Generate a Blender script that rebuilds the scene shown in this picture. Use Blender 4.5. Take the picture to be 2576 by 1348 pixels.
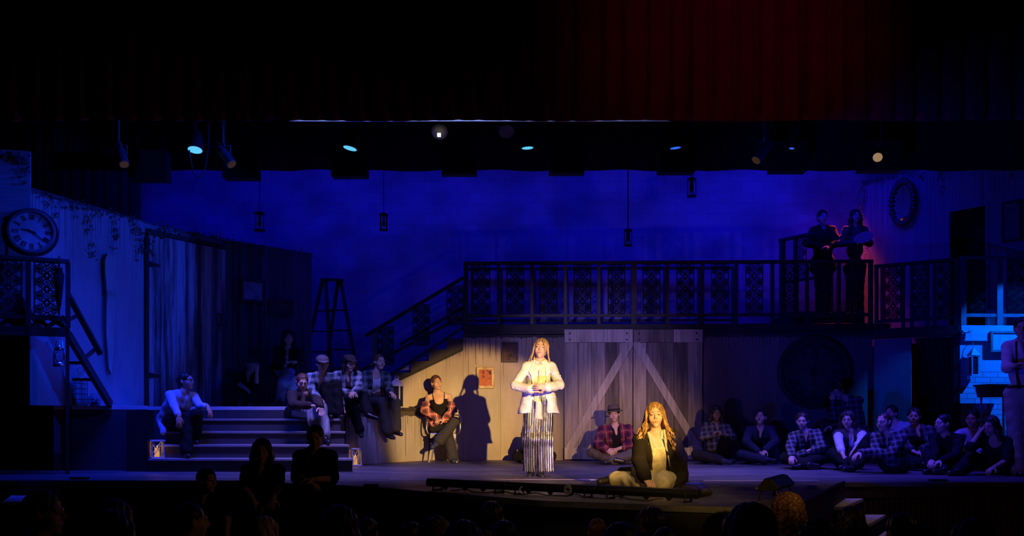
import bpy, bmesh, math, random, os
import numpy as np
from mathutils import Vector, Matrix, Euler

for _o in list(bpy.data.objects):
    bpy.data.objects.remove(_o)
SC = bpy.context.scene
COL = SC.collection
random.seed(7)

# ---------------------------------------------------------------- camera
# the stage floor is z = 0, x runs to the right, y runs upstage; the photo is 2576 x 1348
FOC, EYE, CX, HY = 2305.0, 0.69, 1288.0, 1051.0
cam_data = bpy.data.cameras.new('camera')
cam_data.sensor_fit = 'HORIZONTAL'
cam_data.sensor_width = 36.0
cam_data.lens = FOC / 2576.0 * 36.0
cam_data.shift_y = (HY - 674.0) / 2576.0
cam_data.clip_start = 0.1
cam_data.clip_end = 100.0
cam = bpy.data.objects.new('camera', cam_data)
COL.objects.link(cam)
cam.location = (0, 0, EYE)
cam.rotation_euler = (math.pi / 2, 0, 0)
SC.camera = cam

SC.view_settings.view_transform = 'Standard'
SC.view_settings.look = 'None'
SC.view_settings.gamma = 1.0
SC.view_settings.exposure = 0.0
SC.view_settings.use_curve_mapping = False
SC.cycles.max_bounces = 5
SC.cycles.diffuse_bounces = 2
SC.cycles.glossy_bounces = 3
SC.cycles.transparent_max_bounces = 8
SC.cycles.sample_clamp_indirect = 3.0
SC.cycles.caustics_reflective = False
SC.cycles.caustics_refractive = False

world = bpy.data.worlds.new('dark_hall')
SC.world = world
world.use_nodes = True
world.node_tree.nodes['Background'].inputs['Color'].default_value = (0.10, 0.12, 1.0, 1)
world.node_tree.nodes['Background'].inputs['Strength'].default_value = 0.0022

def X(px, y): return (px - CX) * y / FOC
def Z(py, y): return EYE + (HY - py) * y / FOC
def W(px, py, y): return Vector((X(px, y), y, Z(py, y)))
def FY(py, z=0.0): return (EYE - z) * FOC / (py - HY)       # depth of a point at height z seen at row py

# ---------------------------------------------------------------- stage lighting
def spot(name, loc, target, watts, color, angle, blend=0.5, radius=0.06):
    d = bpy.data.lights.new(name, 'SPOT')
    d.energy = watts; d.color = color
    d.spot_size = math.radians(angle); d.spot_blend = blend; d.shadow_soft_size = radius
    o = bpy.data.objects.new(name, d); COL.objects.link(o)
    o.location = loc
    o.rotation_euler = (Vector(target) - Vector(loc)).to_track_quat('-Z', 'Y').to_euler()
    return o
def area(name, loc, target, watts, color, sx, sy, spread=180):
    d = bpy.data.lights.new(name, 'AREA')
    d.energy = watts; d.color = color; d.shape = 'RECTANGLE'; d.size = sx; d.size_y = sy
    d.spread = math.radians(spread)
    o = bpy.data.objects.new(name, d); COL.objects.link(o)
    o.location = loc
    o.rotation_euler = (Vector(target) - Vector(loc)).to_track_quat('-Z', 'Y').to_euler()
    return o

BLUE = (0.004, 0.004, 1.0)
SKYB = (0.0, 0.055, 1.0)
# follow spot from the back of the house, right of the aisle; the extra warm spots at FS are added
FS = (3.6, -3.1, 2.34)
spot('follow_spot', FS, (0.33, 10.9, 0.82), 12500, (1.0, 0.58, 0.16), 9.6, 0.35, 0.05)
spot('follow_spot_edge', FS, W(1075, 1075, 14.9), 4500, (1.0, 0.60, 0.20), 6.5, 0.9, 0.05)
spot('warm_doors', FS, W(1560, 1120, 14.9), 5200, (1.0, 0.56, 0.18), 10.0, 0.9, 0.05)
spot('warm_kneeling', FS, (1.45, 8.75, 0.20), 1700, (1.0, 0.60, 0.16), 8.4, 0.7, 0.05)
spot('follow_spot_hot_centre', FS, (0.33, 10.9, 1.12), 3600, (1.0, 0.80, 0.26), 5.0, 0.9, 0.05)
spot('lavender_wash', (-0.4, 6.6, 3.4), W(1490, 915, 14.9), 950, (0.40, 0.30, 1.0), 25, 1.0, 0.08)
# blue light bars standing along the apron
def footlight(px, y, target, watts, color, angle, blend, r=0.05): return spot('footlight_beam', (X(px, y), y + 0.02, 0.16), target, watts, color, angle, blend, r)
spot('blue_wall_left', (0.6, 10.75, 3.95), W(150, 640, 12.0), 900, (0.0, 0.035, 1.0), 44, 0.35, 0.04)
spot('blue_pier', (-1.0, 7.4, 3.1), W(40, 560, 11.4), 330, (0.0, 0.035, 1.0), 14, 0.6, 0.04)  # added spot for the pier and clock, no fixture hangs there
spot('blue_boards', (1.5, 10.9, 4.2), W(620, 840, 14.5), 170, (0.0, 0.03, 1.0), 30, 0.8)  # added blue fill for the dark boards and the people before them
footlight(1400, 8.05, W(1300, 900, 14.9), 90, (0.10, 0.07, 1.0), 75, 0.9)
footlight(1290, 8.25, W(1560, 900, 14.8), 130, (0.20, 0.12, 1.0), 60, 0.9)
footlight(1700, 7.60, W(2440, 600, 14.6), 420, (0.0, 0.012, 1.0), 58, 0.6)
# overhead wash on the stage floor
for nm, x, y, w_, c, sx in (('overhead_left', -4.6, 11.0, 50, (0.01, 0.03, 1.0), 1.5), ('overhead_centre_left', -2.1, 11.0, 50, (0.24, 0.19, 1.0), 1.2), ('overhead_centre_right', 2.3, 11.0, 52, (0.26, 0.20, 1.0), 1.2), ('overhead_right', 4.4, 11.0, 50, (0.05, 0.03, 1.0), 2.0)):
    area(nm, (x, y, 4.30), (x, y + 0.8, 0), w_, c, sx, 0.3, 66)
# cyclorama wash behind the borders
for i, px in enumerate((430, 800, 1170, 1540, 1860, 2060)):
    area('back_wall_wash', (X(px, 15.3), 14.9, 5.4), (X(px, 16.6), 17.0, 3.5), (17, 21, 22, 21, 22, 22)[i], BLUE, 1.8, 0.9, 150)
# lights on the left group
spot('blue_stairs', (-4.2, 10.9, 4.5), W(760, 980, 13.2), 160, (0.02, 0.09, 1.0), 34, 0.8, 0.06)
spot('blue_ledge', (-0.6, 10.9, 4.25), W(895, 950, 13.7), 380, (0.11, 0.14, 1.0), 26, 0.8, 0.05)
# cold special on the far right wall
spot('blue_wall_special', (8.75, 12.3, 3.7), W(2535, 850, 14.0), 1050, (0.0, 0.10, 1.0), 35, 0.4, 0.03)
spot('blue_group_right', (3.0, 10.9, 4.6), W(2230, 1110, 12.4), 50, (0.03, 0.03, 1.0), 50, 0.9, 0.06)
# red lamp over the upper landing, red spill on the main valance
spot('red_back_lamp', (X(2120, 16.75), 16.75, Z(430, 16.75)), (X(2135, 16.0), 16.05, 2.9), 1700, (1.0, 0.06, 0.07), 44, 0.7, 0.06)
spot('red_valance_spill', (3.0, 5.0, 4.6), W(1850, 130, 10.3), 46, (1.0, 0.012, 0.42), 46, 1.0, 0.2)
area('hem_batten_fill', (X(1210, 10.53), 10.53, Z(303, 10.53) + 0.14), (X(1210, 10.6), 10.62, Z(305, 10.6)), 2.5, (0.28, 0.36, 1.0), 4.3, 0.02, 60)  # added strip light hidden behind the valance to brighten the hem batten
spot('warm_house_fill', (5.5, 5.5, 2.6), (-2.0, 8.6, 0.0), 40, (1.0, 0.50, 0.22), 70, 1.0, 0.3)  # added warm fill rimming the audience and crew, not a house lamp
spot('warm_apron', (1.2, 5.8, 6.0), (0.9, 8.35, 0.0), 260, (1.0, 0.72, 0.50), 26, 0.8, 0.1)  # added spot to warm the apron floor
spot('warm_side_steps', (3.3, 7.0, 6.0), (3.5, 9.4, -0.25), 130, (1.0, 0.62, 0.50), 13, 0.8, 0.08)  # added spot to brighten the side step treads
spot('warm_front_boards', (-4.0, 3.5, 2.6), (6.0, 9.8, -0.45), 90, (1.0, 0.50, 0.20), 34, 0.9, 0.2)  # added faint warm fill on the right stage front
# ---------------------------------------------------------------- materials
MATS = {}
def rgb(h):
    h = h.lstrip('#'); c = [int(h[i:i+2], 16) / 255 for i in (0, 2, 4)]
    return tuple(x / 12.92 if x <= 0.04045 else ((x + 0.055) / 1.055) ** 2.4 for x in c)
def new_mat(name):
    m = bpy.data.materials.new(name); m.use_nodes = True
    nt = m.node_tree; b = nt.nodes['Principled BSDF']
    return m, nt, b
def N(nt, t, **kw):
    n = nt.nodes.new(t)
    for k, v in kw.items(): setattr(n, k, v)
    return n
def coords(nt, scale=(1, 1, 1), kind='Object'):
    tc = N(nt, 'ShaderNodeTexCoord'); mp = N(nt, 'ShaderNodeMapping')
    mp.inputs['Scale'].default_value = scale
    nt.links.new(tc.outputs[kind], mp.inputs['Vector'])
    return mp.outputs['Vector']
def ramp(nt, fac, stops, interp='LINEAR'):
    r = N(nt, 'ShaderNodeValToRGB'); r.color_ramp.interpolation = interp
    while len(r.color_ramp.elements) < len(stops): r.color_ramp.elements.new(0.5)
    for e, (p, c) in zip(r.color_ramp.elements, stops):
        e.position = p; e.color = (*c, 1) if len(c) == 3 else c
    nt.links.new(fac, r.inputs['Fac'])
    return r.outputs['Color']
def noise(nt, vec, scale, detail=4, rough=0.6):
    n = N(nt, 'ShaderNodeTexNoise'); n.inputs['Scale'].default_value = scale
    n.inputs['Detail'].default_value = detail; n.inputs['Roughness'].default_value = rough
    nt.links.new(vec, n.inputs['Vector'])
    return n.outputs['Fac']
def mixc(nt, fac, a, b, mode='MIX'):
    m = N(nt, 'ShaderNodeMix', data_type='RGBA', blend_type=mode)
    for sock, v in ((m.inputs['Factor'], fac), (m.inputs['A'], a), (m.inputs['B'], b)):
        pass
    fi, ai, bi = m.inputs[0], m.inputs[6], m.inputs[7]
    for s, v in ((fi, fac), (ai, a), (bi, b)):
        if hasattr(v, 'is_output'): nt.links.new(v, s)
        elif isinstance(v, (int, float)): s.default_value = v
        else: s.default_value = (*v, 1)
    return m.outputs[2]
def mth(nt, op, a, b=None):
    m = N(nt, 'ShaderNodeMath', operation=op)
    for i, v in enumerate((a, b)):
        if v is None: continue
        if hasattr(v, 'is_output'): nt.links.new(v, m.inputs[i])
        else: m.inputs[i].default_value = v
    return m.outputs[0]
def bump(nt, b, h, strength=0.4, dist=0.01):
    n = N(nt, 'ShaderNodeBump'); n.inputs['Strength'].default_value = strength; n.inputs['Distance'].default_value = dist
    nt.links.new(h, n.inputs['Height']); nt.links.new(n.outputs['Normal'], b.inputs['Normal'])
def simple(name, col, rough=0.7, metal=0.0, vary=0.25, scale=9.0, spec=0.35, stretch=(1, 1, 1), bmp=0.0):
    if name in MATS: return MATS[name]
    m, nt, b = new_mat(name)
    v = coords(nt, stretch); f = noise(nt, v, scale)
    lo = tuple(c * (1 - vary) for c in col); hi = tuple(min(1, c * (1 + vary)) for c in col)
    nt.links.new(ramp(nt, f, [(0.3, lo), (0.7, hi)]), b.inputs['Base Color'])
    b.inputs['Roughness'].default_value = rough; b.inputs['Metallic'].default_value = metal
    b.inputs['Specular IOR Level'].default_value = spec
    if bmp: bump(nt, b, f, bmp)
    MATS[name] = m; return m
def emit(name, col, strength):
    if name in MATS: return MATS[name]
    m, nt, b = new_mat(name)
    b.inputs['Base Color'].default_value = (0, 0, 0, 1)
    b.inputs['Emission Color'].default_value = (*col, 1); b.inputs['Emission Strength'].default_value = strength
    MATS[name] = m; return m
def glass(name, col=(1, 1, 1), rough=0.05):
    if name in MATS: return MATS[name]
    m, nt, b = new_mat(name)
    b.inputs['Base Color'].default_value = (*col, 1); b.inputs['Roughness'].default_value = rough
    b.inputs['Transmission Weight'].default_value = 0.9; b.inputs['IOR'].default_value = 1.25
    MATS[name] = m; return m
def planks(name, pale, dark, grain=(26, 26, 1.6), wear=1.0, rough=0.75):
    """old boards: every board (mesh island) its own tone, grain and stains along z"""
    if name in MATS: return MATS[name]
    m, nt, b = new_mat(name)
    g = N(nt, 'ShaderNodeNewGeometry')
    v = coords(nt, grain)
    off = N(nt, 'ShaderNodeVectorMath', operation='ADD')
    cmb = N(nt, 'ShaderNodeCombineXYZ')
    r20 = mth(nt, 'MULTIPLY', g.outputs['Random Per Island'], 40.0)
    nt.links.new(r20, cmb.inputs['Z']); nt.links.new(v, off.inputs[0]); nt.links.new(cmb.outputs[0], off.inputs[1])
    fine = noise(nt, off.outputs[0], 1.0, 6, 0.65)
    stain = noise(nt, off.outputs[0], 0.22, 4, 0.7)
    tone = mixc(nt, g.outputs['Random Per Island'], pale, tuple(p * 0.55 + d * 0.45 for p, d in zip(pale, dark)))
    st = ramp(nt, stain, [(0.46, (0, 0, 0)), (0.60, (1, 1, 1))])
    stf = mth(nt, 'MULTIPLY', st, 0.92 * wear)
    c1 = mixc(nt, stf, tone, dark)
    gr = ramp(nt, fine, [(0.35, (0.62, 0.62, 0.62)), (0.6, (1, 1, 1))])
    nt.links.new(mixc(nt, 1.0, c1, gr, 'MULTIPLY'), b.inputs['Base Color'])
    b.inputs['Roughness'].default_value = rough; b.inputs['Specular IOR Level'].default_value = 0.25
    bump(nt, b, fine, 0.3, 0.004)
    MATS[name] = m; return m
def drips(name, base, streak, top, drop=0.5, low=False, seam=0.61):
    """scenic paint: thin runs of dark paint starting at height top and of uneven length; board seams"""
    if name in MATS: return MATS[name]
    m, nt, b = new_mat(name)
    tc = N(nt, 'ShaderNodeTexCoord'); sep = N(nt, 'ShaderNodeSeparateXYZ'); nt.links.new(tc.outputs['Object'], sep.inputs[0])
    def line(scale, lo, hi):
        c = N(nt, 'ShaderNodeCombineXYZ'); nt.links.new(mth(nt, 'MULTIPLY', sep.outputs['X'], scale), c.inputs['X'])
        return ramp(nt, noise(nt, c.outputs[0], 1.0, 2, 0.5), [(lo, (0, 0, 0)), (hi, (1, 1, 1))])
    c = N(nt, 'ShaderNodeCombineXYZ'); nt.links.new(mth(nt, 'MULTIPLY', sep.outputs['X'], 17.0), c.inputs['X'])
    ln = noise(nt, c.outputs[0], 1.0, 3, 0.6)
    # run length: where z > top - drop*noise^2*k
    lim = mth(nt, 'SUBTRACT', top, mth(nt, 'MULTIPLY', mth(nt, 'POWER', ln, 3.0), drop * 5.5))
    inrun = mth(nt, 'GREATER_THAN', sep.outputs['Z'], lim)
    runs = mth(nt, 'MULTIPLY', line(42.0, 0.52, 0.60), inrun)
    wav = noise(nt, coords(nt, (9, 9, 0.01)), 1.0, 2)
    cap = mth(nt, 'GREATER_THAN', sep.outputs['Z'], mth(nt, 'SUBTRACT', top - 0.02, mth(nt, 'MULTIPLY', wav, 0.12)))
    allr = mth(nt, 'MAXIMUM', mth(nt, 'MULTIPLY', runs, 0.85), mth(nt, 'MULTIPLY', cap, 0.92))
    fr = mth(nt, 'FRACT', mth(nt, 'DIVIDE', sep.outputs['X'], seam))
    sm = mth(nt, 'LESS_THAN', fr, 0.012)
    allr = mth(nt, 'MAXIMUM', allr, mth(nt, 'MULTIPLY', sm, 0.45))
    wash = noise(nt, coords(nt, (2.2, 2.2, 0.8)), 1.0, 5, 0.6)
    fine = noise(nt, coords(nt, (60, 60, 2.0)), 1.0, 3, 0.6)
    bc = ramp(nt, wash, [(0.3, tuple(x * 0.72 for x in base)), (0.68, base)])
    bc = mixc(nt, 1.0, bc, ramp(nt, fine, [(0.3, (0.86, 0.86, 0.86)), (0.62, (1, 1, 1))]), 'MULTIPLY')
    nt.links.new(mixc(nt, allr, bc, streak), b.inputs['Base Color'])
    b.inputs['Roughness'].default_value = 0.8; b.inputs['Specular IOR Level'].default_value = 0.2
    MATS[name] = m; return m
def plaid(name, base, dark, light, sc=9.0, rot=(0.15, 0.1, 0.2), light_amt=0.8):
    if name in MATS: return MATS[name]
    m, nt, b = new_mat(name)
    tc = N(nt, 'ShaderNodeTexCoord'); mp = N(nt, 'ShaderNodeMapping'); mp.inputs['Rotation'].default_value = rot
    wob = N(nt, 'ShaderNodeTexNoise'); wob.inputs['Scale'].default_value = 7.0
    nt.links.new(tc.outputs['Object'], wob.inputs['Vector'])
    vm = N(nt, 'ShaderNodeVectorMath', operation='MULTIPLY_ADD'); vm.inputs[1].default_value = (0.045, 0.045, 0.045)
    nt.links.new(wob.outputs['Color'], vm.inputs[0]); nt.links.new(tc.outputs['Object'], vm.inputs[2])
    nt.links.new(vm.outputs[0], mp.inputs['Vector'])
    sep = N(nt, 'ShaderNodeSeparateXYZ'); nt.links.new(mp.outputs[0], sep.inputs[0])
    def band(ax, lo, hi):
        f = mth(nt, 'FRACT', mth(nt, 'MULTIPLY', sep.outputs[ax], sc))
        return mth(nt, 'MULTIPLY', mth(nt, 'GREATER_THAN', f, lo), mth(nt, 'LESS_THAN', f, hi))
    dk = mth(nt, 'MULTIPLY', mth(nt, 'ADD', band('X', 0.0, 0.46), band('Z', 0.0, 0.46)), 0.5)
    lt = mth(nt, 'MULTIPLY', mth(nt, 'ADD', band('X', 0.70, 0.77), band('Z', 0.70, 0.77)), 0.62)
    c1 = mixc(nt, dk, base, dark)
    nt.links.new(mixc(nt, mth(nt, 'MULTIPLY', lt, light_amt), c1, light), b.inputs['Base Color'])
    b.inputs['Roughness'].default_value = 0.9; b.inputs['Specular IOR Level'].default_value = 0.15
    MATS[name] = m; return m

# ---------------------------------------------------------------- mesh building
class MB:
    def __init__(self): self.v, self.f = [], []
    def add(self, vs, fs):
        n = len(self.v); self.v += [tuple(x) for x in vs]; self.f += [tuple(i + n for i in q) for q in fs]
        return self
    def box(self, c, s, rz=0.0, rx=0.0, ry=0.0):
        c = Vector(c); M = Euler((rx, ry, rz)).to_matrix(); h = [x / 2 for x in s]
        vs = [c + M @ Vector((sx * h[0], sy * h[1], sz * h[2])) for sx in (-1, 1) for sy in (-1, 1) for sz in (-1, 1)]
        return self.add(vs, [(0, 1, 3, 2), (4, 6, 7, 5), (0, 4, 5, 1), (2, 3, 7, 6), (0, 2, 6, 4), (1, 5, 7, 3)])
    def bx(self, x0, x1, y0, y1, z0, z1):
        return self.box(((x0 + x1) / 2, (y0 + y1) / 2, (z0 + z1) / 2), (abs(x1 - x0), abs(y1 - y0), abs(z1 - z0)))
    def beam(self, p, q, w, h, up=(0, 0, 1)):
        p, q = Vector(p), Vector(q); d = (q - p).normalized(); up = Vector(up)
        if abs(d.dot(up)) > 0.98: up = Vector((0, 1, 0))
        s = d.cross(up).normalized(); u = s.cross(d).normalized()
        vs = [e + s * (a * w / 2) + u * (b * h / 2) for e in (p, q) for a, b in ((-1, -1), (1, -1), (1, 1), (-1, 1))]
        return self.add(vs, [(0, 1, 2, 3), (7, 6, 5, 4), (0, 4, 5, 1), (1, 5, 6, 2), (2, 6, 7, 3), (3, 7, 4, 0)])
    def prism(self, poly, a, b, axis='y'):
        """poly in the plane across axis, extruded from a to b"""
        n = len(poly)
        def pt(p, t): return {'y': (p[0], t, p[1]), 'z': (p[0], p[1], t), 'x': (t, p[0], p[1])}[axis]
        vs = [pt(p, a) for p in poly] + [pt(p, b) for p in poly]
        fs = [tuple(range(n)), tuple(range(2 * n - 1, n - 1, -1))] + [(i, i + n, (i + 1) % n + n, (i + 1) % n) for i in range(n)]
        return self.add(vs, fs)
    def tube(self, pts, r, n=8, closed=False, caps=True):
        pts = [Vector(p) for p in pts]; m = len(pts); rs = r if isinstance(r, (list, tuple)) else [r] * m
        vs = []; ref = None
        for i, p in enumerate(pts):
            a = pts[(i - 1) % m] if (closed or i > 0) else p; b = pts[(i + 1) % m] if (closed or i < m - 1) else p
            d = (b - a).normalized() if (b - a).length > 1e-9 else Vector((0, 0, 1))
            if ref is None or abs(ref.dot(d)) > 0.95:
                ref = Vector((0, 0, 1)) if abs(d.z) < 0.9 else Vector((0, 1, 0))
            s = d.cross(ref).normalized(); u = s.cross(d).normalized(); ref = u
            vs += [p + (s * math.cos(2 * math.pi * k / n) + u * math.sin(2 * math.pi * k / n)) * rs[i] for k in range(n)]
        fs = []
        for i in range(m if closed else m - 1):
            j = (i + 1) % m
            fs += [(i * n + k, i * n + (k + 1) % n, j * n + (k + 1) % n, j * n + k) for k in range(n)]
        if caps and not closed: fs += [tuple(range(n - 1, -1, -1)), tuple(range((m - 1) * n, m * n))]
        return self.add(vs, fs)
    def lathe(self, prof, c=(0, 0, 0), n=24, axis='z', rot=None):
        c = Vector(c); vs = []
        for r, z in prof:
            for k in range(n):
                a = 2 * math.pi * k / n; p = Vector((r * math.cos(a), r * math.sin(a), z))
                if axis == 'y': p = Vector((p.x, p.z, p.y))
                if axis == 'x': p = Vector((p.z, p.y, p.x))
                if rot is not None: p = rot @ p
                vs.append(c + p)
        fs = [(i * n + k, i * n + (k + 1) % n, (i + 1) * n + (k + 1) % n, (i + 1) * n + k) for i in range(len(prof) - 1) for k in range(n)]
        fs += [tuple(range(n - 1, -1, -1)), tuple(range((len(prof) - 1) * n, len(prof) * n))]
        return self.add(vs, fs)
    def ell(self, c, r, rot=None, nu=16, nv=10):
        c = Vector(c); r = (r, r, r) if isinstance(r, (int, float)) else r; vs = []
        for i in range(nv + 1):
            t = math.pi * i / nv
            for k in range(nu):
                a = 2 * math.pi * k / nu
                p = Vector((r[0] * math.sin(t) * math.cos(a), r[1] * math.sin(t) * math.sin(a), r[2] * math.cos(t)))
                if rot is not None: p = rot @ p
                vs.append(c + p)
        fs = [(i * nu + k, (i + 1) * nu + k, (i + 1) * nu + (k + 1) % nu, i * nu + (k + 1) % nu) for i in range(nv) for k in range(nu)]
        return self.add(vs, fs)
    def build(self, name, mat, parent=None, smooth=False, bevel=0.0, origin=None):
        me = bpy.data.meshes.new(name)
        o = Vector(origin) if origin is not None else Vector((0, 0, 0))
        me.from_pydata([tuple(Vector(p) - o) for p in self.v], [], self.f)
        bm = bmesh.new(); bm.from_mesh(me); bmesh.ops.remove_doubles(bm, verts=bm.verts, dist=1e-6)
        bmesh.ops.recalc_face_normals(bm, faces=bm.faces); bm.to_mesh(me); bm.free()
        if mat: me.materials.append(mat)
        if smooth:
            for p in me.polygons: p.use_smooth = True
        ob = bpy.data.objects.new(name, me); COL.objects.link(ob)
        ob.location = o
        if parent is not None: ob.parent = parent
        if bevel:
            b = ob.modifiers.new('bevel', 'BEVEL'); b.width = bevel; b.segments = 2; b.limit_method = 'ANGLE'
        return ob
def wall_mesh(name, mat, pts, z0, z1, thick=0.06):
    """vertical wall along a ground polyline, thickness to the back"""
    m = MB()
    for (a, b) in zip(pts[:-1], pts[1:]):
        pass
    return m
def tag(o, label=None, cat=None, group=None, kind=None):
    if label: o['label'] = label
    if cat: o['category'] = cat
    if group: o['group'] = group
    if kind: o['kind'] = kind
    return o
def struct(o): o['kind'] = 'structure'; return o
def thing(name, label, cat, loc=(0, 0, 0), rz=0.0, group=None):
    o = bpy.data.objects.new(name, None); COL.objects.link(o)
    o.empty_display_size = 0.1
    o.location = loc; o.rotation_euler = (0, 0, rz)
    return tag(o, label, cat, group)
def copy_tree(o, parent=None, loc=None, rz=None, label=None):
    c = o.copy(); COL.objects.link(c)
    if parent is not None: c.parent = parent
    if loc is not None: c.location = loc
    if rz is not None: c.rotation_euler = (0, 0, rz)
    if label: c['label'] = label
    for ch in list(o.children): copy_tree(ch, c)
    return c

class Fr:
    """a vertical plane of scenery: local x along it (to the right), local y away from the house, z up"""
    def __init__(self, px0, y0, px1, y1):
        self.p = Vector((X(px0, y0), y0)); q = Vector((X(px1, y1), y1))
        self.L = (q - self.p).length; self.u = (q - self.p).normalized(); self.n = Vector((-self.u.y, self.u.x))
        self.rz = math.atan2(self.u.y, self.u.x)
    def s(self, px, n=0.0):
        k = (px - CX) / FOC; o = self.p + self.n * n
        # o.x + s*u.x = k*(o.y + s*u.y)
        return (k * o.y - o.x) / (self.u.x - k * self.u.y)
    def depth(self, px, n=0.0): return (self.p + self.n * n).y + self.s(px, n) * self.u.y
    def z(self, px, py, n=0.0): return Z(py, self.depth(px, n))
    def pt(self, s, n=0.0): q = self.p + self.u * s + self.n * n; return q
    def w(self, px, py, n=0.0):
        return Vector((self.s(px, n), n, self.z(px, py, n)))
    def root(self, name, label, cat, s=0.0, n=0.0, z=0.0, group=None):
        q = self.pt(s, n)
        return thing(name, label, cat, (q.x, q.y, z), self.rz, group)
    def place(self, ob, s=0.0, n=0.0, z=0.0):
        q = self.pt(s, n); ob.location = (q.x, q.y, z); ob.rotation_euler = (0, 0, self.rz); return ob
# ---------------------------------------------------------------- frames of the scenery
FC = Fr(1165, 15.0, 2195, 14.8)          # wall under the balcony
FW = Fr(2195, 14.75, 2415, 14.05)        # right wing, angled
FB = Fr(2415, 14.05, 2700, 14.15)        # cold lit wall at far right
FU = Fr(2165, 16.6, 2640, 14.0)          # upper right wall
FL0 = Fr(-140, 11.2, 76, 11.45)          # left front pier
FL1 = Fr(75, 11.5, 365, 13.3)
FL2 = Fr(365, 13.3, 565, 14.6)
FL3 = Fr(565, 14.6, 785, 15.8)
FBL = Fr(0, 10.95, 174, 11.245)          # front of the left balcony
PLAT = 0.85
ZTOP = 3.53

M_cream = drips('cream_paint', (0.60, 0.50, 0.40), (0.05, 0.045, 0.05), 2.08, 0.55)
M_under = drips('stair_paint', (0.115, 0.10, 0.085), (0.05, 0.045, 0.05), 9.0, 0.0)
M_brown = drips('brown_paint', (0.27, 0.225, 0.20), (0.05, 0.045, 0.05), 2.08, 0.3)
M_left = drips('left_wall_paint', (0.40, 0.46, 0.46), (0.10, 0.11, 0.13), 3.6, 0.9)
M_face = drips('platform_face_paint', (0.56, 0.50, 0.42), (0.06, 0.05, 0.045), 0.80, 0.55, seam=5.0)
M_right = drips('right_wall_paint', (0.34, 0.36, 0.38), (0.08, 0.08, 0.10), 5.0, 1.3)
M_black = simple('black_cloth', (0.010, 0.010, 0.012), 0.95, vary=0.4)
M_blackp = simple('black_paint', (0.022, 0.022, 0.024), 0.55, vary=0.4, spec=0.3)
M_rail = simple('rail_paint', (0.035, 0.033, 0.032), 0.5, vary=0.4, spec=0.4)
M_beam = simple('beam_paint', (0.026, 0.024, 0.024), 0.6, vary=0.6, scale=5, stretch=(1, 1, 6), bmp=0.2)
M_step = simple('step_paint', (0.072, 0.062, 0.060), 0.6, vary=0.12, scale=2)
M_nose = simple('nosing_varnish', (0.34, 0.30, 0.27), 0.32, vary=0.2, stretch=(0.5, 6, 6), spec=0.6)
M_iron = simple('cast_iron', (0.030, 0.030, 0.032), 0.33, 0.4, vary=0.3, spec=0.6)
M_weather = planks('weathered_boards', (0.60, 0.64, 0.58), (0.05, 0.05, 0.045))
M_darkplank = planks('dark_boards', (0.15, 0.15, 0.15), (0.03, 0.03, 0.03))
M_barn = planks('barn_boards', (0.60, 0.50, 0.42), (0.16, 0.12, 0.10), wear=0.6)
M_barnpale = planks('barn_rails', (0.70, 0.60, 0.50), (0.30, 0.24, 0.20), wear=0.35)
M_barndark = planks('barn_boards_dark', (0.30, 0.235, 0.20), (0.09, 0.07, 0.06), wear=0.8)
M_gold = simple('old_gilt', (0.45, 0.33, 0.16), 0.5, 0.3, vary=0.4)
M_darkwood = simple('dark_wood', (0.055, 0.040, 0.030), 0.5, vary=0.5, scale=12)
M_steel = simple('steel', (0.55, 0.55, 0.56), 0.28, 0.95, vary=0.08)
M_white = simple('white_enamel', (0.72, 0.72, 0.70), 0.45, vary=0.08)

# floor
m, nt, b = new_mat('stage_floor')
f1 = noise(nt, coords(nt, (0.55, 1.6, 1)), 1.6, 6, 0.65); f2 = noise(nt, coords(nt, (1, 1, 1)), 26, 4, 0.6)
nt.links.new(mixc(nt, 1.0, ramp(nt, f1, [(0.32, (0.055, 0.052, 0.055)), (0.66, (0.165, 0.15, 0.15))]),
                  ramp(nt, f2, [(0.3, (0.75, 0.75, 0.75)), (0.65, (1, 1, 1))]), 'MULTIPLY'), b.inputs['Base Color'])
nt.links.new(ramp(nt, f1, [(0.3, (0.62,) * 3), (0.7, (0.42,) * 3)]), b.inputs['Roughness'])
b.inputs['Specular IOR Level'].default_value = 0.22
bump(nt, b, f2, 0.15, 0.004)
M_floor = m
# painted block wall
m, nt, b = new_mat('block_wall')
tc = N(nt, 'ShaderNodeTexCoord'); sp = N(nt, 'ShaderNodeSeparateXYZ'); cb = N(nt, 'ShaderNodeCombineXYZ')
nt.links.new(tc.outputs['Object'], sp.inputs[0]); nt.links.new(sp.outputs['X'], cb.inputs['X']); nt.links.new(sp.outputs['Z'], cb.inputs['Y'])
br = N(nt, 'ShaderNodeTexBrick'); br.inputs['Scale'].default_value = 1.0
br.inputs['Brick Width'].default_value = 0.4064; br.inputs['Row Height'].default_value = 0.2032
br.inputs['Mortar Size'].default_value = 0.006; br.inputs['Bias'].default_value = 0.0
br.inputs['Color1'].default_value = (0.36, 0.36, 0.36, 1); br.inputs['Color2'].default_value = (0.43, 0.43, 0.43, 1); br.inputs['Mortar'].default_value = (0.31, 0.31, 0.31, 1)
nt.links.new(cb.outputs[0], br.inputs['Vector'])
nn = noise(nt, coords(nt, (0.9, 0.9, 1.3)), 1.1, 3, 0.5)
col = mixc(nt, 1.0, br.outputs['Color'], ramp(nt, nn, [(0.38, (0.62, 0.62, 0.62)), (0.62, (1, 1, 1))]), 'MULTIPLY')
nt.links.new(col, b.inputs['Base Color']); b.inputs['Roughness'].default_value = 0.8
bump(nt, b, br.outputs['Fac'], -0.4, 0.01)
M_block = m

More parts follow.
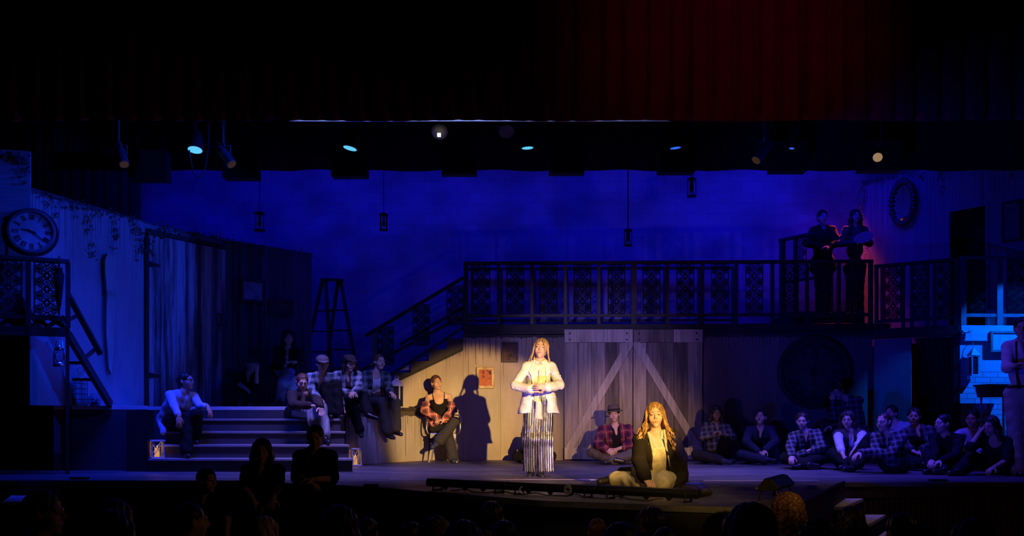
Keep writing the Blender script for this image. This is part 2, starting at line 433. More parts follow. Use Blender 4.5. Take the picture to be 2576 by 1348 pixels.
# ---- stage floor with the bowed apron, its front and the auditorium
lip = [(640, 1209), (705, 1214), (866, 1221), (1000, 1229), (1071, 1236), (1366, 1259), (1560, 1266), (1754, 1273), (1985, 1280)]
lipw = [(-9.0, 10.13), (X(560, 10.1), 10.10)] + [(X(px, FY(py)), FY(py)) for px, py in lip] + [(X(2110, 9.82), 9.82), (9.0, 9.80)]
STAGE_POLY = lipw + [(9.0, 17.6), (-9.0, 17.6)]
f = MB().prism(STAGE_POLY, -0.05, 0.0, 'z').build('floor', M_floor); struct(f)
inset = [(x, y + 0.035) for x, y in lipw]
def fascia(name, mat, pts, z0, z1, t=0.03):
    m = MB()
    m.prism(pts + [(x, y + t) for x, y in reversed(pts)], z0, z1, 'z')
    return struct(m.build(name, mat))
fascia('wall_stage_apron', M_black, inset[1:-1], -0.98, -0.05)
M_fascia = simple('fascia_wood', (0.075, 0.045, 0.032), 0.5, vary=0.3, scale=20, stretch=(1, 1, 0.2))
for nm, x0, x1, yy in (('right', 3.52, 8.8, 9.86), ('left', -8.8, X(560, 10.1), 10.16)):
    fm = MB().bx(x0, x1, yy + 0.02, yy + 0.05, -0.98, -0.05)
    fm.bx(x0, x1, yy - 0.02, yy + 0.02, -0.17, -0.06)
    x = x0 + 0.03
    while x < x1:
        fm.bx(x, x + 0.034, yy, yy + 0.02, -0.98, -0.19); x += 0.058
    struct(fm.build('wall_stage_' + nm, M_fascia))
M_house = simple('house_floor', (0.012, 0.010, 0.010), 0.9, vary=0.3)
hf = MB().prism([(10.3, -0.98), (2.0, -0.66), (-5.0, -0.45), (-5.0, -0.6), (2.0, -0.8), (10.3, -1.1)], -9.0, 9.0, 'x')
struct(hf.build('floor_auditorium', M_house))
# ---- shell
struct(MB().bx(-9.0, 9.0, 17.0, 17.2, 0.0, 8.0).build('wall_back', M_block))
struct(MB().bx(-9.2, -9.0, -5.0, 17.6, -1.1, 8.0).build('wall_side_left', M_black))
struct(MB().bx(9.0, 9.2, -5.0, 17.6, -1.1, 8.0).build('wall_side_right', M_black))
struct(MB().bx(-9.2, 9.2, 6.0, 17.6, 8.0, 8.15).build('ceiling', M_black))

def flat(name, fr, mat, z0, z1, s0=0.0, s1=None, n0=0.0, n1=0.05, zend=None):
    s1 = fr.L if s1 is None else s1
    zend = z1 if zend is None else zend
    ob = MB().prism([(s0, z0), (s1, z0), (s1, zend), (s0, z1)], n0, n1, 'y').build(name, mat)
    fr.place(ob); return struct(ob)
flat('wall_left_pier', FL0, simple('pier_paint', (0.30, 0.36, 0.37), 0.75, vary=0.22, scale=3, stretch=(0.6, 1, 9)), 1.80, 4.02, zend=4.02, s0=-1.5)
flat('wall_left_painted', FL1, M_left, PLAT, 3.585, zend=3.545)
flat('wall_left_header', FL2, M_left, PLAT, 3.545, zend=3.53, n0=0.045, n1=0.09)
# boards of the left back wall, a board mesh each island
mb = MB(); s = 0.0; random.seed(3)
while s < FL3.L - 0.01:
    w = min(random.choice((0.10, 0.14, 0.18, 0.22)), FL3.L - s)
    mb.bx(s + 0.003, s + w - 0.003, random.uniform(-0.012, 0.004), 0.04, PLAT, 3.53); s += w
mb.bx(0, FL3.L, 0.03, 0.06, PLAT, 3.52)
ob = mb.build('wall_left_boards', M_darkplank); FL3.place(ob); struct(ob)
# centre wall and the stair side
ob = MB().prism([(FC.s(1078), 0.0), (FC.s(1368), 0.0), (FC.s(1368), 2.085), (0.0, 2.085), (0.0, FC.z(1165, 879)), (FC.s(1000), FC.z(1000, 953)), (FC.s(988), FC.z(988, 962)), (FC.s(988), PLAT + 0.002), (FC.s(1078), PLAT + 0.002)], 0.0, 0.05, 'y').build('wall_centre', M_cream)
FC.place(ob); struct(ob)
flat('wall_centre_right', FC, M_brown, 0.0, 2.085, s0=FC.s(1368), s1=FC.L)
flat('wall_wing', FW, M_right, 0.0, 1.95, s0=0.02, s1=FW.s(2292))
struct(FW.place(MB().bx(FW.s(2400), FW.L, -0.04, 0.08, 0.0, 1.95).build('trim_1', M_beam)))
struct(FW.place(MB().bx(FW.s(2292), FW.s(2400), 0.55, 0.6, 0.0, 1.97).build('wall_wing_recess', M_black)))
# upper right wall with its dark doorway
s0, s1 = FU.s(2390), FU.s(2480); zt0 = FU.z(2390, 533); zt1 = FU.z(2480, 518); zt = (zt0 + zt1) / 2
mu = MB()
mu.bx(0, s0, 0, 0.05, 1.97, 4.98).bx(s1, FU.s(2590), 0, 0.05, 1.97, 4.98).bx(s0, s1, 0, 0.05, zt, 4.98)
struct(FU.place(mu.build('wall_right_upper', M_right)))
struct(FU.place(MB().bx(s0 - 0.1, s1 + 0.1, 0.35, 0.38, 1.97, zt + 0.1).build('wall_right_recess', M_black)))
fm = MB(); fm.bx(s0 - 0.05, s0, -0.02, 0.05, 2.1, zt + 0.05).bx(s1, s1 + 0.05, -0.02, 0.05, 2.1, zt + 0.05).bx(s0, s1, -0.02, 0.05, zt, zt + 0.05)
struct(FU.place(fm.build('trim_2', M_right)))
# cold lit wall: painted board above, blocks below
m, nt, b = new_mat('cold_wall_paint')
tc = N(nt, 'ShaderNodeTexCoord'); sp = N(nt, 'ShaderNodeSeparateXYZ'); cb = N(nt, 'ShaderNodeCombineXYZ')
nt.links.new(tc.outputs['Object'], sp.inputs[0]); nt.links.new(sp.outputs['X'], cb.inputs['X']); nt.links.new(sp.outputs['Z'], cb.inputs['Y'])
br = N(nt, 'ShaderNodeTexBrick'); br.inputs['Scale'].default_value = 1.0
br.inputs['Brick Width'].default_value = 0.24; br.inputs['Row Height'].default_value = 0.082; br.inputs['Mortar Size'].default_value = 0.005
br.inputs['Color1'].default_value = (0.50, 0.52, 0.54, 1); br.inputs['Color2'].default_value = (0.62, 0.64, 0.66, 1); br.inputs['Mortar'].default_value = (0.20, 0.2, 0.22, 1)
nt.links.new(cb.outputs[0], br.inputs['Vector'])
wv = noise(nt, coords(nt, (3, 3, 3)), 1.5, 3)
isb = mth(nt, 'LESS_THAN', sp.outputs['Z'], mth(nt, 'ADD', 1.36, mth(nt, 'MULTIPLY', wv, 0.10)))
fine = noise(nt, coords(nt, (20, 20, 1.2)), 1.0, 4)
pc = ramp(nt, fine, [(0.3, (0.48, 0.50, 0.52)), (0.7, (0.66, 0.68, 0.70))])
nt.links.new(mixc(nt, isb, pc, br.outputs['Color']), b.inputs['Base Color']); b.inputs['Roughness'].default_value = 0.8
M_cold = m
flat('wall_right_cold', FB, M_cold, 0.0, 1.97)

# ---- raised platform, its steps
plat = [(X(174, 12.2), 12.2), (X(180, 12.05), 12.05), (X(372, 12.05), 12.05), (X(372, 12.82), 12.82), (X(856, 12.82), 12.82), (X(868, 13.4), 13.4), (X(1075, 14.98), 14.98), (X(1075, 14.98), 16.2), (X(790, 15.85), 15.85),
        (FL3.pt(0)[0] + 0.03, FL3.pt(0)[1] - 0.03), (FL2.pt(0)[0] + 0.03, FL2.pt(0)[1] - 0.03), (FL1.pt(0)[0] + .05, FL1.pt(0)[1] + 0.5)]
platform = thing('stage_platform', 'long raised platform with varnished front edge below the weathered door', 'platform', (plat[3][0], plat[3][1], 0))
def inroot(mb, root):
    o = Vector(root.location); mb.v = [tuple(Vector(p) - o) for p in mb.v]; return mb
p2 = MB().prism(plat, 0.0, PLAT - 0.05, 'z'); inroot(p2, platform).build('body', M_step, platform)
inroot(MB().prism(plat, PLAT - 0.05, PLAT, 'z'), platform).build('deck', simple('deck_edge_varnish', (0.72, 0.68, 0.66), 0.3, vary=0.15, stretch=(0.5, 6, 6), spec=0.6), platform, bevel=0.006)
# painted right face and its dark top trim
a, c = Vector(plat[5]), Vector(plat[6]); FP = Fr(868, 13.37, 1075, 14.95)
o = FP.place(MB().bx(0.0, FP.L, -0.03, -0.006, 0.0, PLAT - 0.05).build('wall_platform_face', M_face)); struct(o)
o = FP.place(MB().bx(-0.02, FP.L - 0.03, -0.07, -0.006, PLAT - 0.045, PLAT).build('ledge_board', M_darkwood)); tag(o, 'dark ledge board along the paint streaked platform face beside the chair', 'ledge')
o = MB().bx(X(318, 11.8), X(371, 11.8), 11.8, 12.0, 0.0, PLAT - 0.06).build('black_masking_flat', M_black, origin=(X(345, 11.8), 11.9, 0)); tag(o, 'narrow black masking flat at the left end of the wide steps', 'panel')
steps = thing('wide_steps', 'wide wooden steps with pale nosings rising to the raised platform', 'steps', (X(620, 11.7), 11.7, 0))
xl = X(374, 11.7)
def xr_(y): return X(887, 11.7) - (y - 11.7) * 0.362
for k in range(4):
    y0 = 11.7 + 0.28 * k; z1 = 0.17 * (k + 1); y1 = min(y0 + 0.31, 12.805)
    inroot(MB().prism([(xl, y0 + 0.02), (xr_(y0 + 0.02), y0 + 0.02), (xr_(12.8), 12.8), (xl, 12.8)], z1 - 0.17, z1 - 0.03, 'z'), steps).build('riser', M_step, steps)
    inroot(MB().prism([(xl - 0.01, y0 - 0.005), (xr_(y0) + 0.012, y0 - 0.005), (xr_(y1) + 0.012, y1), (xl - 0.01, y1)], z1 - 0.03, z1, 'z'), steps).build('tread', M_nose, steps, bevel=0.006)
# dark void under the left balcony
struct(MB().bx(-8.9, X(170, 12.3), 12.3, 12.35, 0.0, 1.75).build('wall_left_recess', M_black))
M_coldp = simple('cold_trim_paint', (0.56, 0.58, 0.60), 0.75, vary=0.15, stretch=(1, 1, 5))
# ---------------------------------------------------------------- cast iron panel (shared mesh)
def arc(cx, cz, r, a0, a1, n=9):
    return [(cx + r * math.cos(a0 + (a1 - a0) * i / n), 0.0, cz + r * math.sin(a0 + (a1 - a0) * i / n)) for i in range(n + 1)]
def filigree_mesh(w=0.27, h=0.80):
    m = MB(); r = 0.0088; P2 = math.pi
    def t(pts, rr=r): m.tube(pts, rr, 4, caps=False)
    for x in (-w / 2, w / 2): t([(x, 0, 0), (x, 0, h)], 0.009)
    for z in (0.004, h - 0.004): t([(-w / 2, 0, z), (w / 2, 0, z)], 0.009)
    nrow = 4; dz = h / nrow
    for k in range(nrow):
        zc = dz * (k + 0.5)
        t(arc(0, zc, 0.045, 0, 2 * P2, 14)); t(arc(0, zc, 0.018, 0, 2 * P2, 8), 0.008)
        for sx in (-1, 1):
            # C scrolls curling away from the centre
            t(arc(sx * 0.088, zc + 0.048, 0.036, P2 * (0.5 - 0.5 * sx) + 0.3 * sx, P2 * (0.5 - 0.5 * sx) - sx * 4.6, 10))
            t(arc(sx * 0.088, zc - 0.048, 0.036, -(P2 * (0.5 - 0.5 * sx) + 0.3 * sx), -(P2 * (0.5 - 0.5 * sx) - sx * 4.6), 10))
            t(arc(sx * 0.088, zc + 0.048, 0.014, 0, 2 * P2, 7)); t(arc(sx * 0.088, zc - 0.048, 0.014, 0, 2 * P2, 7))
            t([(sx * 0.045, 0, zc), (sx * w / 2, 0, zc)])
            t([(0, 0, zc + 0.045), (sx * 0.055, 0, zc + dz / 2)]); t([(0, 0, zc - 0.045), (sx * 0.055, 0, zc - dz / 2)])
        t(arc(0, dz * k + 0.001 if k else 0.02, 0.026, 0, P2 if not k else 2 * P2, 8))
    return m
FIL = filigree_mesh().build('iron_panel', M_iron)
FIL_ME = FIL.data
bpy.data.objects.remove(FIL)
def panel(parent, s, n, z, sx=1.0, sz=1.0):
    o = bpy.data.objects.new('iron_panel', FIL_ME); COL.objects.link(o); o.parent = parent
    o.location = (s, n, z); o.scale = (sx, 1, sz); return o

def railing(fr, label, px0, px1, zt, zlow, zd, posts, panels, n=0.0, group=None, postw=0.05, railh=0.05, mat=None, pw=1.0):
    """top rail, lower rail, posts and iron panels on a frame, measured in photo columns"""
    mat = mat or M_rail
    s0, s1 = fr.s(px0, n), fr.s(px1, n)
    r = fr.root('balcony_railing', label, 'railing', (s0 + s1) / 2, n, zd, group); c = (s0 + s1) / 2
    MB().bx(s0 - c, s1 - c, -0.045, 0.045, zt - railh - zd, zt - zd).build('top_rail', mat, r, bevel=0.006)
    MB().bx(s0 - c, s1 - c, -0.02, 0.02, zlow - 0.05 - zd, zlow - zd).build('lower_rail', mat, r)
    for p in posts:
        px, w = (p, postw) if not isinstance(p, tuple) else p
        q = fr.s(px, n) - c
        MB().bx(q - w / 2, q + w / 2, -0.032, 0.032, 0, zt - railh - zd).build('post', mat, r)
    for p in panels:
        panel(r, fr.s(p, n) - c, 0.0, zlow - zd, pw, (zt - railh - zlow) / 0.80)
    return r
DECK = 2.215
zt = FC.z(1700, 656)
railing(FC, 'long dark balcony railing with iron scroll panels above the barn doors', 1166, 2195, zt, FC.z(1700, 789), DECK,
        [(1172, .07), 1188, 1254, 1338, 1422, 1506, (1594, .085), 1679, 1767, 1852, 1943, 2030, 2110, (2190, .06)],
        [1211, 1296, 1380, 1465, 1551, 1639, 1724, 1811, 1897, 1987, 2073, 2150])
FCB = Fr(1165, 16.8, 2195, 16.6)
zb = Z(672, 16.75)
railing(FCB, 'plain rear railing at the back of the balcony against the block wall', 1172, 1850, zb, Z(803, 16.75), DECK,
        [1172, 1262, 1345, 1425, 1510, 1590, 1672, 1758, (1845, .06)], [], group=None)
zw = 3.147
railing(FW, 'angled railing of the right balcony wing above the black doorway curtain', 2200, 2413, zw, FW.z(2300, 800), 2.115,
        [2205, 2220, 2272, 2294, 2333, 2351, (2407, .07)], [2246, 2314, 2380], pw=0.85)
railing(FB, 'brightly lit railing above the cold blue wall and its picture', 2416, 2690, FB.z(2450, 644), FB.z(2450, 789), FB.z(2450, 818),
        [(2422, .085), (2513, .09), 2600], [2459, 2556, 2640], mat=simple('pale_rail_paint', (0.17, 0.18, 0.19), 0.6, vary=0.2), pw=0.95)
FUP = Fr(1955, 15.95, 2050, 16.9)
rr = railing(Fr(1962, 16.3, 2060, 15.6), 'short upper landing railing sloping up beside the two watching people', 1962, 2052, Z(590, 15.9), Z(700, 15.9), 2.3, [(1968, .09), 2001], [2012], n=0.0)
# left balcony
zl = 2.633
railing(FBL, 'railing of the left balcony with two iron panels and a hooked umbrella', -60, 175, zl, 1.93, 1.79,
        [-40, (71, .055), (171, .055)], [22, 118, -75], pw=1.0)
bl = FBL.root('left_balcony', 'left balcony deck with plain fascia over the black opening', 'balcony', 0, 0, 1.683)
MB().bx(-1.5, FBL.L, -0.02, 0.03, 0, 0.11).build('fascia', M_rail, bl)
MB().bx(-1.5, FBL.L, 0.03, 0.42, 0.05, 0.105).build('deck', M_blackp, bl)
s9 = FBL.L
MB().bx(s9 - 0.04, s9, 0.0, 0.06, -1.683, 0).build('support_post', M_rail, bl)
lat = MB()
for px in (20, 60, 100, 140):
    lat.beam((FBL.s(px - 22), 0.05, 0.12), (FBL.s(px + 22), 0.05, 0.25), 0.03, 0.05); lat.beam((FBL.s(px + 22), 0.07, 0.12), (FBL.s(px - 22), 0.07, 0.25), 0.03, 0.05)
lat.build('cross_bracing', M_rail, bl)

# ---- balcony decks and beams
bd = FC.root('balcony_deck', 'long balcony deck with a rough dark beam above the cream wall', 'balcony', 0, 0, 2.09)
MB().bx(0.0, FC.L, -0.05, 0.03, 0, 0.125).build('front_beam', M_beam, bd, bevel=0.008)
MB().bx(0.0, FC.L + 0.3, 0.03, 1.85, 0.06, 0.125).build('deck', M_blackp, bd)
MB().bx(0.02, FC.L, -0.065, -0.05, -0.035, 0.0).build('moulding', M_beam, bd)
bw = FW.root('wing_deck', 'right balcony wing deck with a dark beam over the curtained doorway', 'balcony', 0, 0, 1.955)
MB().bx(0.0, FW.L, -0.05, 0.03, 0, 0.16).build('front_beam', M_beam, bw, bevel=0.008)
MB().prism([(0.02, 0.03), (FW.L - 0.05, 0.03), (FW.L - 0.02, 0.5), (0.3, 1.1)], 0.1, 0.16, 'z').build('deck', M_blackp, bw)
bb = FB.root('cold_balcony_deck', 'pale lit balcony fascia above the framed picture at far right', 'balcony', 0, 0, FB.z(2450, 840))
MB().bx(0.0, FB.L, -0.04, 0.03, 0, 0.13).build('fascia', M_coldp, bb, bevel=0.006)
MB().bx(0.0, FB.L, 0.03, 0.3, 0.07, 0.13).build('deck', M_blackp, bb)
MB().bx(0.0, FB.s(2482), -0.06, -0.04, -0.11, 0.02).build('corbel_board', M_coldp, bb)
# upper landing behind the balcony
ul = thing('upper_landing', 'dark raised landing behind the balcony where two people stand', 'platform', (X(2080, 16), 16.0, DECK))
MB().bx(X(1975, 16) - X(2080, 16), X(2150, 16) - X(2080, 16), -0.45, 0.9, 0.0, 0.28).build('deck', M_blackp, ul)

# ---- staircase up to the balcony (rises to the right), railing
st = FC.root('stage_staircase', 'staircase with zigzag painted side rising to the balcony behind the chair', 'staircase', 0, 0, PLAT)
zig = [(1165, 817), (1165, 851.8), (1123.6, 851.8), (1123.6, 878.6), (1079, 878.6), (1079, 908), (1034, 908), (1034, 937), (992, 937), (992, 962)]
zg = [(FC.s(px), FC.z(px, py) - PLAT) for px, py in zig]
side = zg[1:] + [(FC.s(986), FC.z(986, 965) - PLAT), (0.0, FC.z(1165, 880) - PLAT)]
MB().prism(side, -0.03, -0.003, 'y').build('side_panel', M_under, st)
dr = MB().beam((FC.s(984), -0.04, FC.z(984, 966) - PLAT), (-0.01, -0.04, FC.z(1165, 880) - PLAT), 0.03, 0.035); dr.build('edge_batten', M_beam, st)
for (xa, za), (xb, zb2) in (((zg[2]), (zg[1])), ((zg[4]), (zg[3])), ((zg[6]), (zg[5])), ((zg[8]), (zg[7]))):
    MB().bx(xa - 0.02, xb, 0.0, 0.95, za - 0.03, za).build('tread', M_beam, st)
    MB().bx(xa, xa + 0.02, 0.0, 0.95, za - 0.19, za - 0.03).build('riser', M_beam, st)
MB().beam((FC.s(940), 0.93, FC.z(940, 985) - PLAT), (0.0, 0.93, FC.z(1165, 850) - PLAT), 0.04, 0.2).build('rear_stringer', M_blackp, st)
sr = FC.root('stair_railing', 'sloping stair railing with three iron panels beside the step ladder', 'railing', 0, 0, PLAT)
def sl(px, py, n=-0.03): return (FC.s(px, 0), n, FC.z(px, py) - PLAT)
MB().beam(sl(921, 845), sl(1166, 699), 0.07, 0.05).build('handrail', M_rail, sr, bevel=0.006)
MB().beam(sl(905, 934), sl(1166, 794), 0.04, 0.045).build('lower_rail', M_rail, sr)
MB().beam(sl(960, 958), sl(1166, 824), 0.03, 0.04).build('stringer_cap', M_rail, sr)
MB().beam(sl(985, 856, 0.9), sl(1166, 748, 0.9), 0.05, 0.05).build('rear_handrail', M_rail, sr)
MB().beam(sl(944, 990, -0.03), sl(944, 838, -0.03), 0.075, 0.06, (0, 1, 0)).build('newel_post', simple('newel_paint', (0.16, 0.18, 0.18), 0.6), sr)
for px, y0, y1 in ((970, 915, 825), (1060, 866, 770), (1145, 815, 722)):
    q = sl(px, y0)
    h = (sl(px, y1)[2] - q[2])
    panel(sr, q[0], -0.03, q[2] - 0.02, 0.95, h / 0.80 + 0.05)

# ---- left steps from the balcony
ls = thing('balcony_ladder_stair', 'steep dark stair with a handrail leading off the left balcony', 'staircase', (X(250, 12.0), 12.0, PLAT))
def lw(px, py, y): return tuple(W(px, py, y) - Vector(ls.location))
MB().beam(lw(172, 842, 11.6), lw(278, 1019, 12.1), 0.05, 0.20, (0, -1, 0.3)).build('stringer', M_rail, ls)
MB().beam(lw(172, 742, 11.5), lw(253, 890, 11.95), 0.06, 0.07, (0, -1, 0.3)).build('handrail', M_rail, ls)
MB().beam(lw(150, 815, 11.5), lw(192, 795, 11.6), 0.045, 0.05).build('strut', M_rail, ls)
MB().beam(lw(208, 905, 11.8), lw(240, 878, 11.9), 0.045, 0.05).build('strut', M_rail, ls)
MB().beam(lw(48, 744, 11.4), lw(105, 830, 11.4), 0.05, 0.09, (0, -1, 0.3)).build('rear_stringer', M_rail, ls)
MB().beam(lw(165, 913, 11.8), lw(205, 913, 11.9), 0.3, 0.03).build('tread', M_rail, ls)
MB().beam(lw(182, 955, 11.9), lw(235, 955, 12.0), 0.3, 0.03).build('tread', M_rail, ls)

# ---- weathered plank door on the left
wd = FL2.root('plank_door', 'tall weathered plank door with strap hinges, beside the ivy', 'door', 0, 0, PLAT)
s = 0.035; random.seed(5)
for px in (408, 440, 469, 498, 530, 565):
    e = FL2.s(px)
    MB().bx(s + 0.003, e - 0.003, -0.03 + random.uniform(-.008, .008), 0.02, 0, FL2.z(460, 609) - PLAT + 0.01).build('plank', M_weather, wd)
    s = e
MB().bx(0.0, FL2.L, -0.03, 0.03, FL2.z(460, 607) - PLAT + 0.01, FL2.z(460, 607) - PLAT + 0.075).build('header', M_darkwood, wd)
MB().bx(-0.02, 0.03, -0.05, 0.03, 0, FL2.z(366, 598) - PLAT).build('jamb', M_blackp, wd)
for py in (667, 945):
    z = FL2.z(385, py) - PLAT
    h = MB().prism([(0.03, z + 0.045), (0.12, z + 0.03), (0.24, z + 0.012), (0.24, z - 0.012), (0.12, z - 0.03), (0.03, z - 0.045)], -0.045, -0.032, 'y')
    h.build('strap_hinge', M_iron, wd)
z = FL2.z(545, 820) - PLAT
MB().tube([(FL2.s(545), -0.04, z), (FL2.s(545), -0.09, z + 0.02), (FL2.s(545), -0.09, z + 0.17), (FL2.s(545), -0.04, z + 0.19)], 0.014, 6).build('pull_handle', M_iron, wd)

# ---- barn doors
def barn(px0, px1, label, boards, dark, brace_up):
    f = FC
    r = f.root('barn_door', label, 'door', f.s((px0 + px1) / 2, -0.1), -0.1, 0.02); c = f.s((px0 + px1) / 2, -0.1)
    x0, x1 = f.s(px0, -0.1) - c, f.s(px1, -0.1) - c; H = f.z(px0, 829, -0.1) - 0.02; n = len(boards)
    x = x0
    for k, (wd_, dk) in enumerate(boards):
        w = (x1 - x0) * wd_
        MB().bx(x + 0.003, x + w - 0.003, -0.0 - 0.004 * (k % 2), 0.03, 0.0, H - 0.005).build('plank', M_barndark if dk else M_barn, r)
        x += w
    g = 0.19 * 1.0
    MB().bx(x0, x0 + (x1 - x0) * 0.58, -0.03, 0.0, H - 0.21, H).build('top_rail', M_barndark if dark else M_barnpale, r, bevel=0.003)
    MB().bx(x0 + (x1 - x0) * 0.584, x1, -0.03, 0.0, H - 0.21, H).build('top_rail', M_barnpale, r, bevel=0.003)
    MB().bx(x0, x1, -0.03, 0.0, 0.0, 0.19).build('bottom_rail', M_barnpale, r, bevel=0.003)
    bwid = 0.105
    za, zb = 0.19, H - 0.21
    if brace_up: pts = [(x0 + 0.01, za), (x0 + 0.15, za), (x1 - 0.0, zb - 0.06), (x1, zb), (x1 - 0.11, zb)]
    else: pts = [(x1 - 0.01, za), (x1 - 0.15, za), (x0 + 0.0, zb - 0.06), (x0, zb), (x0 + 0.11, zb)]
    MB().prism(pts, -0.03, 0.0, 'y').build('brace', M_barnpale, r)
    for bx_ in (x0 + 0.085, x1 - 0.10):
        for zz in (H - 0.065, H - 0.165):
            MB().lathe([(0.016, 0), (0.016, -0.012), (0.006, -0.014)], (bx_, -0.03, zz), 10, 'y').build('bolt', M_iron, r)
    return r
barn(1420, 1591.5, 'left barn door of pale boards, brace rising to the right, behind the singer', [(.2, 0), (.2, 0), (.2, 0), (.2, 1), (.2, 0)], False, True)
barn(1593, 1767, 'right barn door with darker middle boards, brace falling to the right', [(.19, 0), (.2, 1), (.2, 1), (.2, 1), (.21, 0)], True, False)
# ---------------------------------------------------------------- drapes
def drape(name, label, mat, x0, x1, y, z0, z1, pitch, depth, hem=0.0, nz=2, sharp=1.0, seed=1, rz=0.0):
    """pleated cloth hanging in the plane y (local), a sheet with folds"""
    rnd = random.Random(seed); n = int((x1 - x0) / pitch * 14); V = []; F_ = []
    jit = [rnd.uniform(-0.22, 0.22) for _ in range(int((x1 - x0) / pitch) + 3)]
    amp = [rnd.uniform(0.6, 1.15) for _ in jit]
    for i in range(n + 1):
        x = x0 + (x1 - x0) * i / n; t = (x - x0) / pitch; k = int(t); fr_ = t - k
        c = 0.5 + jit[k] * 0.6
        d = abs(fr_ - c) / 0.5
        w = max(0.0, 1 - d * 2.1) ** 0.8 * amp[k] if sharp > 0.5 else (0.5 + 0.5 * math.cos(2 * math.pi * (fr_ - c))) * amp[k]
        yy = depth * w + 0.02 * math.sin(3.1 * x)
        lift = hem * w
        for j in range(nz + 1):
            z = z0 + lift + (z1 - z0 - lift) * j / nz
            V.append((x, yy * (1.0 - 0.25 * j / nz), z))
    for i in range(n):
        for j in range(nz):
            a = i * (nz + 1) + j; F_.append((a, a + nz + 1, a + nz + 2, a + 1))
    m = MB(); m.add(V, F_)
    cx = (x0 + x1) / 2
    m.v = [(p[0] - cx, p[1], p[2] - z0) for p in m.v]
    o = m.build(name, mat, smooth=True); o.location = (cx, y, z0); o.rotation_euler = (0, 0, rz)
    so = o.modifiers.new('cloth', 'SOLIDIFY'); so.thickness = 0.006
    return tag(o, label, 'curtain')
M_red = simple('red_velour', (0.26, 0.012, 0.03), 0.85, vary=0.2, scale=4)
drape('valance_curtain', 'deep red pleated main valance across the top of the stage', M_red, -8.6, 8.6, 10.4, Z(304, 10.4), 8.0, 0.262, 0.085, hem=0.035, seed=4)
drape('border_curtain', 'black border curtain hanging above the blue block wall', M_black, -6.9, 7.9, 13.7, Z(430, 13.7), 7.2, 0.9, 0.05, hem=0.035, sharp=0, seed=8)
drape('border_curtain', 'black border curtain behind the red valance, hiding the lamp pipe', M_black, -7.5, 7.5, 11.2, Z(300, 11.2) + 0.02, 7.2, 0.8, 0.05, hem=0.03, sharp=0, seed=9)
drape('leg_curtain', 'black pleated leg curtain above the left painted wall', simple('black_velour', (0.02, 0.02, 0.025), 0.9), X(60, 16.4), X(352, 16.4), 16.4, PLAT, 8.0, 0.22, 0.10, seed=3)
hem = MB().bx(X(728, 10.62), X(1690, 10.62), -0.01, 0.01, 0, 0.06)
hz = Z(305.5, 10.62)
o = hem.build('hem_glow_batten', simple('hem_glow_paint', (0.55, 0.58, 0.62), 0.6, vary=0.1)); o.location = (0, 10.62, hz); tag(o, 'thin pale batten standing in for light along the lower hem of the red valance', 'batten')  # added batten stands in for light leaking along the valance hem
for x in (-2.4, -0.4, 1.6): MB().tube([(x, 0.012, 0.05), (x, 0.012, 8.0 - hz)], 0.004, 5).build('hanger', M_black, o)
# doorway curtain, swagged to the right
def swag():
    s0, s1 = FW.s(2296), FW.s(2398); n, nz = 70, 26; V = []; F_ = []; H = 1.95
    for j in range(nz + 1):
        z = H * j / nz; k = z / H
        left = s0 + (s1 - s0) * (0.80 * max(0.0, 1 - abs(k - 0.38) / 0.62) ** 0.9 if k > 0.38 else 0.80 * (0.75 + 0.25 * k / 0.38))
        for i in range(n + 1):
            t = i / n; V.append((left + (s1 - left) * t, 0.10 + 0.05 * math.sin(t * 6.283 * 6) * (0.4 + 0.6 * k), z))
    for j in range(nz):
        for i in range(n):
            a = j * (n + 1) + i; F_.append((a, a + 1, a + n + 2, a + n + 1))
    m = MB(); m.add(V, F_); c = (s0 + s1) / 2; m.v = [(p[0] - c, p[1], p[2]) for p in m.v]
    o = m.build('doorway_curtain', simple('curtain_dark', (0.05, 0.05, 0.06), 0.8), smooth=True); FW.place(o, c)
    return tag(o, 'dark curtain swagged aside in the black doorway of the right wing', 'curtain')
swag()

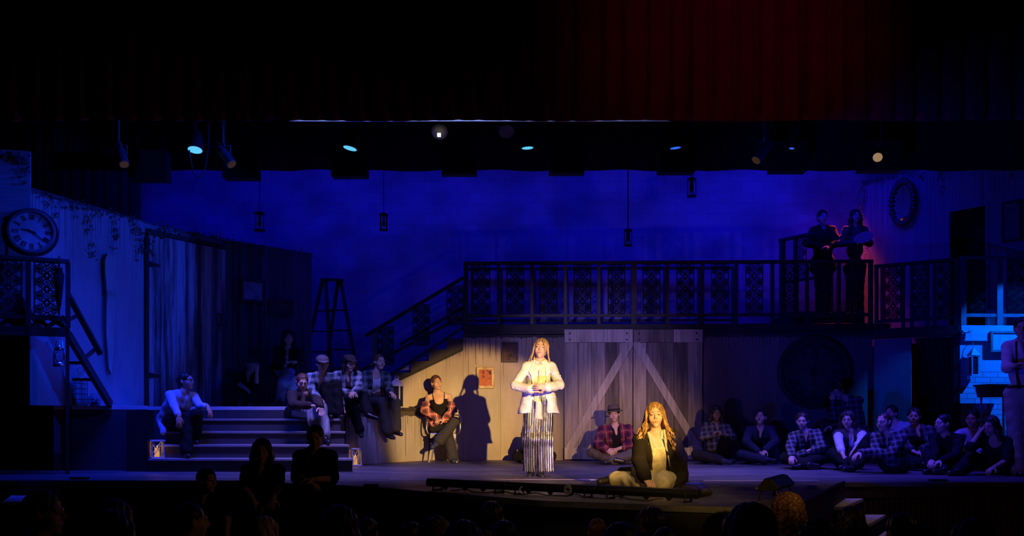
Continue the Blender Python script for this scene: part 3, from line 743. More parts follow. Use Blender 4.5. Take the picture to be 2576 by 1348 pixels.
# ---------------------------------------------------------------- lamps over the stage
PIPEY = 12.4
def pipe_hangers(o, up):
    for x in (-5.2, -1.8, 1.8, 5.2): MB().tube([(x, 0, 0), (x, 0, up)], 0.006, 5).build('hanger', M_black, o)
mp = MB().tube([(-6.5, 0, 0), (6.5, 0, 0)], 0.024, 8).build('lighting_pipe', M_blackp); mp.location = (0, PIPEY, 4.82); pipe_hangers(mp, 8.0 - 4.82); tag(mp, 'long black lighting pipe hung across above the stage', 'pipe')
mq = MB().tube([(-2.0, 0, 0), (1.2, 0, 0)], 0.024, 8).build('lighting_pipe', M_blackp); mq.location = (0, 11.75, 4.82); tag(mq, 'short black lighting pipe hidden just behind the red valance', 'pipe')
for x in (-1.8, 1.0): MB().tube([(x, 0, 0), (x, 0, 8.0 - 4.82)], 0.006, 5).build('hanger', M_black, mq)
def lamp_can(name, label, px, py, y, r, length, axis, lens_mat, body=None, group=None, top=4.80, body_mat=None):
    """stage lamp: body tube behind a lens, yoke, clamp up to the pipe; axis = direction of the beam"""
    p = W(px, py, y); ax = Vector(axis).normalized()
    rt = thing(name, label, 'stage light', p, 0, group)
    q = Vector((0, 0, 1)).rotation_difference(-ax).to_matrix()          # local +z runs back along the body
    bm_ = body_mat or M_blackp
    MB().lathe([(r * 1.12, -0.01), (r * 1.12, length * 0.55), (r * 0.75, length * 0.9), (r * 0.4, length)], (0, 0, 0), 18, rot=q).build('body', bm_, rt, smooth=False)
    MB().lathe([(0.001, -0.004), (r, -0.014), (r * 0.98, -0.012), (0.001, -0.016)], (0, 0, 0), 20, rot=q).build('lens', lens_mat, rt)
    c = q @ Vector((0, 0, length * 0.45)); up = top - p.z
    yk = MB(); rr = r * 1.3
    yk.tube([c + Vector((-rr, 0, 0)), c + Vector((-rr, 0, max(0.12, rr * 1.1))), c + Vector((rr, 0, max(0.12, rr * 1.1))), c + Vector((rr, 0, 0))], 0.012, 6)
    yk.tube([c + Vector((0, 0, max(0.12, rr * 1.1))), c + Vector((0, -c.y, max(0.16, rr * 1.1 + 0.04))), Vector((c.x, 0, max(up, c.z + 0.2)))], 0.016, 6)
    yk.build('yoke', bm_, rt)
    return rt
E_blue = emit('blue_led_lens', (0.10, 0.50, 1.0), 1.25)
E_blue2 = emit('blue_led_lens_dim', (0.03, 0.16, 1.0), 0.9)
E_amber = emit('amber_lamp', (1.0, 0.16, 0.02), 1.3)
E_gold = emit('gold_glint', (0.9, 0.55, 0.22), 0.35)  # glow standing in for a warm reflection on the lens
E_gold2 = emit('gold_glint_dim', (0.5, 0.25, 0.08), 0.06)  # faint glow as a lens glint on lamps that are off
lamps = [
 (491, 375, 0.095, (0.0, -0.26, -1), E_blue, 'blue stage lamp hung over the weathered door, brightest of the row'),
 (881, 371, 0.092, (-0.22, -0.05, -1), E_blue, 'blue stage lamp tilted to the right above the step ladder'),
 (1327, 370, 0.078, (0.06, 0.055, -1), E_blue, 'blue stage lamp hung above the singer'),
 (1699, 370, 0.072, (0.1, 0.07, -1), E_blue2, 'blue stage lamp above the right barn door'),
 (1992, 371, 0.034, (-0.1, -0.0, -1), E_blue2, 'small dim blue stage lamp above the upper landing')]
for px, py, r, ax, mt, lb in lamps:
    lamp_can('stage_lamp', lb, px, py, PIPEY, r, 0.26, ax, mt, group=None)
lamp_can('stage_lamp', 'amber stage lamp glowing above the two people on the landing', 2103, 424, 14.2, 0.075, 0.26, (0, -0.03, -1), E_amber, top=8.0)
lamp_can('stage_lamp', 'small stage lamp with a gold glint on its lens above the upper right wall', 2208, 395, PIPEY, 0.062, 0.30, (-0.35, -0.75, -0.5), E_gold)
M_lampblue = simple('lamp_housing', (0.16, 0.16, 0.17), 0.4, vary=0.3)
for px, py, ax, lb in ((312, 412, (0.35, -0.4, -0.75), 'unlit stage lamp over the left painted wall, aimed right'), (582, 412, (0.55, -0.3, -0.7), 'unlit stage lamp beside the brightest blue lamp'),
                       (1903, 402, (-0.55, -0.3, -0.7), 'unlit stage lamp aimed left above the big wall clock')):
    lamp_can('stage_lamp', lb, px, py, PIPEY, 0.06, 0.42, ax, E_gold2, body_mat=M_lampblue)
lamp_can('stage_lamp', 'unlit stage lamp close under the valance right of the white lamp', 1274, 330, 11.75, 0.09, 0.2, (0.1, -0.55, -0.8), M_lampblue, top=4.8, body_mat=M_lampblue)
# white lamp seen into its bowl
p = W(1106, 330, 11.75)
wl = thing('bowl_lamp', 'white lit bowl lamp under the valance at the centre', 'stage light', p)
q = Vector((0, 0, 1)).rotation_difference(Vector((0, 0.72, 0.55)).normalized()).to_matrix()
prof = [(0.105, -0.01), (0.105, 0.01), (0.095, 0.07), (0.07, 0.125), (0.02, 0.15)]
MB().lathe(prof + [(0.018, 0.145), (0.066, 0.12), (0.088, 0.068), (0.098, 0.0)], (0, 0, 0), 24, rot=q).build('bowl', simple('lamp_reflector', (0.7, 0.66, 0.55), 0.3, vary=0.05), wl, smooth=True)
MB().lathe([(0.02, 0.06), (0.035, 0.065), (0.035, 0.10), (0.02, 0.11)], (0, 0, 0), 12, rot=q).build('bulb', emit('white_bulb', (1.0, 0.9, 0.62), 1.6), wl)
bl_ = bpy.data.lights.new('bowl_glow', 'POINT'); bl_.energy = 4.0; bl_.color = (1.0, 0.86, 0.55); bl_.shadow_soft_size = 0.02
bo_ = bpy.data.objects.new('bowl_glow', bl_); COL.objects.link(bo_); bo_.parent = wl; bo_.location = q @ Vector((0, 0, 0.03))
MB().box((0, -0.098, -0.078), (0.045, 0.02, 0.045)).build('gate', emit('white_lens', (1.0, 0.9, 0.65), 1.6), wl)
MB().tube([(-0.125, 0, 0), (-0.125, 0.02, 0.13), (0.125, 0.02, 0.13), (0.125, 0, 0)], 0.012, 6).tube([(0, 0.02, 0.13), (0, 0.02, 4.8 - p.z)], 0.016, 6).build('yoke', M_blackp, wl)
# black strip lights in front of the border
for i, (x0, x1, py) in enumerate(((330, 424, 456), (565, 651, 451), (836, 925, 446), (1112, 1199, 440), (1381, 1469, 438), (1655, 1745, 436), (1935, 2025, 434), (2160, 2262, 432))):
    y = 13.2; w = X(x1, y) - X(x0, y); r = thing('strip_light', ('black strip light box above the left painted wall', 'black strip light box right of the brightest blue lamp', 'black strip light box above the step ladder', 'black strip light box above the foot of the balcony railing', 'black strip light box above the left barn door', 'black strip light box beside the highest hanging lantern', 'black strip light box above the upper landing', 'black strip light box above the oval mirror')[i],
        'stage light', (X((x0 + x1) / 2, y), y, Z(py, y)), 0, 'black strip lights in front of the border')
    h = 0.42
    MB().bx(-w / 2, w / 2, -0.11, 0.11, 0, h).build('housing', M_black, r)
    MB().bx(-w / 2 + 0.02, w / 2 - 0.02, -0.09, 0.09, -0.006, 0.0).build('lens_strip', M_blackp, r)
    zp = Z(446, 13.2) + 0.88 - Z(py, 13.2)
    for sx in (-1, 1): MB().tube([(sx * w / 3, 0, h), (sx * w / 3, 0, zp)], 0.012, 6).build('hanger', M_black, r)
for x0, x1, z in ((-6.6, 6.6, 0),):
    o = MB().tube([(-6.6, 0, 0), (6.6, 0, 0)], 0.024, 8).build('lighting_pipe', M_black); o.location = (0, 13.2, Z(446, 13.2) + 0.88); pipe_hangers(o, 8.0 - o.location.z); tag(o, 'black pipe carrying the strip light boxes', 'pipe')
cb_ = MB().tube([(X(462, 12.2), 0, 4.35), (X(472, 12.2), 0, 4.02), (X(484, 12.2), 0, 3.93), (X(496, 12.2), 0, 3.97), (X(506, 12.2), 0, 4.12), (X(512, 12.2), 0, 4.4), (X(514, 12.2), 0, 4.82)], 0.009, 6).build('slack_cable', simple('cable_rubber', (0.05, 0.05, 0.06), 0.5))
cb_.location = (0, 12.4, 0); tag(cb_, 'slack black cable looping under the brightest blue lamp', 'cable')

# ---------------------------------------------------------------- pictures
def art(name, stops, scale=5, dist=2.0):
    if name in MATS: return MATS[name]
    m, nt, b = new_mat(name); w = N(nt, 'ShaderNodeTexNoise'); w.inputs['Scale'].default_value = scale; w.inputs['Distortion'].default_value = dist; w.inputs['Detail'].default_value = 1.5
    nt.links.new(coords(nt), w.inputs['Vector'])
    f = ramp(nt, w.outputs['Fac'], [(0.32, (0, 0, 0)), (0.68, (1, 1, 1))])
    nt.links.new(ramp(nt, f, stops), b.inputs['Base Color']); b.inputs['Roughness'].default_value = 0.7
    MATS[name] = m; return m
def picture(fr, x0, y0, x1, y1, label, fmat, amat, bw=0.035, n=-0.03):
    c = (x0 + x1) / 2; s = fr.s(c, n); zc = fr.z(c, (y0 + y1) / 2, n); w = fr.s(x1, n) - fr.s(x0, n); h = fr.z(c, y0, n) - fr.z(c, y1, n)
    r = fr.root('framed_picture', label, 'picture', s, n, zc)
    f = MB()
    f.bx(-w / 2, w / 2, -0.025, 0.02, h / 2 - bw, h / 2).bx(-w / 2, w / 2, -0.025, 0.02, -h / 2, -h / 2 + bw)
    f.bx(-w / 2, -w / 2 + bw, -0.025, 0.02, -h / 2 + bw, h / 2 - bw).bx(w / 2 - bw, w / 2, -0.025, 0.02, -h / 2 + bw, h / 2 - bw)
    f.build('frame', fmat, r, bevel=0.006)
    MB().bx(-w / 2 + bw, w / 2 - bw, -0.006, 0.01, -h / 2 + bw, h / 2 - bw).build('canvas', amat, r)
    return r
A_red = art('orange_abstract', [(0.0, (0.05, 0.05, 0.045)), (0.22, (0.10, 0.08, 0.06)), (0.3, (0.48, 0.10, 0.04)), (0.75, (0.62, 0.16, 0.06)), (1.0, (0.30, 0.10, 0.07))], 6.5, 1.6)
A_dark = art('dark_painting', [(0.0, (0.07, 0.035, 0.02)), (0.5, (0.15, 0.07, 0.035)), (1.0, (0.03, 0.02, 0.015))], 5.0, 1.0)
A_land = art('dim_landscape', [(0.0, (0.10, 0.12, 0.12)), (0.5, (0.32, 0.34, 0.34)), (1.0, (0.14, 0.15, 0.16))], 2.4, 2.0)
A_sea = art('pale_seascape', [(0.0, (0.5, 0.52, 0.55)), (0.5, (0.68, 0.70, 0.72)), (1.0, (0.44, 0.48, 0.52))], 2.0, 4.0)
picture(FC, 1199, 923, 1243, 977, 'gilt framed orange and black abstract painting on the cream wall', M_gold, A_red, 0.045)
picture(FC, 1262, 860, 1303, 911, 'small dark brown painting high on the cream wall', M_darkwood, A_dark, 0.03)
picture(FL3, 605, 702, 667, 762, 'larger dim landscape picture on the dark boards', M_darkwood, A_land, 0.05)
picture(FL3, 676, 752, 736, 793, 'smaller dark picture low on the dark boards near the ladder', M_darkwood, A_dark, 0.05)
picture(FB, 2491, 833, 2580, 886, 'pale seascape in a wide frame on the cold blue wall', simple('greenish_gilt', (0.22, 0.26, 0.20), 0.5, vary=0.3), A_sea, 0.035, -0.08)
picture(FU, 2520, 506, 2571, 608, 'tall dark framed print on the upper right wall', M_darkwood, art('faded_print', [(0, (0.10, 0.11, 0.11)), (0.6, (0.14, 0.15, 0.15)), (1, (0.20, 0.21, 0.20))], 3, 4), 0.035)

# ---------------------------------------------------------------- clocks, mirror
def ring(r0, r1, y0, y1, n=48, rr=None):
    m = MB(); m.lathe([(r0, y0), (r1, y0), (r1, y1), (r0, y1)], (0, 0, 0), n, 'y'); m.f = m.f[:-2]
    k = n; m.f += [((3 * k) + i, (3 * k) + (i + 1) % k, (i + 1) % k, i) for i in range(k)]
    return m
def numerals(R, h, wd=0.01):
    out_ = []; txt = ['XII', 'I', 'II', 'III', 'IIII', 'V', 'VI', 'VII', 'VIII', 'IX', 'X', 'XI']
    for k, t in enumerate(txt):
        m = MB(); out_.append(m); a = 2 * math.pi * k / 12; up = Vector((math.sin(a), 0, math.cos(a))); rt = Vector((math.cos(a), 0, -math.sin(a)))
        ws = {'I': 0.30, 'V': 0.72, 'X': 0.72}; tot = sum(ws[c] for c in t) * h; x = -tot / 2 * 0.85
        for c in t:
            w = ws[c] * h * 0.85
            o = up * R + rt * (x + w / 2)
            def bar(ax, az, bx_, bz, th): m.beam(o + rt * ax + up * az + Vector((0, -0.004, 0)), o + rt * bx_ + up * bz + Vector((0, -0.004, 0)), th, 0.004, (0, 1, 0))
            g = h / 2; e = w * 0.36
            if c == 'I': bar(0, -g, 0, g, wd * 1.15)
            if c == 'V': bar(-e, g, 0, -g, wd * 1.2); bar(e, g, 0, -g, wd * 0.6)
            if c == 'X': bar(-e, g, e, -g, wd * 1.2); bar(e, g, -e, -g, wd * 0.6)
            x += w
        bar2 = h / 2 + 0.004
        for sg in (-1, 1): m.beam(up * (R + sg * bar2) - rt * tot * 0.42 + Vector((0, -0.004, 0)), up * (R + sg * bar2) + rt * tot * 0.42 + Vector((0, -0.004, 0)), 0.004, 0.004, (0, 1, 0))
    return out_
cy = 11.42; cr = 53 * cy / FOC
ck = thing('wall_clock', 'large pale faced clock with roman numerals above the left balcony', 'clock', W(80, 583, cy), math.radians(22))
ring(cr * 0.90, cr * 1.04, -0.05, 0.03).build('rim', simple('clock_rim', (0.16, 0.17, 0.18), 0.35, 0.3, vary=0.2, spec=0.6), ck, smooth=False, bevel=0.008)
ring(cr * 0.97, cr * 1.13, 0.02, 0.09).build('case', M_blackp, ck)
MB().lathe([(0.001, -0.0), (cr * 0.93, -0.0), (cr * 0.93, 0.05), (0.001, 0.05)], (0, 0, 0), 48, 'y').build('face', simple('clock_face', (0.46, 0.49, 0.47), 0.6, vary=0.3, scale=4), ck)
for nb_ in numerals(cr * 0.70, cr * 0.21, 0.0065): nb_.build('numeral', M_blackp, ck)
def hand(a, L, w): 
    v = Vector((math.sin(a), 0, math.cos(a))); return MB().beam(v * (-0.05) + Vector((0, -0.012, 0)), v * L + Vector((0, -0.012, 0)), w, 0.004, (0, 1, 0)).ell((0, -0.012, 0), (0.014, 0.005, 0.014), None, 10, 6)
hand(math.radians(127), cr * 0.62, 0.012).build('hand', M_blackp, ck); hand(math.radians(283), cr * 0.42, 0.016).build('hand', M_blackp, ck)
# big dark wheel clock
bc = FC.root('wheel_clock', 'huge dark wheel clock on the brown wall behind the seated cast', 'clock', FC.s(2048, -0.05), -0.05, FC.z(2048, 937, -0.05))
R_ = 92 * 14.8 / FOC
ring(R_ * 0.86, R_, -0.07, 0.04, 64).build('rim', M_darkwood, bc, bevel=0.015)
ring(R_ * 0.70, R_ * 0.80, -0.03, 0.04, 64).build('inner_ring', M_darkwood, bc, bevel=0.01)
MB().lathe([(0.001, -0.0), (R_ * 0.9, -0.0), (R_ * 0.9, 0.04), (0.001, 0.04)], (0, 0, 0), 64, 'y').build('face', simple('wheel_face', (0.085, 0.07, 0.06), 0.7, vary=0.4, scale=3), bc)
for nb_ in numerals(R_ * 0.58, R_ * 0.16, 0.016): nb_.build('numeral', M_blackp, bc)
hub = MB().lathe([(0.001, -0.03), (0.05, -0.03), (0.06, 0.0), (0.001, 0.0)], (0, 0, 0), 20, 'y'); hub.build('hub', M_blackp, bc)
hand(math.radians(182), R_ * 0.42, 0.03).build('hand', M_blackp, bc); hand(math.radians(8), R_ * 0.5, 0.022).build('hand', M_blackp, bc)
# oval mirror in a bubble frame
mr = FU.root('oval_mirror', 'oval mirror with a beaded bubble frame above the right railing', 'mirror', FU.s(2272, -0.06), -0.06, FU.z(2272, 510, -0.06))
ra = (FU.s(2306, -0.06) - FU.s(2238, -0.06)) / 2; mr.rotation_euler[2] += math.radians(-8); rb = (FU.z(2272, 452, -0.06) - FU.z(2272, 568, -0.06)) / 2
g = MB(); nseg = 40
g.prism([(ra * 0.80 * math.cos(2 * math.pi * k / nseg), rb * 0.82 * math.sin(2 * math.pi * k / nseg)) for k in range(nseg)], -0.012, 0.0, 'y')
m, nt, b = new_mat('mirror_glass'); b.inputs['Metallic'].default_value = 1.0; b.inputs['Base Color'].default_value = (0.8, 0.82, 0.85, 1); b.inputs['Roughness'].default_value = 0.03
g.build('glass', m, mr)
fb = MB()
for k in range(30):
    a = 2 * math.pi * k / 30
    fb.ell((ra * 0.90 * math.cos(a), -0.02, rb * 0.91 * math.sin(a)), (0.055 + 0.012 * math.sin(k * 2.3), 0.05, 0.055), None, 10, 7)
fb.build('beaded_frame', simple('beaded_frame_paint', (0.05, 0.05, 0.06), 0.12, 0.3, vary=0.2, spec=0.8), mr, smooth=True)

# ---------------------------------------------------------------- hanging lanterns
def hang_lantern(label, px, py, y, w, h):
    r = thing('hanging_lantern', label, 'lantern', (X(px, y), y, Z(py, y) - h / 2), 0.25)
    fm = MB(); a = w * 0.36
    for sx in (-1, 1):
        for sy in (-1, 1): fm.tube([(sx * a, sy * a, 0.01), (sx * a, sy * a, h - 0.01)], 0.007, 5)
    fm.build('frame', M_iron, r)
    MB().lathe([(0.001, 0.035), (w * 0.2, 0.03), (w * 0.56, 0.0), (w * 0.54, -0.012), (0.001, -0.012)], (0, 0, h), 16).build('top', M_iron, r)
    MB().lathe([(0.001, 0.0), (w * 0.54, 0.0), (w * 0.54, 0.02), (0.001, 0.02)], (0, 0, 0), 16).build('base', M_iron, r)
    MB().tube([(0, 0, h * 0.4), (0, 0, h)], 0.018, 6).ell((0, 0, h * 0.42), (0.026, 0.026, 0.04), None, 10, 8).build('bulb_socket', M_blackp, r)
    MB().ell((0.006, 0, h * 0.34), (0.02, 0.02, 0.03), None, 10, 8).build('bulb', simple('bulb_glass', (0.6, 0.62, 0.66), 0.1, 0.5), r, smooth=True)
    MB().tube([(0, 0, h), (0, 0, 8.0 - (Z(py, y) - h / 2))], 0.008, 5).build('cord', M_black, r)
hang_lantern('hanging wire lantern left, above the dark boards', 653, 559, 14.4, 0.16, 0.28)
hang_lantern('hanging wire lantern over the step ladder side, left of the staircase', 965, 560, 14.4, 0.13, 0.255)
hang_lantern('hanging wire lantern low over the middle of the balcony railing', 1580, 599, 14.4, 0.12, 0.25)
hang_lantern('hanging wire lantern hung highest, right of centre', 1740, 473, 14.2, 0.13, 0.275)

# ---------------------------------------------------------------- step ladder
LY = 16.15
sd = thing('step_ladder', 'dark wooden step ladder standing behind the seated cast', 'ladder', (X(860, LY), LY, PLAT))
def lp(px, py, y): return tuple(W(px, py, y) - Vector(sd.location))
tl, tr = lp(815, 706, 16.2), lp(857, 708, 16.2)
def foot(px, y): return tuple(Vector((X(px, y), y, PLAT + 0.0)) - Vector(sd.location))
fl_, fr2, rl_, rr_ = foot(839, 15.95), foot(915, 15.95), foot(741, 16.5), foot(806, 16.5)
for nm, a_, b_ in (('front_rail', fl_, lp(819, 706, 16.15)), ('front_rail', fr2, tr), ('rear_rail', rl_, lp(811, 706, 16.25)), ('rear_rail', rr_, lp(850, 708, 16.25))):
    MB().beam(a_, b_, 0.06, 0.035, (0, 1, 0)).build(nm, M_darkwood, sd)
MB().beam(Vector(tl) + Vector((-0.04, 0, 0.02)), Vector(tr) + Vector((0.05, 0, 0.02)), 0.2, 0.03).build('top_cap', M_darkwood, sd)
F_l, F_r = Vector(fl_), Vector(fr2); T_l, T_r = Vector(lp(819, 706, 16.15)), Vector(tr)
for t in (0.16, 0.31, 0.46, 0.61, 0.77):
    MB().beam(F_l.lerp(T_l, t), F_r.lerp(T_r, t), 0.09, 0.025).build('step', M_darkwood, sd)
R_l, R_r = Vector(rl_), Vector(rr_); T2, T3 = Vector(lp(811, 706, 16.25)), Vector(lp(850, 708, 16.25))
for t in (0.3, 0.45, 0.61, 0.77):
    MB().beam(R_l.lerp(T2, t), R_r.lerp(T3, t), 0.03, 0.025).build('rear_bar', M_darkwood, sd)

# ---------------------------------------------------------------- metal chair
ch = thing('metal_chair', 'silver sheet metal armchair under the young woman by the cream wall', 'chair', (X(1117, 14.42), 14.42, 0))
M_chair = simple('chair_metal', (0.62, 0.61, 0.60), 0.24, 0.95, vary=0.1)
st_ = MB(); st_.prism([(-0.20, -0.20), (0.20, -0.20), (0.18, 0.18), (-0.18, 0.18)], 0.435, 0.455, 'z'); st_.build('seat', M_chair, ch, bevel=0.008)
ap = MB(); ap.bx(-0.2, 0.2, -0.205, -0.195, 0.375, 0.44).bx(-0.2, -0.19, -0.2, 0.18, 0.385, 0.44).bx(0.19, 0.2, -0.2, 0.18, 0.385, 0.44); ap.build('apron', M_chair, ch)
for sx, sy in ((-1, -1), (1, -1), (-1, 1), (1, 1)):
    l = MB(); top = Vector((sx * 0.175, sy * 0.175, 0.44)); bot = Vector((sx * 0.225, sy * 0.23, 0.0)); v = []
    for p_, w_ in ((top, 0.055), (bot, 0.016)):
        v += [p_ + Vector((-w_ * sx, 0, 0)), p_ + Vector((0, 0, 0)), p_ + Vector((0, -w_ * sy, 0)), p_ + Vector((-w_ * sx * 0.85, -0.008 * sy, 0)), p_ + Vector((-0.008 * sx, -0.008 * sy, 0)), p_ + Vector((-0.008 * sx, -w_ * sy * 0.85, 0))]
    l.add(v, [(0, 1, 7, 6), (1, 2, 8, 7), (3, 4, 10, 9), (4, 5, 11, 10), (0, 3, 9, 6), (2, 5, 11, 8), (0, 1, 4, 3), (1, 2, 5, 4), (6, 7, 10, 9), (7, 8, 11, 10)])
    l.build('leg', M_chair, ch)
for sx in (-1, 1):
    MB().tube([(sx * 0.195, -0.10, 0.43), (sx * 0.245, -0.12, 0.455), (sx * 0.262, -0.13, 0.52), (sx * 0.262, -0.12, 0.64), (sx * 0.255, -0.08, 0.70), (sx * 0.235, 0.05, 0.725), (sx * 0.20, 0.17, 0.735), (sx * 0.10, 0.215, 0.74), (0, 0.22, 0.74)], 0.0125, 8).build('arm_tube', M_chair, ch, smooth=True)
MB().prism([(-0.06, 0.44), (0.06, 0.44), (0.075, 0.74), (-0.075, 0.74)], 0.205, 0.215, 'y').build('back_splat', M_chair, ch)

# ---------------------------------------------------------------- footlight bars
A_, B_ = Vector((X(1078, 8.82), 8.82, 0)), Vector((X(1762, 7.42), 7.42, 0))
dv = (B_ - A_) / 3; rzb = math.atan2(dv.y, dv.x); LB = dv.length
M_bar = simple('bar_housing', (0.007, 0.0065, 0.0065), 0.45, vary=0.3, spec=0.25)
M_cable = simple('cable', (0.03, 0.03, 0.03), 0.5); M_cablew = simple('pale_cable', (0.5, 0.5, 0.48), 0.5)
proto = None
for i, lb in enumerate(('black light bar at the left end of the footlights', 'middle black light bar of the footlight row, before the singer', 'black light bar at the right end of the footlights, before the kneeling woman')):
    c = A_ + dv * (i + 0.5)
    if proto is None:
        r = thing('footlight_bar', lb, 'stage light', c, rzb, 'footlight bars along the apron'); proto = r
        hl = LB / 2 - 0.008
        MB().prism([(-0.045, 0.035), (0.055, 0.04), (0.06, 0.078), (0.025, 0.112), (-0.04, 0.109), (-0.062, 0.075)], -hl, hl, 'x').build('housing', M_bar, r, bevel=0.006)
        MB().bx(-hl + 0.02, hl - 0.02, 0.02, 0.04, 0.104, 0.109).build('lens_strip', M_blackp, r)
        for q in (-0.78, 0.78):
            x = q * hl; f = MB()
            f.tube([(x, -0.075, 0.0), (x, -0.06, 0.07), (x, 0.06, 0.07), (x, 0.075, 0.0)], 0.009, 6); f.tube([(x, -0.085, 0.006), (x, 0.085, 0.006)], 0.008, 6)
            f.build('foot', M_bar, r)
        for q in (-0.5, 0.0, 0.45):
            x = q * hl; MB().prism([(x - 0.03, 0.04), (x + 0.03, 0.04), (x + 0.012, 0.012), (x - 0.012, 0.012)], -0.05, -0.04, 'y').build('bracket', M_bar, r)
    else:
        copy_tree(proto, None, c, rzb, lb)
nrm = Vector((dv.y, -dv.x, 0)).normalized()
random.seed(11)
def on_bar(t, n, z): return A_ + (B_ - A_) * t + nrm * n + Vector((0, 0, z))
cb2 = MB()
pts = [on_bar(t, 0.11 + 0.03 * math.sin(t * 31), 0.012 + 0.02 * max(0, math.sin(t * 44))) for t in np.linspace(0.12, 0.9, 60)]
cb2.tube(pts, 0.006, 5).build('power_cable', M_cable, None, origin=pts[30]); tag(bpy.data.objects['power_cable'], 'thin black cable trailing along the front of the light bars', 'cable')
for k, (t, lb) in enumerate(((0.405, 'small white cable loop hanging under the middle light bar'),)):
    pts = [on_bar(t + 0.01 * math.cos(a) , 0.09, 0.045 + 0.03 * math.sin(a)) for a in np.linspace(1.8, 5.9, 12)]
    o = MB().tube(pts, 0.007, 6).build('white_cable', M_cablew, None, origin=pts[0]); tag(o, lb, 'cable')
pts = [on_bar(0.575 + 0.012 * math.cos(a), 0.10, 0.05 + 0.032 * math.sin(a) + 0.002 * a) for a in np.linspace(0, 18, 50)]
o = MB().tube(pts, 0.005, 5).build('coiled_cable', simple('grey_cable', (0.3, 0.3, 0.28), 0.5), None, origin=pts[0]); tag(o, 'small coiled grey cable tied under the right light bar', 'cable')
pts = [on_bar(t, 0.10, 0.07 - 0.0 + 0.03 * math.sin(9 * t)) for t in np.linspace(0.30, 0.30, 1)]
# wedge light on the right of the apron
wv_ = thing('wedge_light', 'short black wedge light on feet at the right side of the apron', 'stage light', (X(1952, 7.8), 7.8, 0), math.radians(62))
MB().prism([(-0.075, 0.095), (0.075, 0.085), (0.09, 0.11), (0.02, 0.195), (-0.03, 0.19), (-0.095, 0.12)], -0.33, 0.33, 'x').build('housing', M_bar, wv_, bevel=0.006)
MB().prism([(0.088, 0.100), (0.094, 0.112), (0.084, 0.120), (0.079, 0.108)], -0.33, 0.33, 'x').build('bright_edge', simple('pale_edge', (0.22, 0.19, 0.14), 0.4), wv_)  # paler strip along the lower edge of the housing
for q in (-0.27, 0.27):
    MB().tube([(q, -0.08, 0.0), (q, -0.055, 0.10), (q, 0.055, 0.10), (q, 0.08, 0.0)], 0.012, 6).build('foot', M_bar, wv_)
# low black boxes along the stage lip
for px, py, wd_, lb in ((200, 1206, 0.19, 'low black floor microphone box at the left stage lip'), (935, 1224.5, 0.15, 'low black floor microphone box left of the footlights'), (2360, 1211.5, 0.18, 'low black floor microphone box at the right stage lip'), (2040, 1229, 0.1, 'small black floor box beside the apron edge')):
    y = FY(py) + 0.05; o = MB().bx(-wd_ / 2, wd_ / 2, -0.05, 0.05, 0, 0.026).build('floor_microphone', M_blackp, bevel=0.008); o.location = (X(px, y), y, 0); tag(o, lb, 'microphone')
# floor tape lines
for px0, px1, py, c, lb in ((980, 1540, 1206, (0.40, 0.34, 0.32), 'pale tape line across the stage floor behind the footlights'), (1770, 2060, 1209, (0.42, 0.35, 0.32), 'pale tape line on the floor right of the kneeling woman'), (1457, 1512, 1206.5, (0.5, 0.46, 0.44), 'short white tape mark on the floor left of the kneeling woman')):
    y = FY(py); w = 0.045 if px1 - px0 > 100 else 0.075
    o = MB().bx(X(px0, y) - X((px0 + px1) / 2, y), X(px1, y) - X((px0 + px1) / 2, y), -w, w, 0.001, 0.003 if w < 0.06 else 0.0045).build('floor_tape', simple('tape_%d' % px0, c, 0.6, vary=0.15)); o.location = (X((px0 + px1) / 2, y), y, 0); tag(o, lb, 'tape')

# ---------------------------------------------------------------- escape steps beside the apron
es = thing('side_steps', 'pale topped side steps leading down from the right of the apron', 'steps', (3.5, 9.2, -0.98))
M_tread = simple('pale_tread', (0.62, 0.54, 0.52), 0.6, vary=0.15)
u = Vector((X(2065, 8.85), 8.85)); w0 = Vector((X(2110, 9.82) + 0.03, 9.80))
dirv = (w0 - u).normalized()
def quad(ax, bx_, zt_, th): # parallelogram between front x range and back x range
    sh = dirv.x / dirv.y * 0.95
    o3 = Vector(es.location)
    pl = [(ax, 8.86), (bx_, 8.86), (bx_ + sh, 9.79), (ax + sh, 9.79)]
    return [(x - o3.x, y - o3.y) for x, y in pl]
for ax, bx_, zt_ in ((X(2068, 8.86), X(2122, 8.86), -0.17), (X(2124, 8.86), X(2185, 8.86), -0.34), (X(2187, 8.86), X(2245, 8.86), -0.51)):
    MB().prism(quad(ax, bx_, 0, 0), zt_ - 0.03 + 0.98, zt_ + 0.98, 'z').build('tread', M_tread, es)
    MB().prism(quad(ax + 0.02, bx_ - 0.02, 0, 0), 0.0 if zt_ < -0.5 else 0.1, zt_ - 0.03 + 0.98, 'z').build('riser_box', M_black, es)
el = thing('left_side_step', 'single side step tread lit blue below the left stage lip', 'steps', (X(45, 9.7), 9.7, -0.98))
MB().prism([(X(10, 9.3) - X(45, 9.7), -0.42), (X(72, 9.3) - X(45, 9.7), -0.42), (X(85, 10.0) - X(45, 9.7), 0.35), (X(22, 10.0) - X(45, 9.7), 0.35)], 0.79, 0.82, 'z').build('tread', M_tread, el)
MB().bx(-0.13, 0.13, -0.35, 0.33, 0, 0.79).build('riser_box', M_black, el)
# guard flap along the right edge of the apron
gf = MB(); g0 = Vector((X(1998, 7.25), 7.25)); g1 = Vector((3.47, 9.76))
gd = (g1 - g0).normalized(); gn = Vector((gd.y, -gd.x)) * 0.03
gf.prism([tuple(g0 + gn * 1.5), tuple(g1 + gn * 1.5), tuple(g1 + gn * 2.5), tuple(g0 + gn * 2.5)], -0.98, 0.02, 'z')
o = gf.build('apron_skirt', simple('apron_skirt_paint', (0.02, 0.017, 0.016), 0.6), None, origin=(g0.x, g0.y, -0.98)); tag(o, 'black skirt board along the right edge of the apron', 'skirting board')
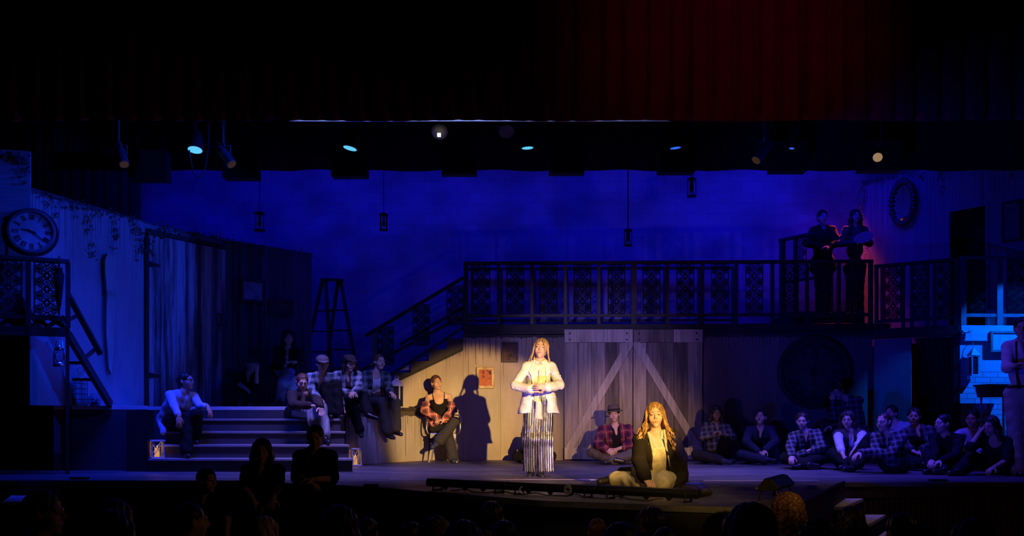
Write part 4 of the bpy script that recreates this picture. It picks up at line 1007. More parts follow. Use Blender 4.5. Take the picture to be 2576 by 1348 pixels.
# ---------------------------------------------------------------- lanterns with candles
def house_lantern(label, x, y, z, w, h, rz=0.3, candle=True, roof=False, cw=None):
    r = thing('candle_lantern' if candle else 'ledge_lantern', label, 'lantern', (x, y, z), rz); a = w / 2; t = w * 0.09
    hb = h * (0.72 if roof else 0.92)
    MB().bx(-a, a, -a, a, 0, t * 1.2).build('base', M_white, r, bevel=0.003)
    for sx in (-1, 1):
        for sy in (-1, 1): MB().box((sx * (a - t / 2 - 0.003), sy * (a - t / 2 - 0.003), hb / 2), (t, t, hb - t * 0.4)).build('corner_post', M_white, r)
    MB().bx(-a * 1.06, a * 1.06, -a * 1.06, a * 1.06, hb - t * 1.3, hb).build('top', M_white, r, bevel=0.003)
    if not roof:
        x_ = MB()
        for (px_, py_, hx, hy) in ((0, -a + t / 2, 1, 0), (0, a - t / 2, 1, 0), (-a + t / 2, 0, 0, 1), (a - t / 2, 0, 0, 1)):
            for sg in (-1, 1):
                x_.beam((px_ - hx * sg * (a - t), py_ - hy * sg * (a - t), t * 1.2), (px_ + hx * sg * (a - t), py_ + hy * sg * (a - t), hb - t * 1.2), t * 0.45, t * 0.45)
        x_.build('cross_bars', M_white, r)
    else:
        for q, (x0, x1, y0, y1) in enumerate(((-a + t, a - t, -a + t * .6, -a + t * .7), (-a + t, a - t, a - t * .7, a - t * .6), (-a + t * .6, -a + t * .7, -a + t, a - t), (a - t * .7, a - t * .6, -a + t, a - t))):
            MB().bx(x0, x1, y0, y1, t * 1.2, hb - t * 1.2).build('pane', simple('smoked_glass', (0.03, 0.03, 0.035), 0.12, vary=0.1, spec=0.6), r)
        m = MB(); V = [(-a * 1.06, -a * 1.06, hb), (a * 1.06, -a * 1.06, hb), (a * 1.06, a * 1.06, hb), (-a * 1.06, a * 1.06, hb)] + [(sx * a * 0.3, sy * a * 0.3, h * 0.9) for sx, sy in ((-1, -1), (1, -1), (1, 1), (-1, 1))]
        m.add(V, [(0, 1, 5, 4), (1, 2, 6, 5), (2, 3, 7, 6), (3, 0, 4, 7), (4, 5, 6, 7)]); m.build('roof', M_white, r)
        MB().lathe([(a * 0.3, 0.0), (a * 0.34, h * 0.03), (a * 0.2, h * 0.05), (0.001, h * 0.05)], (0, 0, h * 0.89), 12).build('chimney', M_white, r)
        MB().tube([(a * 0.42 * math.cos(t_), 0, h * 0.955 + a * 0.25 * math.sin(t_)) for t_ in np.linspace(0, 2 * math.pi, 17)[:-1]], 0.004, 5, closed=True).build('ring_handle', M_white, r)
    if candle:
        MB().lathe([(0.001, 0), (w * 0.19, 0), (w * 0.19, h * 0.45), (w * 0.15, h * 0.43), (0.001, h * 0.41)], (0, 0, t * 1.2), 18).build('candle', emit('candle_wax_glow', (1.0, 0.46, 0.14), 0.62), r, smooth=False)
        MB().lathe([(0.001, 0), (0.006, 0.008), (0.004, 0.02), (0.001, 0.034)], (0, 0, t * 1.2 + h * 0.43), 8).build('flame', emit('flame', (1.0, 0.6, 0.2), 3.0), r)
        l = bpy.data.lights.new('candle_light', 'POINT'); l.energy = 0.12; l.color = (1.0, 0.45, 0.13); l.shadow_soft_size = 0.02
        o = bpy.data.objects.new('candle_light', l); COL.objects.link(o); o.parent = r; o.location = (0, 0, t * 1.2 + h * 0.56)
    return r
house_lantern('white candle lantern standing on the lowest step at the left', X(398, 11.9), 11.86, 0.17, 0.165, 0.255, 0.55)
house_lantern('white candle lantern on the stage floor at the right end of the steps', X(894, 13.25), 13.25, 0.0, 0.155, 0.275, 0.45)
q = FP.pt(FP.s(1010, -0.0), 0.10)
house_lantern('tall white roofed lantern with dark panes on the ledge', q.x, q.y, PLAT, 0.185, 0.50, -0.25, False, True)
o = MB().ell((0, 0, 0.012), (0.05, 0.03, 0.012), None, 12, 6).build('dry_leaf', M_darkwood, None, smooth=True); q2 = FP.pt(FP.s(1035), 0.0); o.location = (q2.x, q2.y, PLAT); tag(o, 'small flat dark leaf shape lying on the ledge by the lantern', 'leaf')
# glass hurricane lantern under the left balcony
hl_ = thing('storm_lantern', 'glass storm lantern hanging under the left balcony beam', 'lantern', (X(149, 11.15), 11.15, Z(922, 11.15)))
hh = Z(866, 11.15) - Z(922, 11.15)
M_zinc = simple('zinc', (0.5, 0.52, 0.55), 0.25, 0.85, vary=0.15)
MB().lathe([(0.001, 0.0), (0.068, 0.0), (0.072, 0.02), (0.06, 0.05), (0.035, 0.06), (0.001, 0.06)], (0, 0, 0), 20).build('fuel_tank', M_zinc, hl_, smooth=True)
MB().lathe([(0.03, 0.06), (0.052, 0.11), (0.045, 0.165), (0.03, 0.20)], (0, 0, 0), 18).build('glass_globe', glass('lantern_glass', (0.8, 0.85, 0.95)), hl_, smooth=True)
MB().lathe([(0.034, 0.20), (0.04, 0.21), (0.03, 0.235), (0.022, 0.26), (0.001, 0.265)], (0, 0, 0), 16).build('cap', M_zinc, hl_, smooth=True)
MB().tube([(-0.066, 0, 0.03), (-0.064, 0, 0.16), (-0.05, 0, 0.22), (-0.02, 0, 0.25)], 0.009, 6).build('side_tube', M_zinc, hl_, smooth=True)
MB().tube([(0.066, 0, 0.03), (0.064, 0, 0.16), (0.05, 0, 0.22), (0.02, 0, 0.25)], 0.009, 6).build('side_tube', M_zinc, hl_, smooth=True)
MB().tube([(-0.05, 0, 0.21), (-0.035, 0, 0.31), (0, 0, 0.36), (0.035, 0, 0.31), (0.05, 0, 0.21)], 0.004, 5).tube([(0, 0, 0.36), (0, 0, 1.683 - Z(922, 11.15))], 0.004, 5).build('bail_handle', M_zinc, hl_)
# wire cage and glass jar on the platform by the ladder stair
wc = thing('wire_cage', 'shiny wire cage standing on the platform under the ladder stair', 'cage', (X(203, 12.16), 12.16, PLAT))
m = MB()
for k in range(6):
    z = 0.015 + k * 0.07; m.tube([(0.085 * math.cos(a), 0.085 * math.sin(a), z) for a in np.linspace(0, 2 * math.pi, 21)[:-1]], 0.0045, 5, closed=True)
m.build('hoops', M_zinc, wc, smooth=True)
m = MB()
for a in np.linspace(0, 2 * math.pi, 11)[:-1]: m.tube([(0.085 * math.cos(a), 0.085 * math.sin(a), 0), (0.085 * math.cos(a), 0.085 * math.sin(a), 0.365), (0.03 * math.cos(a), 0.03 * math.sin(a), 0.44)], 0.003, 4)
m.build('bars', M_zinc, wc, smooth=True)
MB().tube([(0.04 * math.cos(a), 0, 0.475 + 0.035 * math.sin(a)) for a in np.linspace(0, 2 * math.pi, 17)[:-1]], 0.005, 5, closed=True).build('ring_handle', M_zinc, wc, smooth=True)
gj = thing('glass_jar', 'round glass jar of trinkets beside the wire cage', 'jar', (X(239, 12.22), 12.22, PLAT))
MB().lathe([(0.06, 0.0), (0.085, 0.04), (0.085, 0.10), (0.05, 0.15), (0.045, 0.17), (0.04, 0.165), (0.045, 0.145), (0.078, 0.10), (0.078, 0.04), (0.055, 0.01)], (0, 0, 0), 24).build('glass', glass('jar_glass', (0.85, 0.9, 1)), gj, smooth=True)
m = MB(); random.seed(4)
for i in range(40): a = random.uniform(0, 6.28); rr = 0.06 * math.sqrt(random.random()); m.ell((rr * math.cos(a), rr * math.sin(a), 0.02 + random.random() * 0.07), 0.011, None, 8, 6)
tag(m.build('trinkets', M_zinc, gj, smooth=True), kind='stuff')

# ---------------------------------------------------------------- things hung on the left
oz0, oz1 = FL1.z(275, 942, -0.05), FL1.z(275, 640, -0.05); oh = oz1 - oz0
oar = FL1.root('wooden_oar', 'long pale wooden oar blade hung upright on the left painted wall', 'oar', FL1.s(275, -0.05), -0.05, oz0)
def ox(px): return FL1.s(px, -0.05) - FL1.s(275, -0.05)
out = [(ox(278), 0.0), (ox(272), 0.05 * oh), (ox(266), 0.35 * oh), (ox(266), 0.55 * oh), (ox(267), 0.66 * oh), (ox(262), 0.85 * oh), (ox(262), 0.95 * oh), (ox(268), oh), (ox(278), oh), (ox(288), 0.97 * oh), (ox(290), 0.85 * oh), (ox(287), 0.66 * oh), (ox(287), 0.5 * oh), (ox(284), 0.2 * oh)]
MB().prism(out, -0.02, 0.012, 'y').build('blade', simple('oar_paint', (0.34, 0.44, 0.38), 0.6, vary=0.25, stretch=(4, 4, 0.5)), oar, bevel=0.006)
MB().bx(ox(265.5), ox(287.5), -0.028, 0.014, 0.655 * oh, 0.695 * oh).build('collar', simple('oar_collar', (0.25, 0.32, 0.28), 0.6), oar)
MB().tube([Vector((x - 0.014, -0.004, z)) for x, z in out[:8]], 0.0075, 6).build('edge_shade', M_darkwood, oar)  # dark tube standing in for the shade along the blade's left edge
um = FBL.root('umbrella', 'closed dark umbrella hooked on the left balcony rail', 'umbrella', FBL.s(149), -0.075, 0)
zt_, zb_ = FBL.z(149, 650), FBL.z(152, 788)
MB().lathe([(0.004, zb_), (0.028, zb_ + 0.10), (0.045, zb_ + 0.28), (0.062, zt_ - 0.22), (0.035, zt_ - 0.15), (0.05, zt_ - 0.13), (0.012, zt_ - 0.12)], (0, 0, 0), 12).build('canopy', C_blackcloth if 'C_blackcloth' in globals() else M_black, um, smooth=True)
MB().tube([(0, 0, zt_ - 0.14), (0, 0, zt_ + 0.005), (0, 0.03, zt_ + 0.022), (0, 0.075, zt_ + 0.022), (0, 0.13, zt_ + 0.015), (0, 0.135, zt_ - 0.03)], 0.010, 6).build('hook_handle', M_blackp, um, smooth=True)
cn = FL0.root('walking_cane', 'thin dark walking cane with a knob beside the pale clock', 'cane', FL0.s(19, -0.03), -0.03, FL0.z(19, 700, -0.03))
ch_ = FL0.z(19, 555, -0.03) - FL0.z(19, 700, -0.03)
MB().tube([(0, 0, 0), (0, 0, ch_)], 0.008, 6).build('shaft', M_darkwood, cn); MB().lathe([(0.012, -0.05), (0.026, -0.01), (0.028, 0.03), (0.015, 0.055), (0.001, 0.06)], (0, 0, ch_), 12).build('knob', M_blackp, cn, smooth=True)
# ---------------------------------------------------------------- cold wall: sconce, lantern, table
sc1 = FB.root('wall_sconce', 'glass wall sconce under the pale lit balcony corner', 'lamp', FB.s(2430, -0.08), -0.08, FB.z(2430, 835, -0.08))
MB().lathe([(0.03, 0), (0.035, 0.012), (0.001, 0.02)], (-0.05, 0.03, 0), 14, 'y').build('backplate', M_iron, sc1)
MB().tube([(-0.05, 0.02, 0), (-0.02, -0.05, -0.02), (0.03, -0.06, 0.0)], 0.008, 6).build('arm', M_iron, sc1)
MB().lathe([(0.028, 0.035), (0.032, 0.0), (0.02, -0.06), (0.012, -0.075), (0.001, -0.078)], (0.04, -0.06, 0), 14).build('glass_shade', glass('sconce_glass', (0.85, 0.92, 1)), sc1, smooth=True)
wl2 = FB.root('wall_lantern', 'pale house-shaped lantern hung on the cold blue wall', 'lantern', FB.s(2449, -0.12), -0.12, FB.z(2449, 945, -0.12))
hL = FB.z(2449, 872, -0.12) - FB.z(2449, 945, -0.12); a = 0.055
for sx in (-1, 1):
    for sy in (-1, 1): MB().box((sx * a, sy * a, hL * 0.36), (0.014, 0.014, hL * 0.7)).build('corner_post', M_white, wl2)
MB().bx(-a * 1.25, a * 1.25, -a * 1.25, a * 1.25, 0, 0.02).build('base', M_white, wl2)
MB().bx(-a + 0.01, a - 0.01, -a + 0.012, a - 0.012, 0.02, hL * 0.66).build('panes', MATS['smoked_glass'], wl2)
m = MB(); m.add([(-a * 1.4, -a * 1.4, hL * 0.70), (a * 1.4, -a * 1.4, hL * 0.70), (a * 1.4, a * 1.4, hL * 0.70), (-a * 1.4, a * 1.4, hL * 0.70), (0, 0, hL * 0.98)], [(0, 1, 4), (1, 2, 4), (2, 3, 4), (3, 0, 4), (0, 3, 2, 1)]); m.build('roof', M_white, wl2)
MB().tube([(0, 0, hL * 0.97), (0, 0.02, hL + 0.06), (0, 0.10, hL + 0.08)], 0.006, 6).build('bracket', M_iron, wl2)
tb = FB.root('high_table', 'high dark table with a steel leg by the cold blue wall', 'table', FB.s(2512, -0.38), -0.38, 0)
tz = FB.z(2512, 967, -0.38); w_ = (FB.s(2560, -0.38) - FB.s(2468, -0.38)) / 2
MB().bx(-w_, w_, -0.2, 0.2, tz - 0.03, tz).build('top', M_darkwood, tb, bevel=0.006)
MB().prism([(-w_ + 0.02, tz - 0.03), (w_ - 0.02, tz - 0.03), (w_ - 0.05, tz - 0.19), (-w_ + 0.05, tz - 0.19)], -0.17, 0.17, 'y').build('apron', M_blackp, tb)
for sx, sy in ((-0.0, -0.12), (0.75, 0.12), (-0.7, 0.12), (0.7, -0.12)): MB().tube([(sx * w_, sy, 0), (sx * w_, sy, tz - 0.19)], 0.016, 8).build('leg', M_steel, tb, smooth=True)

# ---------------------------------------------------------------- ivy
M_ivy = simple('ivy_leaf', (0.045, 0.075, 0.04), 0.5, vary=0.5, scale=30)
def ivy(name_label, fr, strands, n=-0.025, size=0.036, seed=1):
    """strands: (px, py, px2, py2, leaves); leaf meshes scattered along hanging stems"""
    rnd = random.Random(seed); m = MB(); s0 = fr.s(strands[0][0], n); z0 = fr.z(strands[0][0], strands[0][1], n)
    shape = [(0, 0), (0.35, -0.12), (0.52, 0.22), (0.24, 0.36), (0.0, 0.95), (-0.24, 0.36), (-0.52, 0.22), (-0.35, -0.12)]
    for (xa, ya, xb, yb, k) in strands:
        p = Vector((fr.s(xa, n), 0, fr.z(xa, ya, n))); q = Vector((fr.s(xb, n), 0, fr.z(xb, yb, n))); pts = []
        for i in range(9):
            t = i / 8; pts.append(p.lerp(q, t) + Vector((0.02 * math.sin(7 * t + xa), -0.004 - 0.01 * rnd.random(), 0.015 * math.sin(9 * t + ya))))
        m.tube([(v.x - s0, v.y, v.z - z0) for v in pts], 0.0028, 4, caps=False)
        for i in range(int(k * 0.62)):
            c = p.lerp(q, rnd.random()) + Vector((rnd.gauss(0, 0.028), -0.012 - 0.03 * rnd.random(), rnd.gauss(0, 0.028)))
            L = size * rnd.uniform(0.6, 1.25); R_ = Euler((rnd.uniform(-0.7, 0.7), rnd.uniform(0, 6.28), rnd.uniform(-0.6, 0.6))).to_matrix()
            vs = [c + R_ @ Vector((x * L, 0.10 * L * abs(x), (z - 0.3) * L)) for x, z in shape] + [c + R_ @ Vector((0, -0.05 * L, 0.1 * L))]
            m.add([(v.x - s0, v.y, v.z - z0) for v in vs], [(j, (j + 1) % 8, 8) for j in range(8)])
    o = m.build('ivy', M_ivy); fr.place(o, s0, n, z0); return tag(o, name_label, 'ivy', None, 'stuff')
ivy('ivy sprays along the top edge of the left front pier', FL0, [(0, 385, 60, 396, 20), (40, 392, 73, 400, 16), (60, 395, 66, 440, 26), (66, 420, 62, 470, 18), (20, 400, 48, 398, 12)], seed=2)
ivy('ivy trailing down the left painted wall below its sloping top', FL1, [(80, 478, 200, 512, 40), (118, 485, 116, 535, 20), (130, 488, 140, 550, 22), (150, 495, 165, 530, 16), (185, 510, 187, 545, 16), (195, 510, 350, 552, 60), (222, 520, 214, 590, 20), (226, 560, 230, 650, 22), (215, 620, 235, 648, 14), (235, 525, 226, 570, 14), (258, 530, 250, 560, 12),
      (285, 535, 290, 600, 34), (295, 575, 282, 630, 24), (325, 545, 345, 600, 34), (345, 560, 362, 640, 44), (350, 600, 345, 655, 18)], seed=3)
ivy('dense ivy over the header of the weathered door', FL2, [(368, 585, 420, 598, 60), (372, 600, 380, 640, 20), (400, 575, 500, 592, 80), (480, 585, 560, 602, 80), (395, 560, 440, 580, 20), (540, 598, 563, 610, 30)], seed=4)
ivy('ivy along the top of the dark boards', FL3, [(568, 600, 640, 618, 60), (640, 618, 700, 630, 40), (655, 622, 668, 645, 20), (700, 628, 782, 640, 50), (720, 632, 728, 650, 12)], seed=5)
ivy('ivy hanging from the top of the upper right wall', FU, [(2172, 462, 2230, 452, 60), (2172, 462, 2174, 520, 30), (2230, 450, 2300, 440, 40), (2318, 440, 2322, 452, 16), (2365, 412, 2375, 425, 20), (2362, 425, 2360, 460, 20), (2372, 430, 2368, 500, 26), (2410, 400, 2440, 412, 20), (2480, 385, 2490, 425, 20), (2540, 370, 2576, 366, 24), (2542, 380, 2545, 450, 26), (2560, 375, 2570, 400, 14)], seed=6)
ivy('ivy tangle down the red lit edge of the upper right wall', FU, [(2168, 520, 2172, 600, 30), (2172, 590, 2182, 640, 16)], seed=7)
# ---------------------------------------------------------------- smooth solid modelling for people
class Sdf:
    """round cones, ellipsoids and boxes blended into one surface, polygonised on a grid"""
    def __init__(self): self.ops = []
    def rc(self, a, b, ra, rb, k=0.02, op='u', flat=None):
        self.ops.append(('rc', np.array(a, float), np.array(b, float), ra, rb, flat, k, op)); return self
    def el(self, c, r, R=None, k=0.02, op='u'):
        r = (r, r, r) if isinstance(r, (int, float)) else r
        self.ops.append(('el', np.array(c, float), np.array(r, float), np.eye(3) if R is None else np.array(R, float), 0, None, k, op)); return self
    def bx(self, c, h, R=None, k=0.01, op='s'):
        self.ops.append(('bx', np.array(c, float), np.array(h, float), np.eye(3) if R is None else np.array(R, float), 0, None, k, op)); return self
    @staticmethod
    def _bound(o):
        if o[0] == 'rc':
            r = max(o[3], o[4]) * (1.0 if o[5] is None else max(1.0, o[5][1]))
            return np.minimum(o[1], o[2]) - r, np.maximum(o[1], o[2]) + r
        e = np.sqrt(((o[3] * o[2]) ** 2).sum(1)) if o[0] == 'el' else (np.abs(o[3]) * o[2]).sum(1)
        return o[1] - e, o[1] + e
    def grid(self, h, pad=0.03):
        lo = np.min([self._bound(o)[0] for o in self.ops if o[7] == 'u'], axis=0) - pad
        hi = np.max([self._bound(o)[1] for o in self.ops if o[7] == 'u'], axis=0) + pad
        n = np.maximum(np.ceil((hi - lo) / h).astype(int) + 1, 4)
        D = np.full(tuple(n), 0.5, np.float32)
        for o in self.ops:
            k = o[6]; a, b = self._bound(o); m = k + 0.025
            i0 = np.maximum(np.floor((a - m - lo) / h).astype(int), 0); i1 = np.minimum(np.ceil((b + m - lo) / h).astype(int) + 1, n)
            if (i1 <= i0).any(): continue
            ax = [(lo[q] + h * np.arange(i0[q], i1[q])).astype(np.float32) for q in range(3)]
            x, y, z = ax[0][:, None, None], ax[1][None, :, None], ax[2][None, None, :]
            if o[0] == 'rc':
                A, Bv = o[1], o[2] - o[1]; L2 = float(Bv @ Bv) + 1e-9
                px, py, pz = x - A[0], y - A[1], z - A[2]
                t = np.clip((px * Bv[0] + py * Bv[1] + pz * Bv[2]) / L2, 0, 1)
                qx, qy, qz = px - t * Bv[0], py - t * Bv[1], pz - t * Bv[2]
                if o[5] is not None:
                    nx, f = o[5]; c = (qx * nx[0] + qy * nx[1] + qz * nx[2]) * (1 / f - 1)
                    qx, qy, qz = qx + c * nx[0], qy + c * nx[1], qz + c * nx[2]
                d = np.sqrt(qx * qx + qy * qy + qz * qz) - (o[3] + (o[4] - o[3]) * t)
            else:
                R, r = o[3], o[2]; px, py, pz = x - o[1][0], y - o[1][1], z - o[1][2]
                u = [px * R[0, q] + py * R[1, q] + pz * R[2, q] for q in range(3)]
                if o[0] == 'el':
                    k0 = np.sqrt(sum((u[q] / r[q]) ** 2 for q in range(3))); k1 = np.sqrt(sum((u[q] / r[q] ** 2) ** 2 for q in range(3))) + 1e-6
                    d = k0 * (k0 - 1) / k1
                else:
                    e = [np.abs(u[q]) - r[q] for q in range(3)]
                    d = np.sqrt(sum(np.maximum(v, 0) ** 2 for v in e)) + np.minimum(np.maximum(np.maximum(e[0], e[1]), e[2]), 0)
            S = D[i0[0]:i1[0], i0[1]:i1[1], i0[2]:i1[2]]
            kk = max(k, 1e-5)
            if o[7] == 'u':
                hh = np.maximum(kk - np.abs(S - d), 0) / kk; S[...] = np.minimum(S, d) - hh * hh * kk * 0.25
            elif o[7] == 's':
                hh = np.maximum(kk - np.abs(S + d), 0) / kk; S[...] = np.maximum(S, -d) + hh * hh * kk * 0.25
        return D, lo
    def mesh(self, h, disp=None):
        D, lo = self.grid(h)
        if disp is not None:
            n = D.shape
            x = (lo[0] + h * np.arange(n[0]))[:, None, None]; y = (lo[1] + h * np.arange(n[1]))[None, :, None]; z = (lo[2] + h * np.arange(n[2]))[None, None, :]
            D = D + disp(x, y, z).astype(np.float32)
        D[0] = D[-1] = 0.5; D[:, 0] = D[:, -1] = 0.5; D[:, :, 0] = D[:, :, -1] = 0.5
        return surface_net(D, lo, h)
def surface_net(D, lo, h):
    inside = D < 0
    n = np.array(D.shape)
    cs = np.zeros(tuple(n - 1), np.int8)
    for a in (0, 1):
        for b in (0, 1):
            for c in (0, 1): cs += inside[a:n[0] - 1 + a, b:n[1] - 1 + b, c:n[2] - 1 + c]
    I, J, K = np.nonzero((cs > 0) & (cs < 8))
    idx = np.full(tuple(n - 1), -1, np.int32); idx[I, J, K] = np.arange(len(I))
    acc = np.zeros((len(I), 3)); cnt = np.zeros(len(I))
    cor = [(a, b, c) for a in (0, 1) for b in (0, 1) for c in (0, 1)]
    val = {c: D[I + c[0], J + c[1], K + c[2]] for c in cor}
    for ca in cor:
        for q in range(3):
            if ca[q]: continue
            cb_ = list(ca); cb_[q] = 1; cb_ = tuple(cb_)
            da, db = val[ca], val[cb_]; m = (da < 0) != (db < 0)
            t = np.where(m, da / np.where(m, da - db, 1), 0)
            for w in range(3): acc[:, w] += np.where(m, ca[w] + (t if w == q else 0), 0)
            cnt += m
    V = (np.stack([I, J, K], 1) + acc / cnt[:, None]) * h + lo
    F_ = []
    for q in range(3):
        sl0 = [slice(1, n[w] - 1) for w in range(3)]; sl0[q] = slice(0, n[q] - 1)
        sl1 = list(sl0); sl1[q] = slice(1, n[q])
        A, Bq = inside[tuple(sl0)], inside[tuple(sl1)]
        P_ = np.argwhere(A != Bq); 
        if not len(P_): continue
        sg = A[tuple(P_.T)]
        base = P_ + np.array([0 if w == q else 1 for w in range(3)])
        u, v = (q + 1) % 3, (q + 2) % 3
        def cell(du, dv):
            c = base.copy(); c[:, u] -= du; c[:, v] -= dv; return idx[c[:, 0], c[:, 1], c[:, 2]]
        Q = np.stack([cell(0, 0), cell(1, 0), cell(1, 1), cell(0, 1)], 1)
        Q[~sg] = Q[~sg][:, ::-1]
        F_.append(Q)
    return V, np.concatenate(F_)
def np_mesh(name, parts, mat, parent, mats=None):
    """one mesh object from several (vertices, quads) in world coordinates"""
    off = 0; Vs, Fs = [], []
    for V, Fq in parts: Vs.append(V); Fs.append(Fq + off); off += len(V)
    V = np.concatenate(Vs); Fq = np.concatenate(Fs)
    V = V - np.array(parent.location)
    me = bpy.data.meshes.new(name)
    me.vertices.add(len(V)); me.vertices.foreach_set('co', V.astype(np.float32).ravel())
    me.loops.add(Fq.size); me.loops.foreach_set('vertex_index', Fq.astype(np.int32).ravel())
    me.polygons.add(len(Fq)); me.polygons.foreach_set('loop_start', np.arange(0, Fq.size, 4, dtype=np.int32))
    me.polygons.foreach_set('use_smooth', np.ones(len(Fq), bool))
    me.update(calc_edges=True); me.validate()
    me.materials.append(mat)
    o = bpy.data.objects.new(name, me); COL.objects.link(o); o.parent = parent
    return o

def nv(v): v = np.array(v, float); return v / (np.linalg.norm(v) + 1e-9)
def rotm(yaw=0, pitch=0, roll=0):
    """columns: right(image), forward, up; yaw 0 faces the house, + turns to the right of the picture; pitch + looks up; roll + tilts the crown to the right"""
    y, p, r = (math.radians(a) for a in (yaw, pitch, roll))
    Rz = np.array([[math.cos(y), -math.sin(y), 0], [math.sin(y), math.cos(y), 0], [0, 0, 1]])
    Rx = np.array([[1, 0, 0], [0, math.cos(p), math.sin(p)], [0, -math.sin(p), math.cos(p)]])
    Ry = np.array([[math.cos(r), 0, math.sin(r)], [0, 1, 0], [-math.sin(r), 0, math.cos(r)]])
    M = Rz @ Ry @ Rx
    return np.stack([M @ np.array([1, 0, 0.]), M @ np.array([0, -1, 0.]), M @ np.array([0, 0, 1.])], 1)
EYEP = np.array([0, 0, EYE])
def ray(px, py): return nv([(px - CX) / FOC, 1, (HY - py) / FOC])
def lift(parent, px, py, L, sign):
    """point on the view ray at distance L from the parent joint, nearer ('f') or farther ('b')"""
    d = ray(px, py); o = EYEP - parent; b = d @ o; c = o @ o - L * L; disc = b * b - c
    if disc <= 0: return EYEP + d * (-b)
    s = math.sqrt(disc); return EYEP + d * (-b - s if sign == 'f' else -b + s)

# materials for people
def skin(name, col): return simple('skin_' + name, col, 0.55, vary=0.08, scale=14, spec=0.35)
SK = {'fair': skin('fair', (0.66, 0.40, 0.28)), 'mid': skin('mid', (0.52, 0.30, 0.20)), 'deep': skin('deep', (0.20, 0.105, 0.065))}
M_lip = simple('lips', (0.46, 0.19, 0.15), 0.5, vary=0.1); M_eyew = simple('eye_white', (0.75, 0.73, 0.70), 0.2, vary=0.03); M_iris = simple('iris', (0.03, 0.025, 0.02), 0.15, vary=0.1)
def hairm(name, col, tip=None):
    key = 'hair_' + name
    if key in MATS: return MATS[key]
    m, nt, b = new_mat(key); v = coords(nt, (60, 60, 5)); f = noise(nt, v, 1.0, 4, 0.6)
    lo = tuple(c * 0.30 for c in col); c = ramp(nt, f, [(0.36, lo), (0.52, tuple(c * 0.75 for c in col)), (0.68, tuple(min(1, c * 1.25) for c in col))])
    nt.links.new(c, b.inputs['Base Color']); b.inputs['Roughness'].default_value = 0.42; b.inputs['Specular IOR Level'].default_value = 0.35
    bump(nt, b, f, 0.5, 0.006); MATS[key] = m; return m
HB = {'black': hairm('black', (0.018, 0.014, 0.012)), 'brown': hairm('brown', (0.085, 0.045, 0.025)), 'auburn': hairm('auburn', (0.19, 0.08, 0.035)), 'blond': hairm('blond', (0.52, 0.34, 0.15)),
      'honey': hairm('honey', (0.46, 0.26, 0.09)), 'grey': hairm('grey', (0.16, 0.15, 0.15)), 'dark': hairm('dark', (0.04, 0.025, 0.018))}
def cloth(name, col, rough=0.9): return simple('cloth_' + name, col, rough, vary=0.15, scale=30, spec=0.12)
def folds(A, seed=0.0, f=1.0):
    s = seed * 1.7
    return lambda x, y, z: A * (np.sin(23 * f * x + 3 * np.sin(11 * f * z + s) + s) * np.sin(17 * f * z + 2.5 * np.sin(13 * f * y + s)) + 0.6 * np.sin(41 * f * (x + z) + 2 * np.sin(19 * y) + s))

def head_sdf(c, R, s, ears=True, female=True):
    f = Sdf()
    def p(x, y, z): return c + R @ (np.array([x, y, z]) * s)
    f.el(p(0, -0.012, 0.032), np.array((0.074, 0.094, 0.083)) * s, R)
    f.el(p(0, 0.024, -0.034), np.array((0.058 if female else 0.062, 0.064, 0.076)) * s, R, k=0.03)
    f.el(p(0, 0.066, -0.094), 0.020 * s, None, k=0.028)
    for sx in (-1, 1):
        f.el(p(sx * 0.036, 0.060, -0.028), np.array((0.024, 0.022, 0.026)) * s, R, k=0.025)
        f.el(p(sx * 0.031, 0.0985, 0.006), 0.0155 * s, None, k=0.014, op='s')
        f.rc(p(sx * 0.012, 0.090, 0.026), p(sx * 0.046, 0.076, 0.023), 0.0085 * s, 0.0075 * s, k=0.014)
        f.el(p(sx * 0.0105, 0.096, -0.028), 0.0085 * s, None, k=0.006)
        f.el(p(sx * 0.031, 0.0800, 0.006), 0.0125 * s, None, k=0.005)
        if ears: f.el(p(sx * 0.076, -0.008, -0.002), np.array((0.010, 0.020, 0.031)) * s, R, k=0.008)
    f.rc(p(0, 0.090, 0.018), p(0, 0.108, -0.020), 0.007 * s, 0.0105 * s, k=0.012)
    f.el(p(0, 0.084, -0.056), np.array((0.026, 0.012, 0.014)) * s, R, k=0.010)
    return f, p
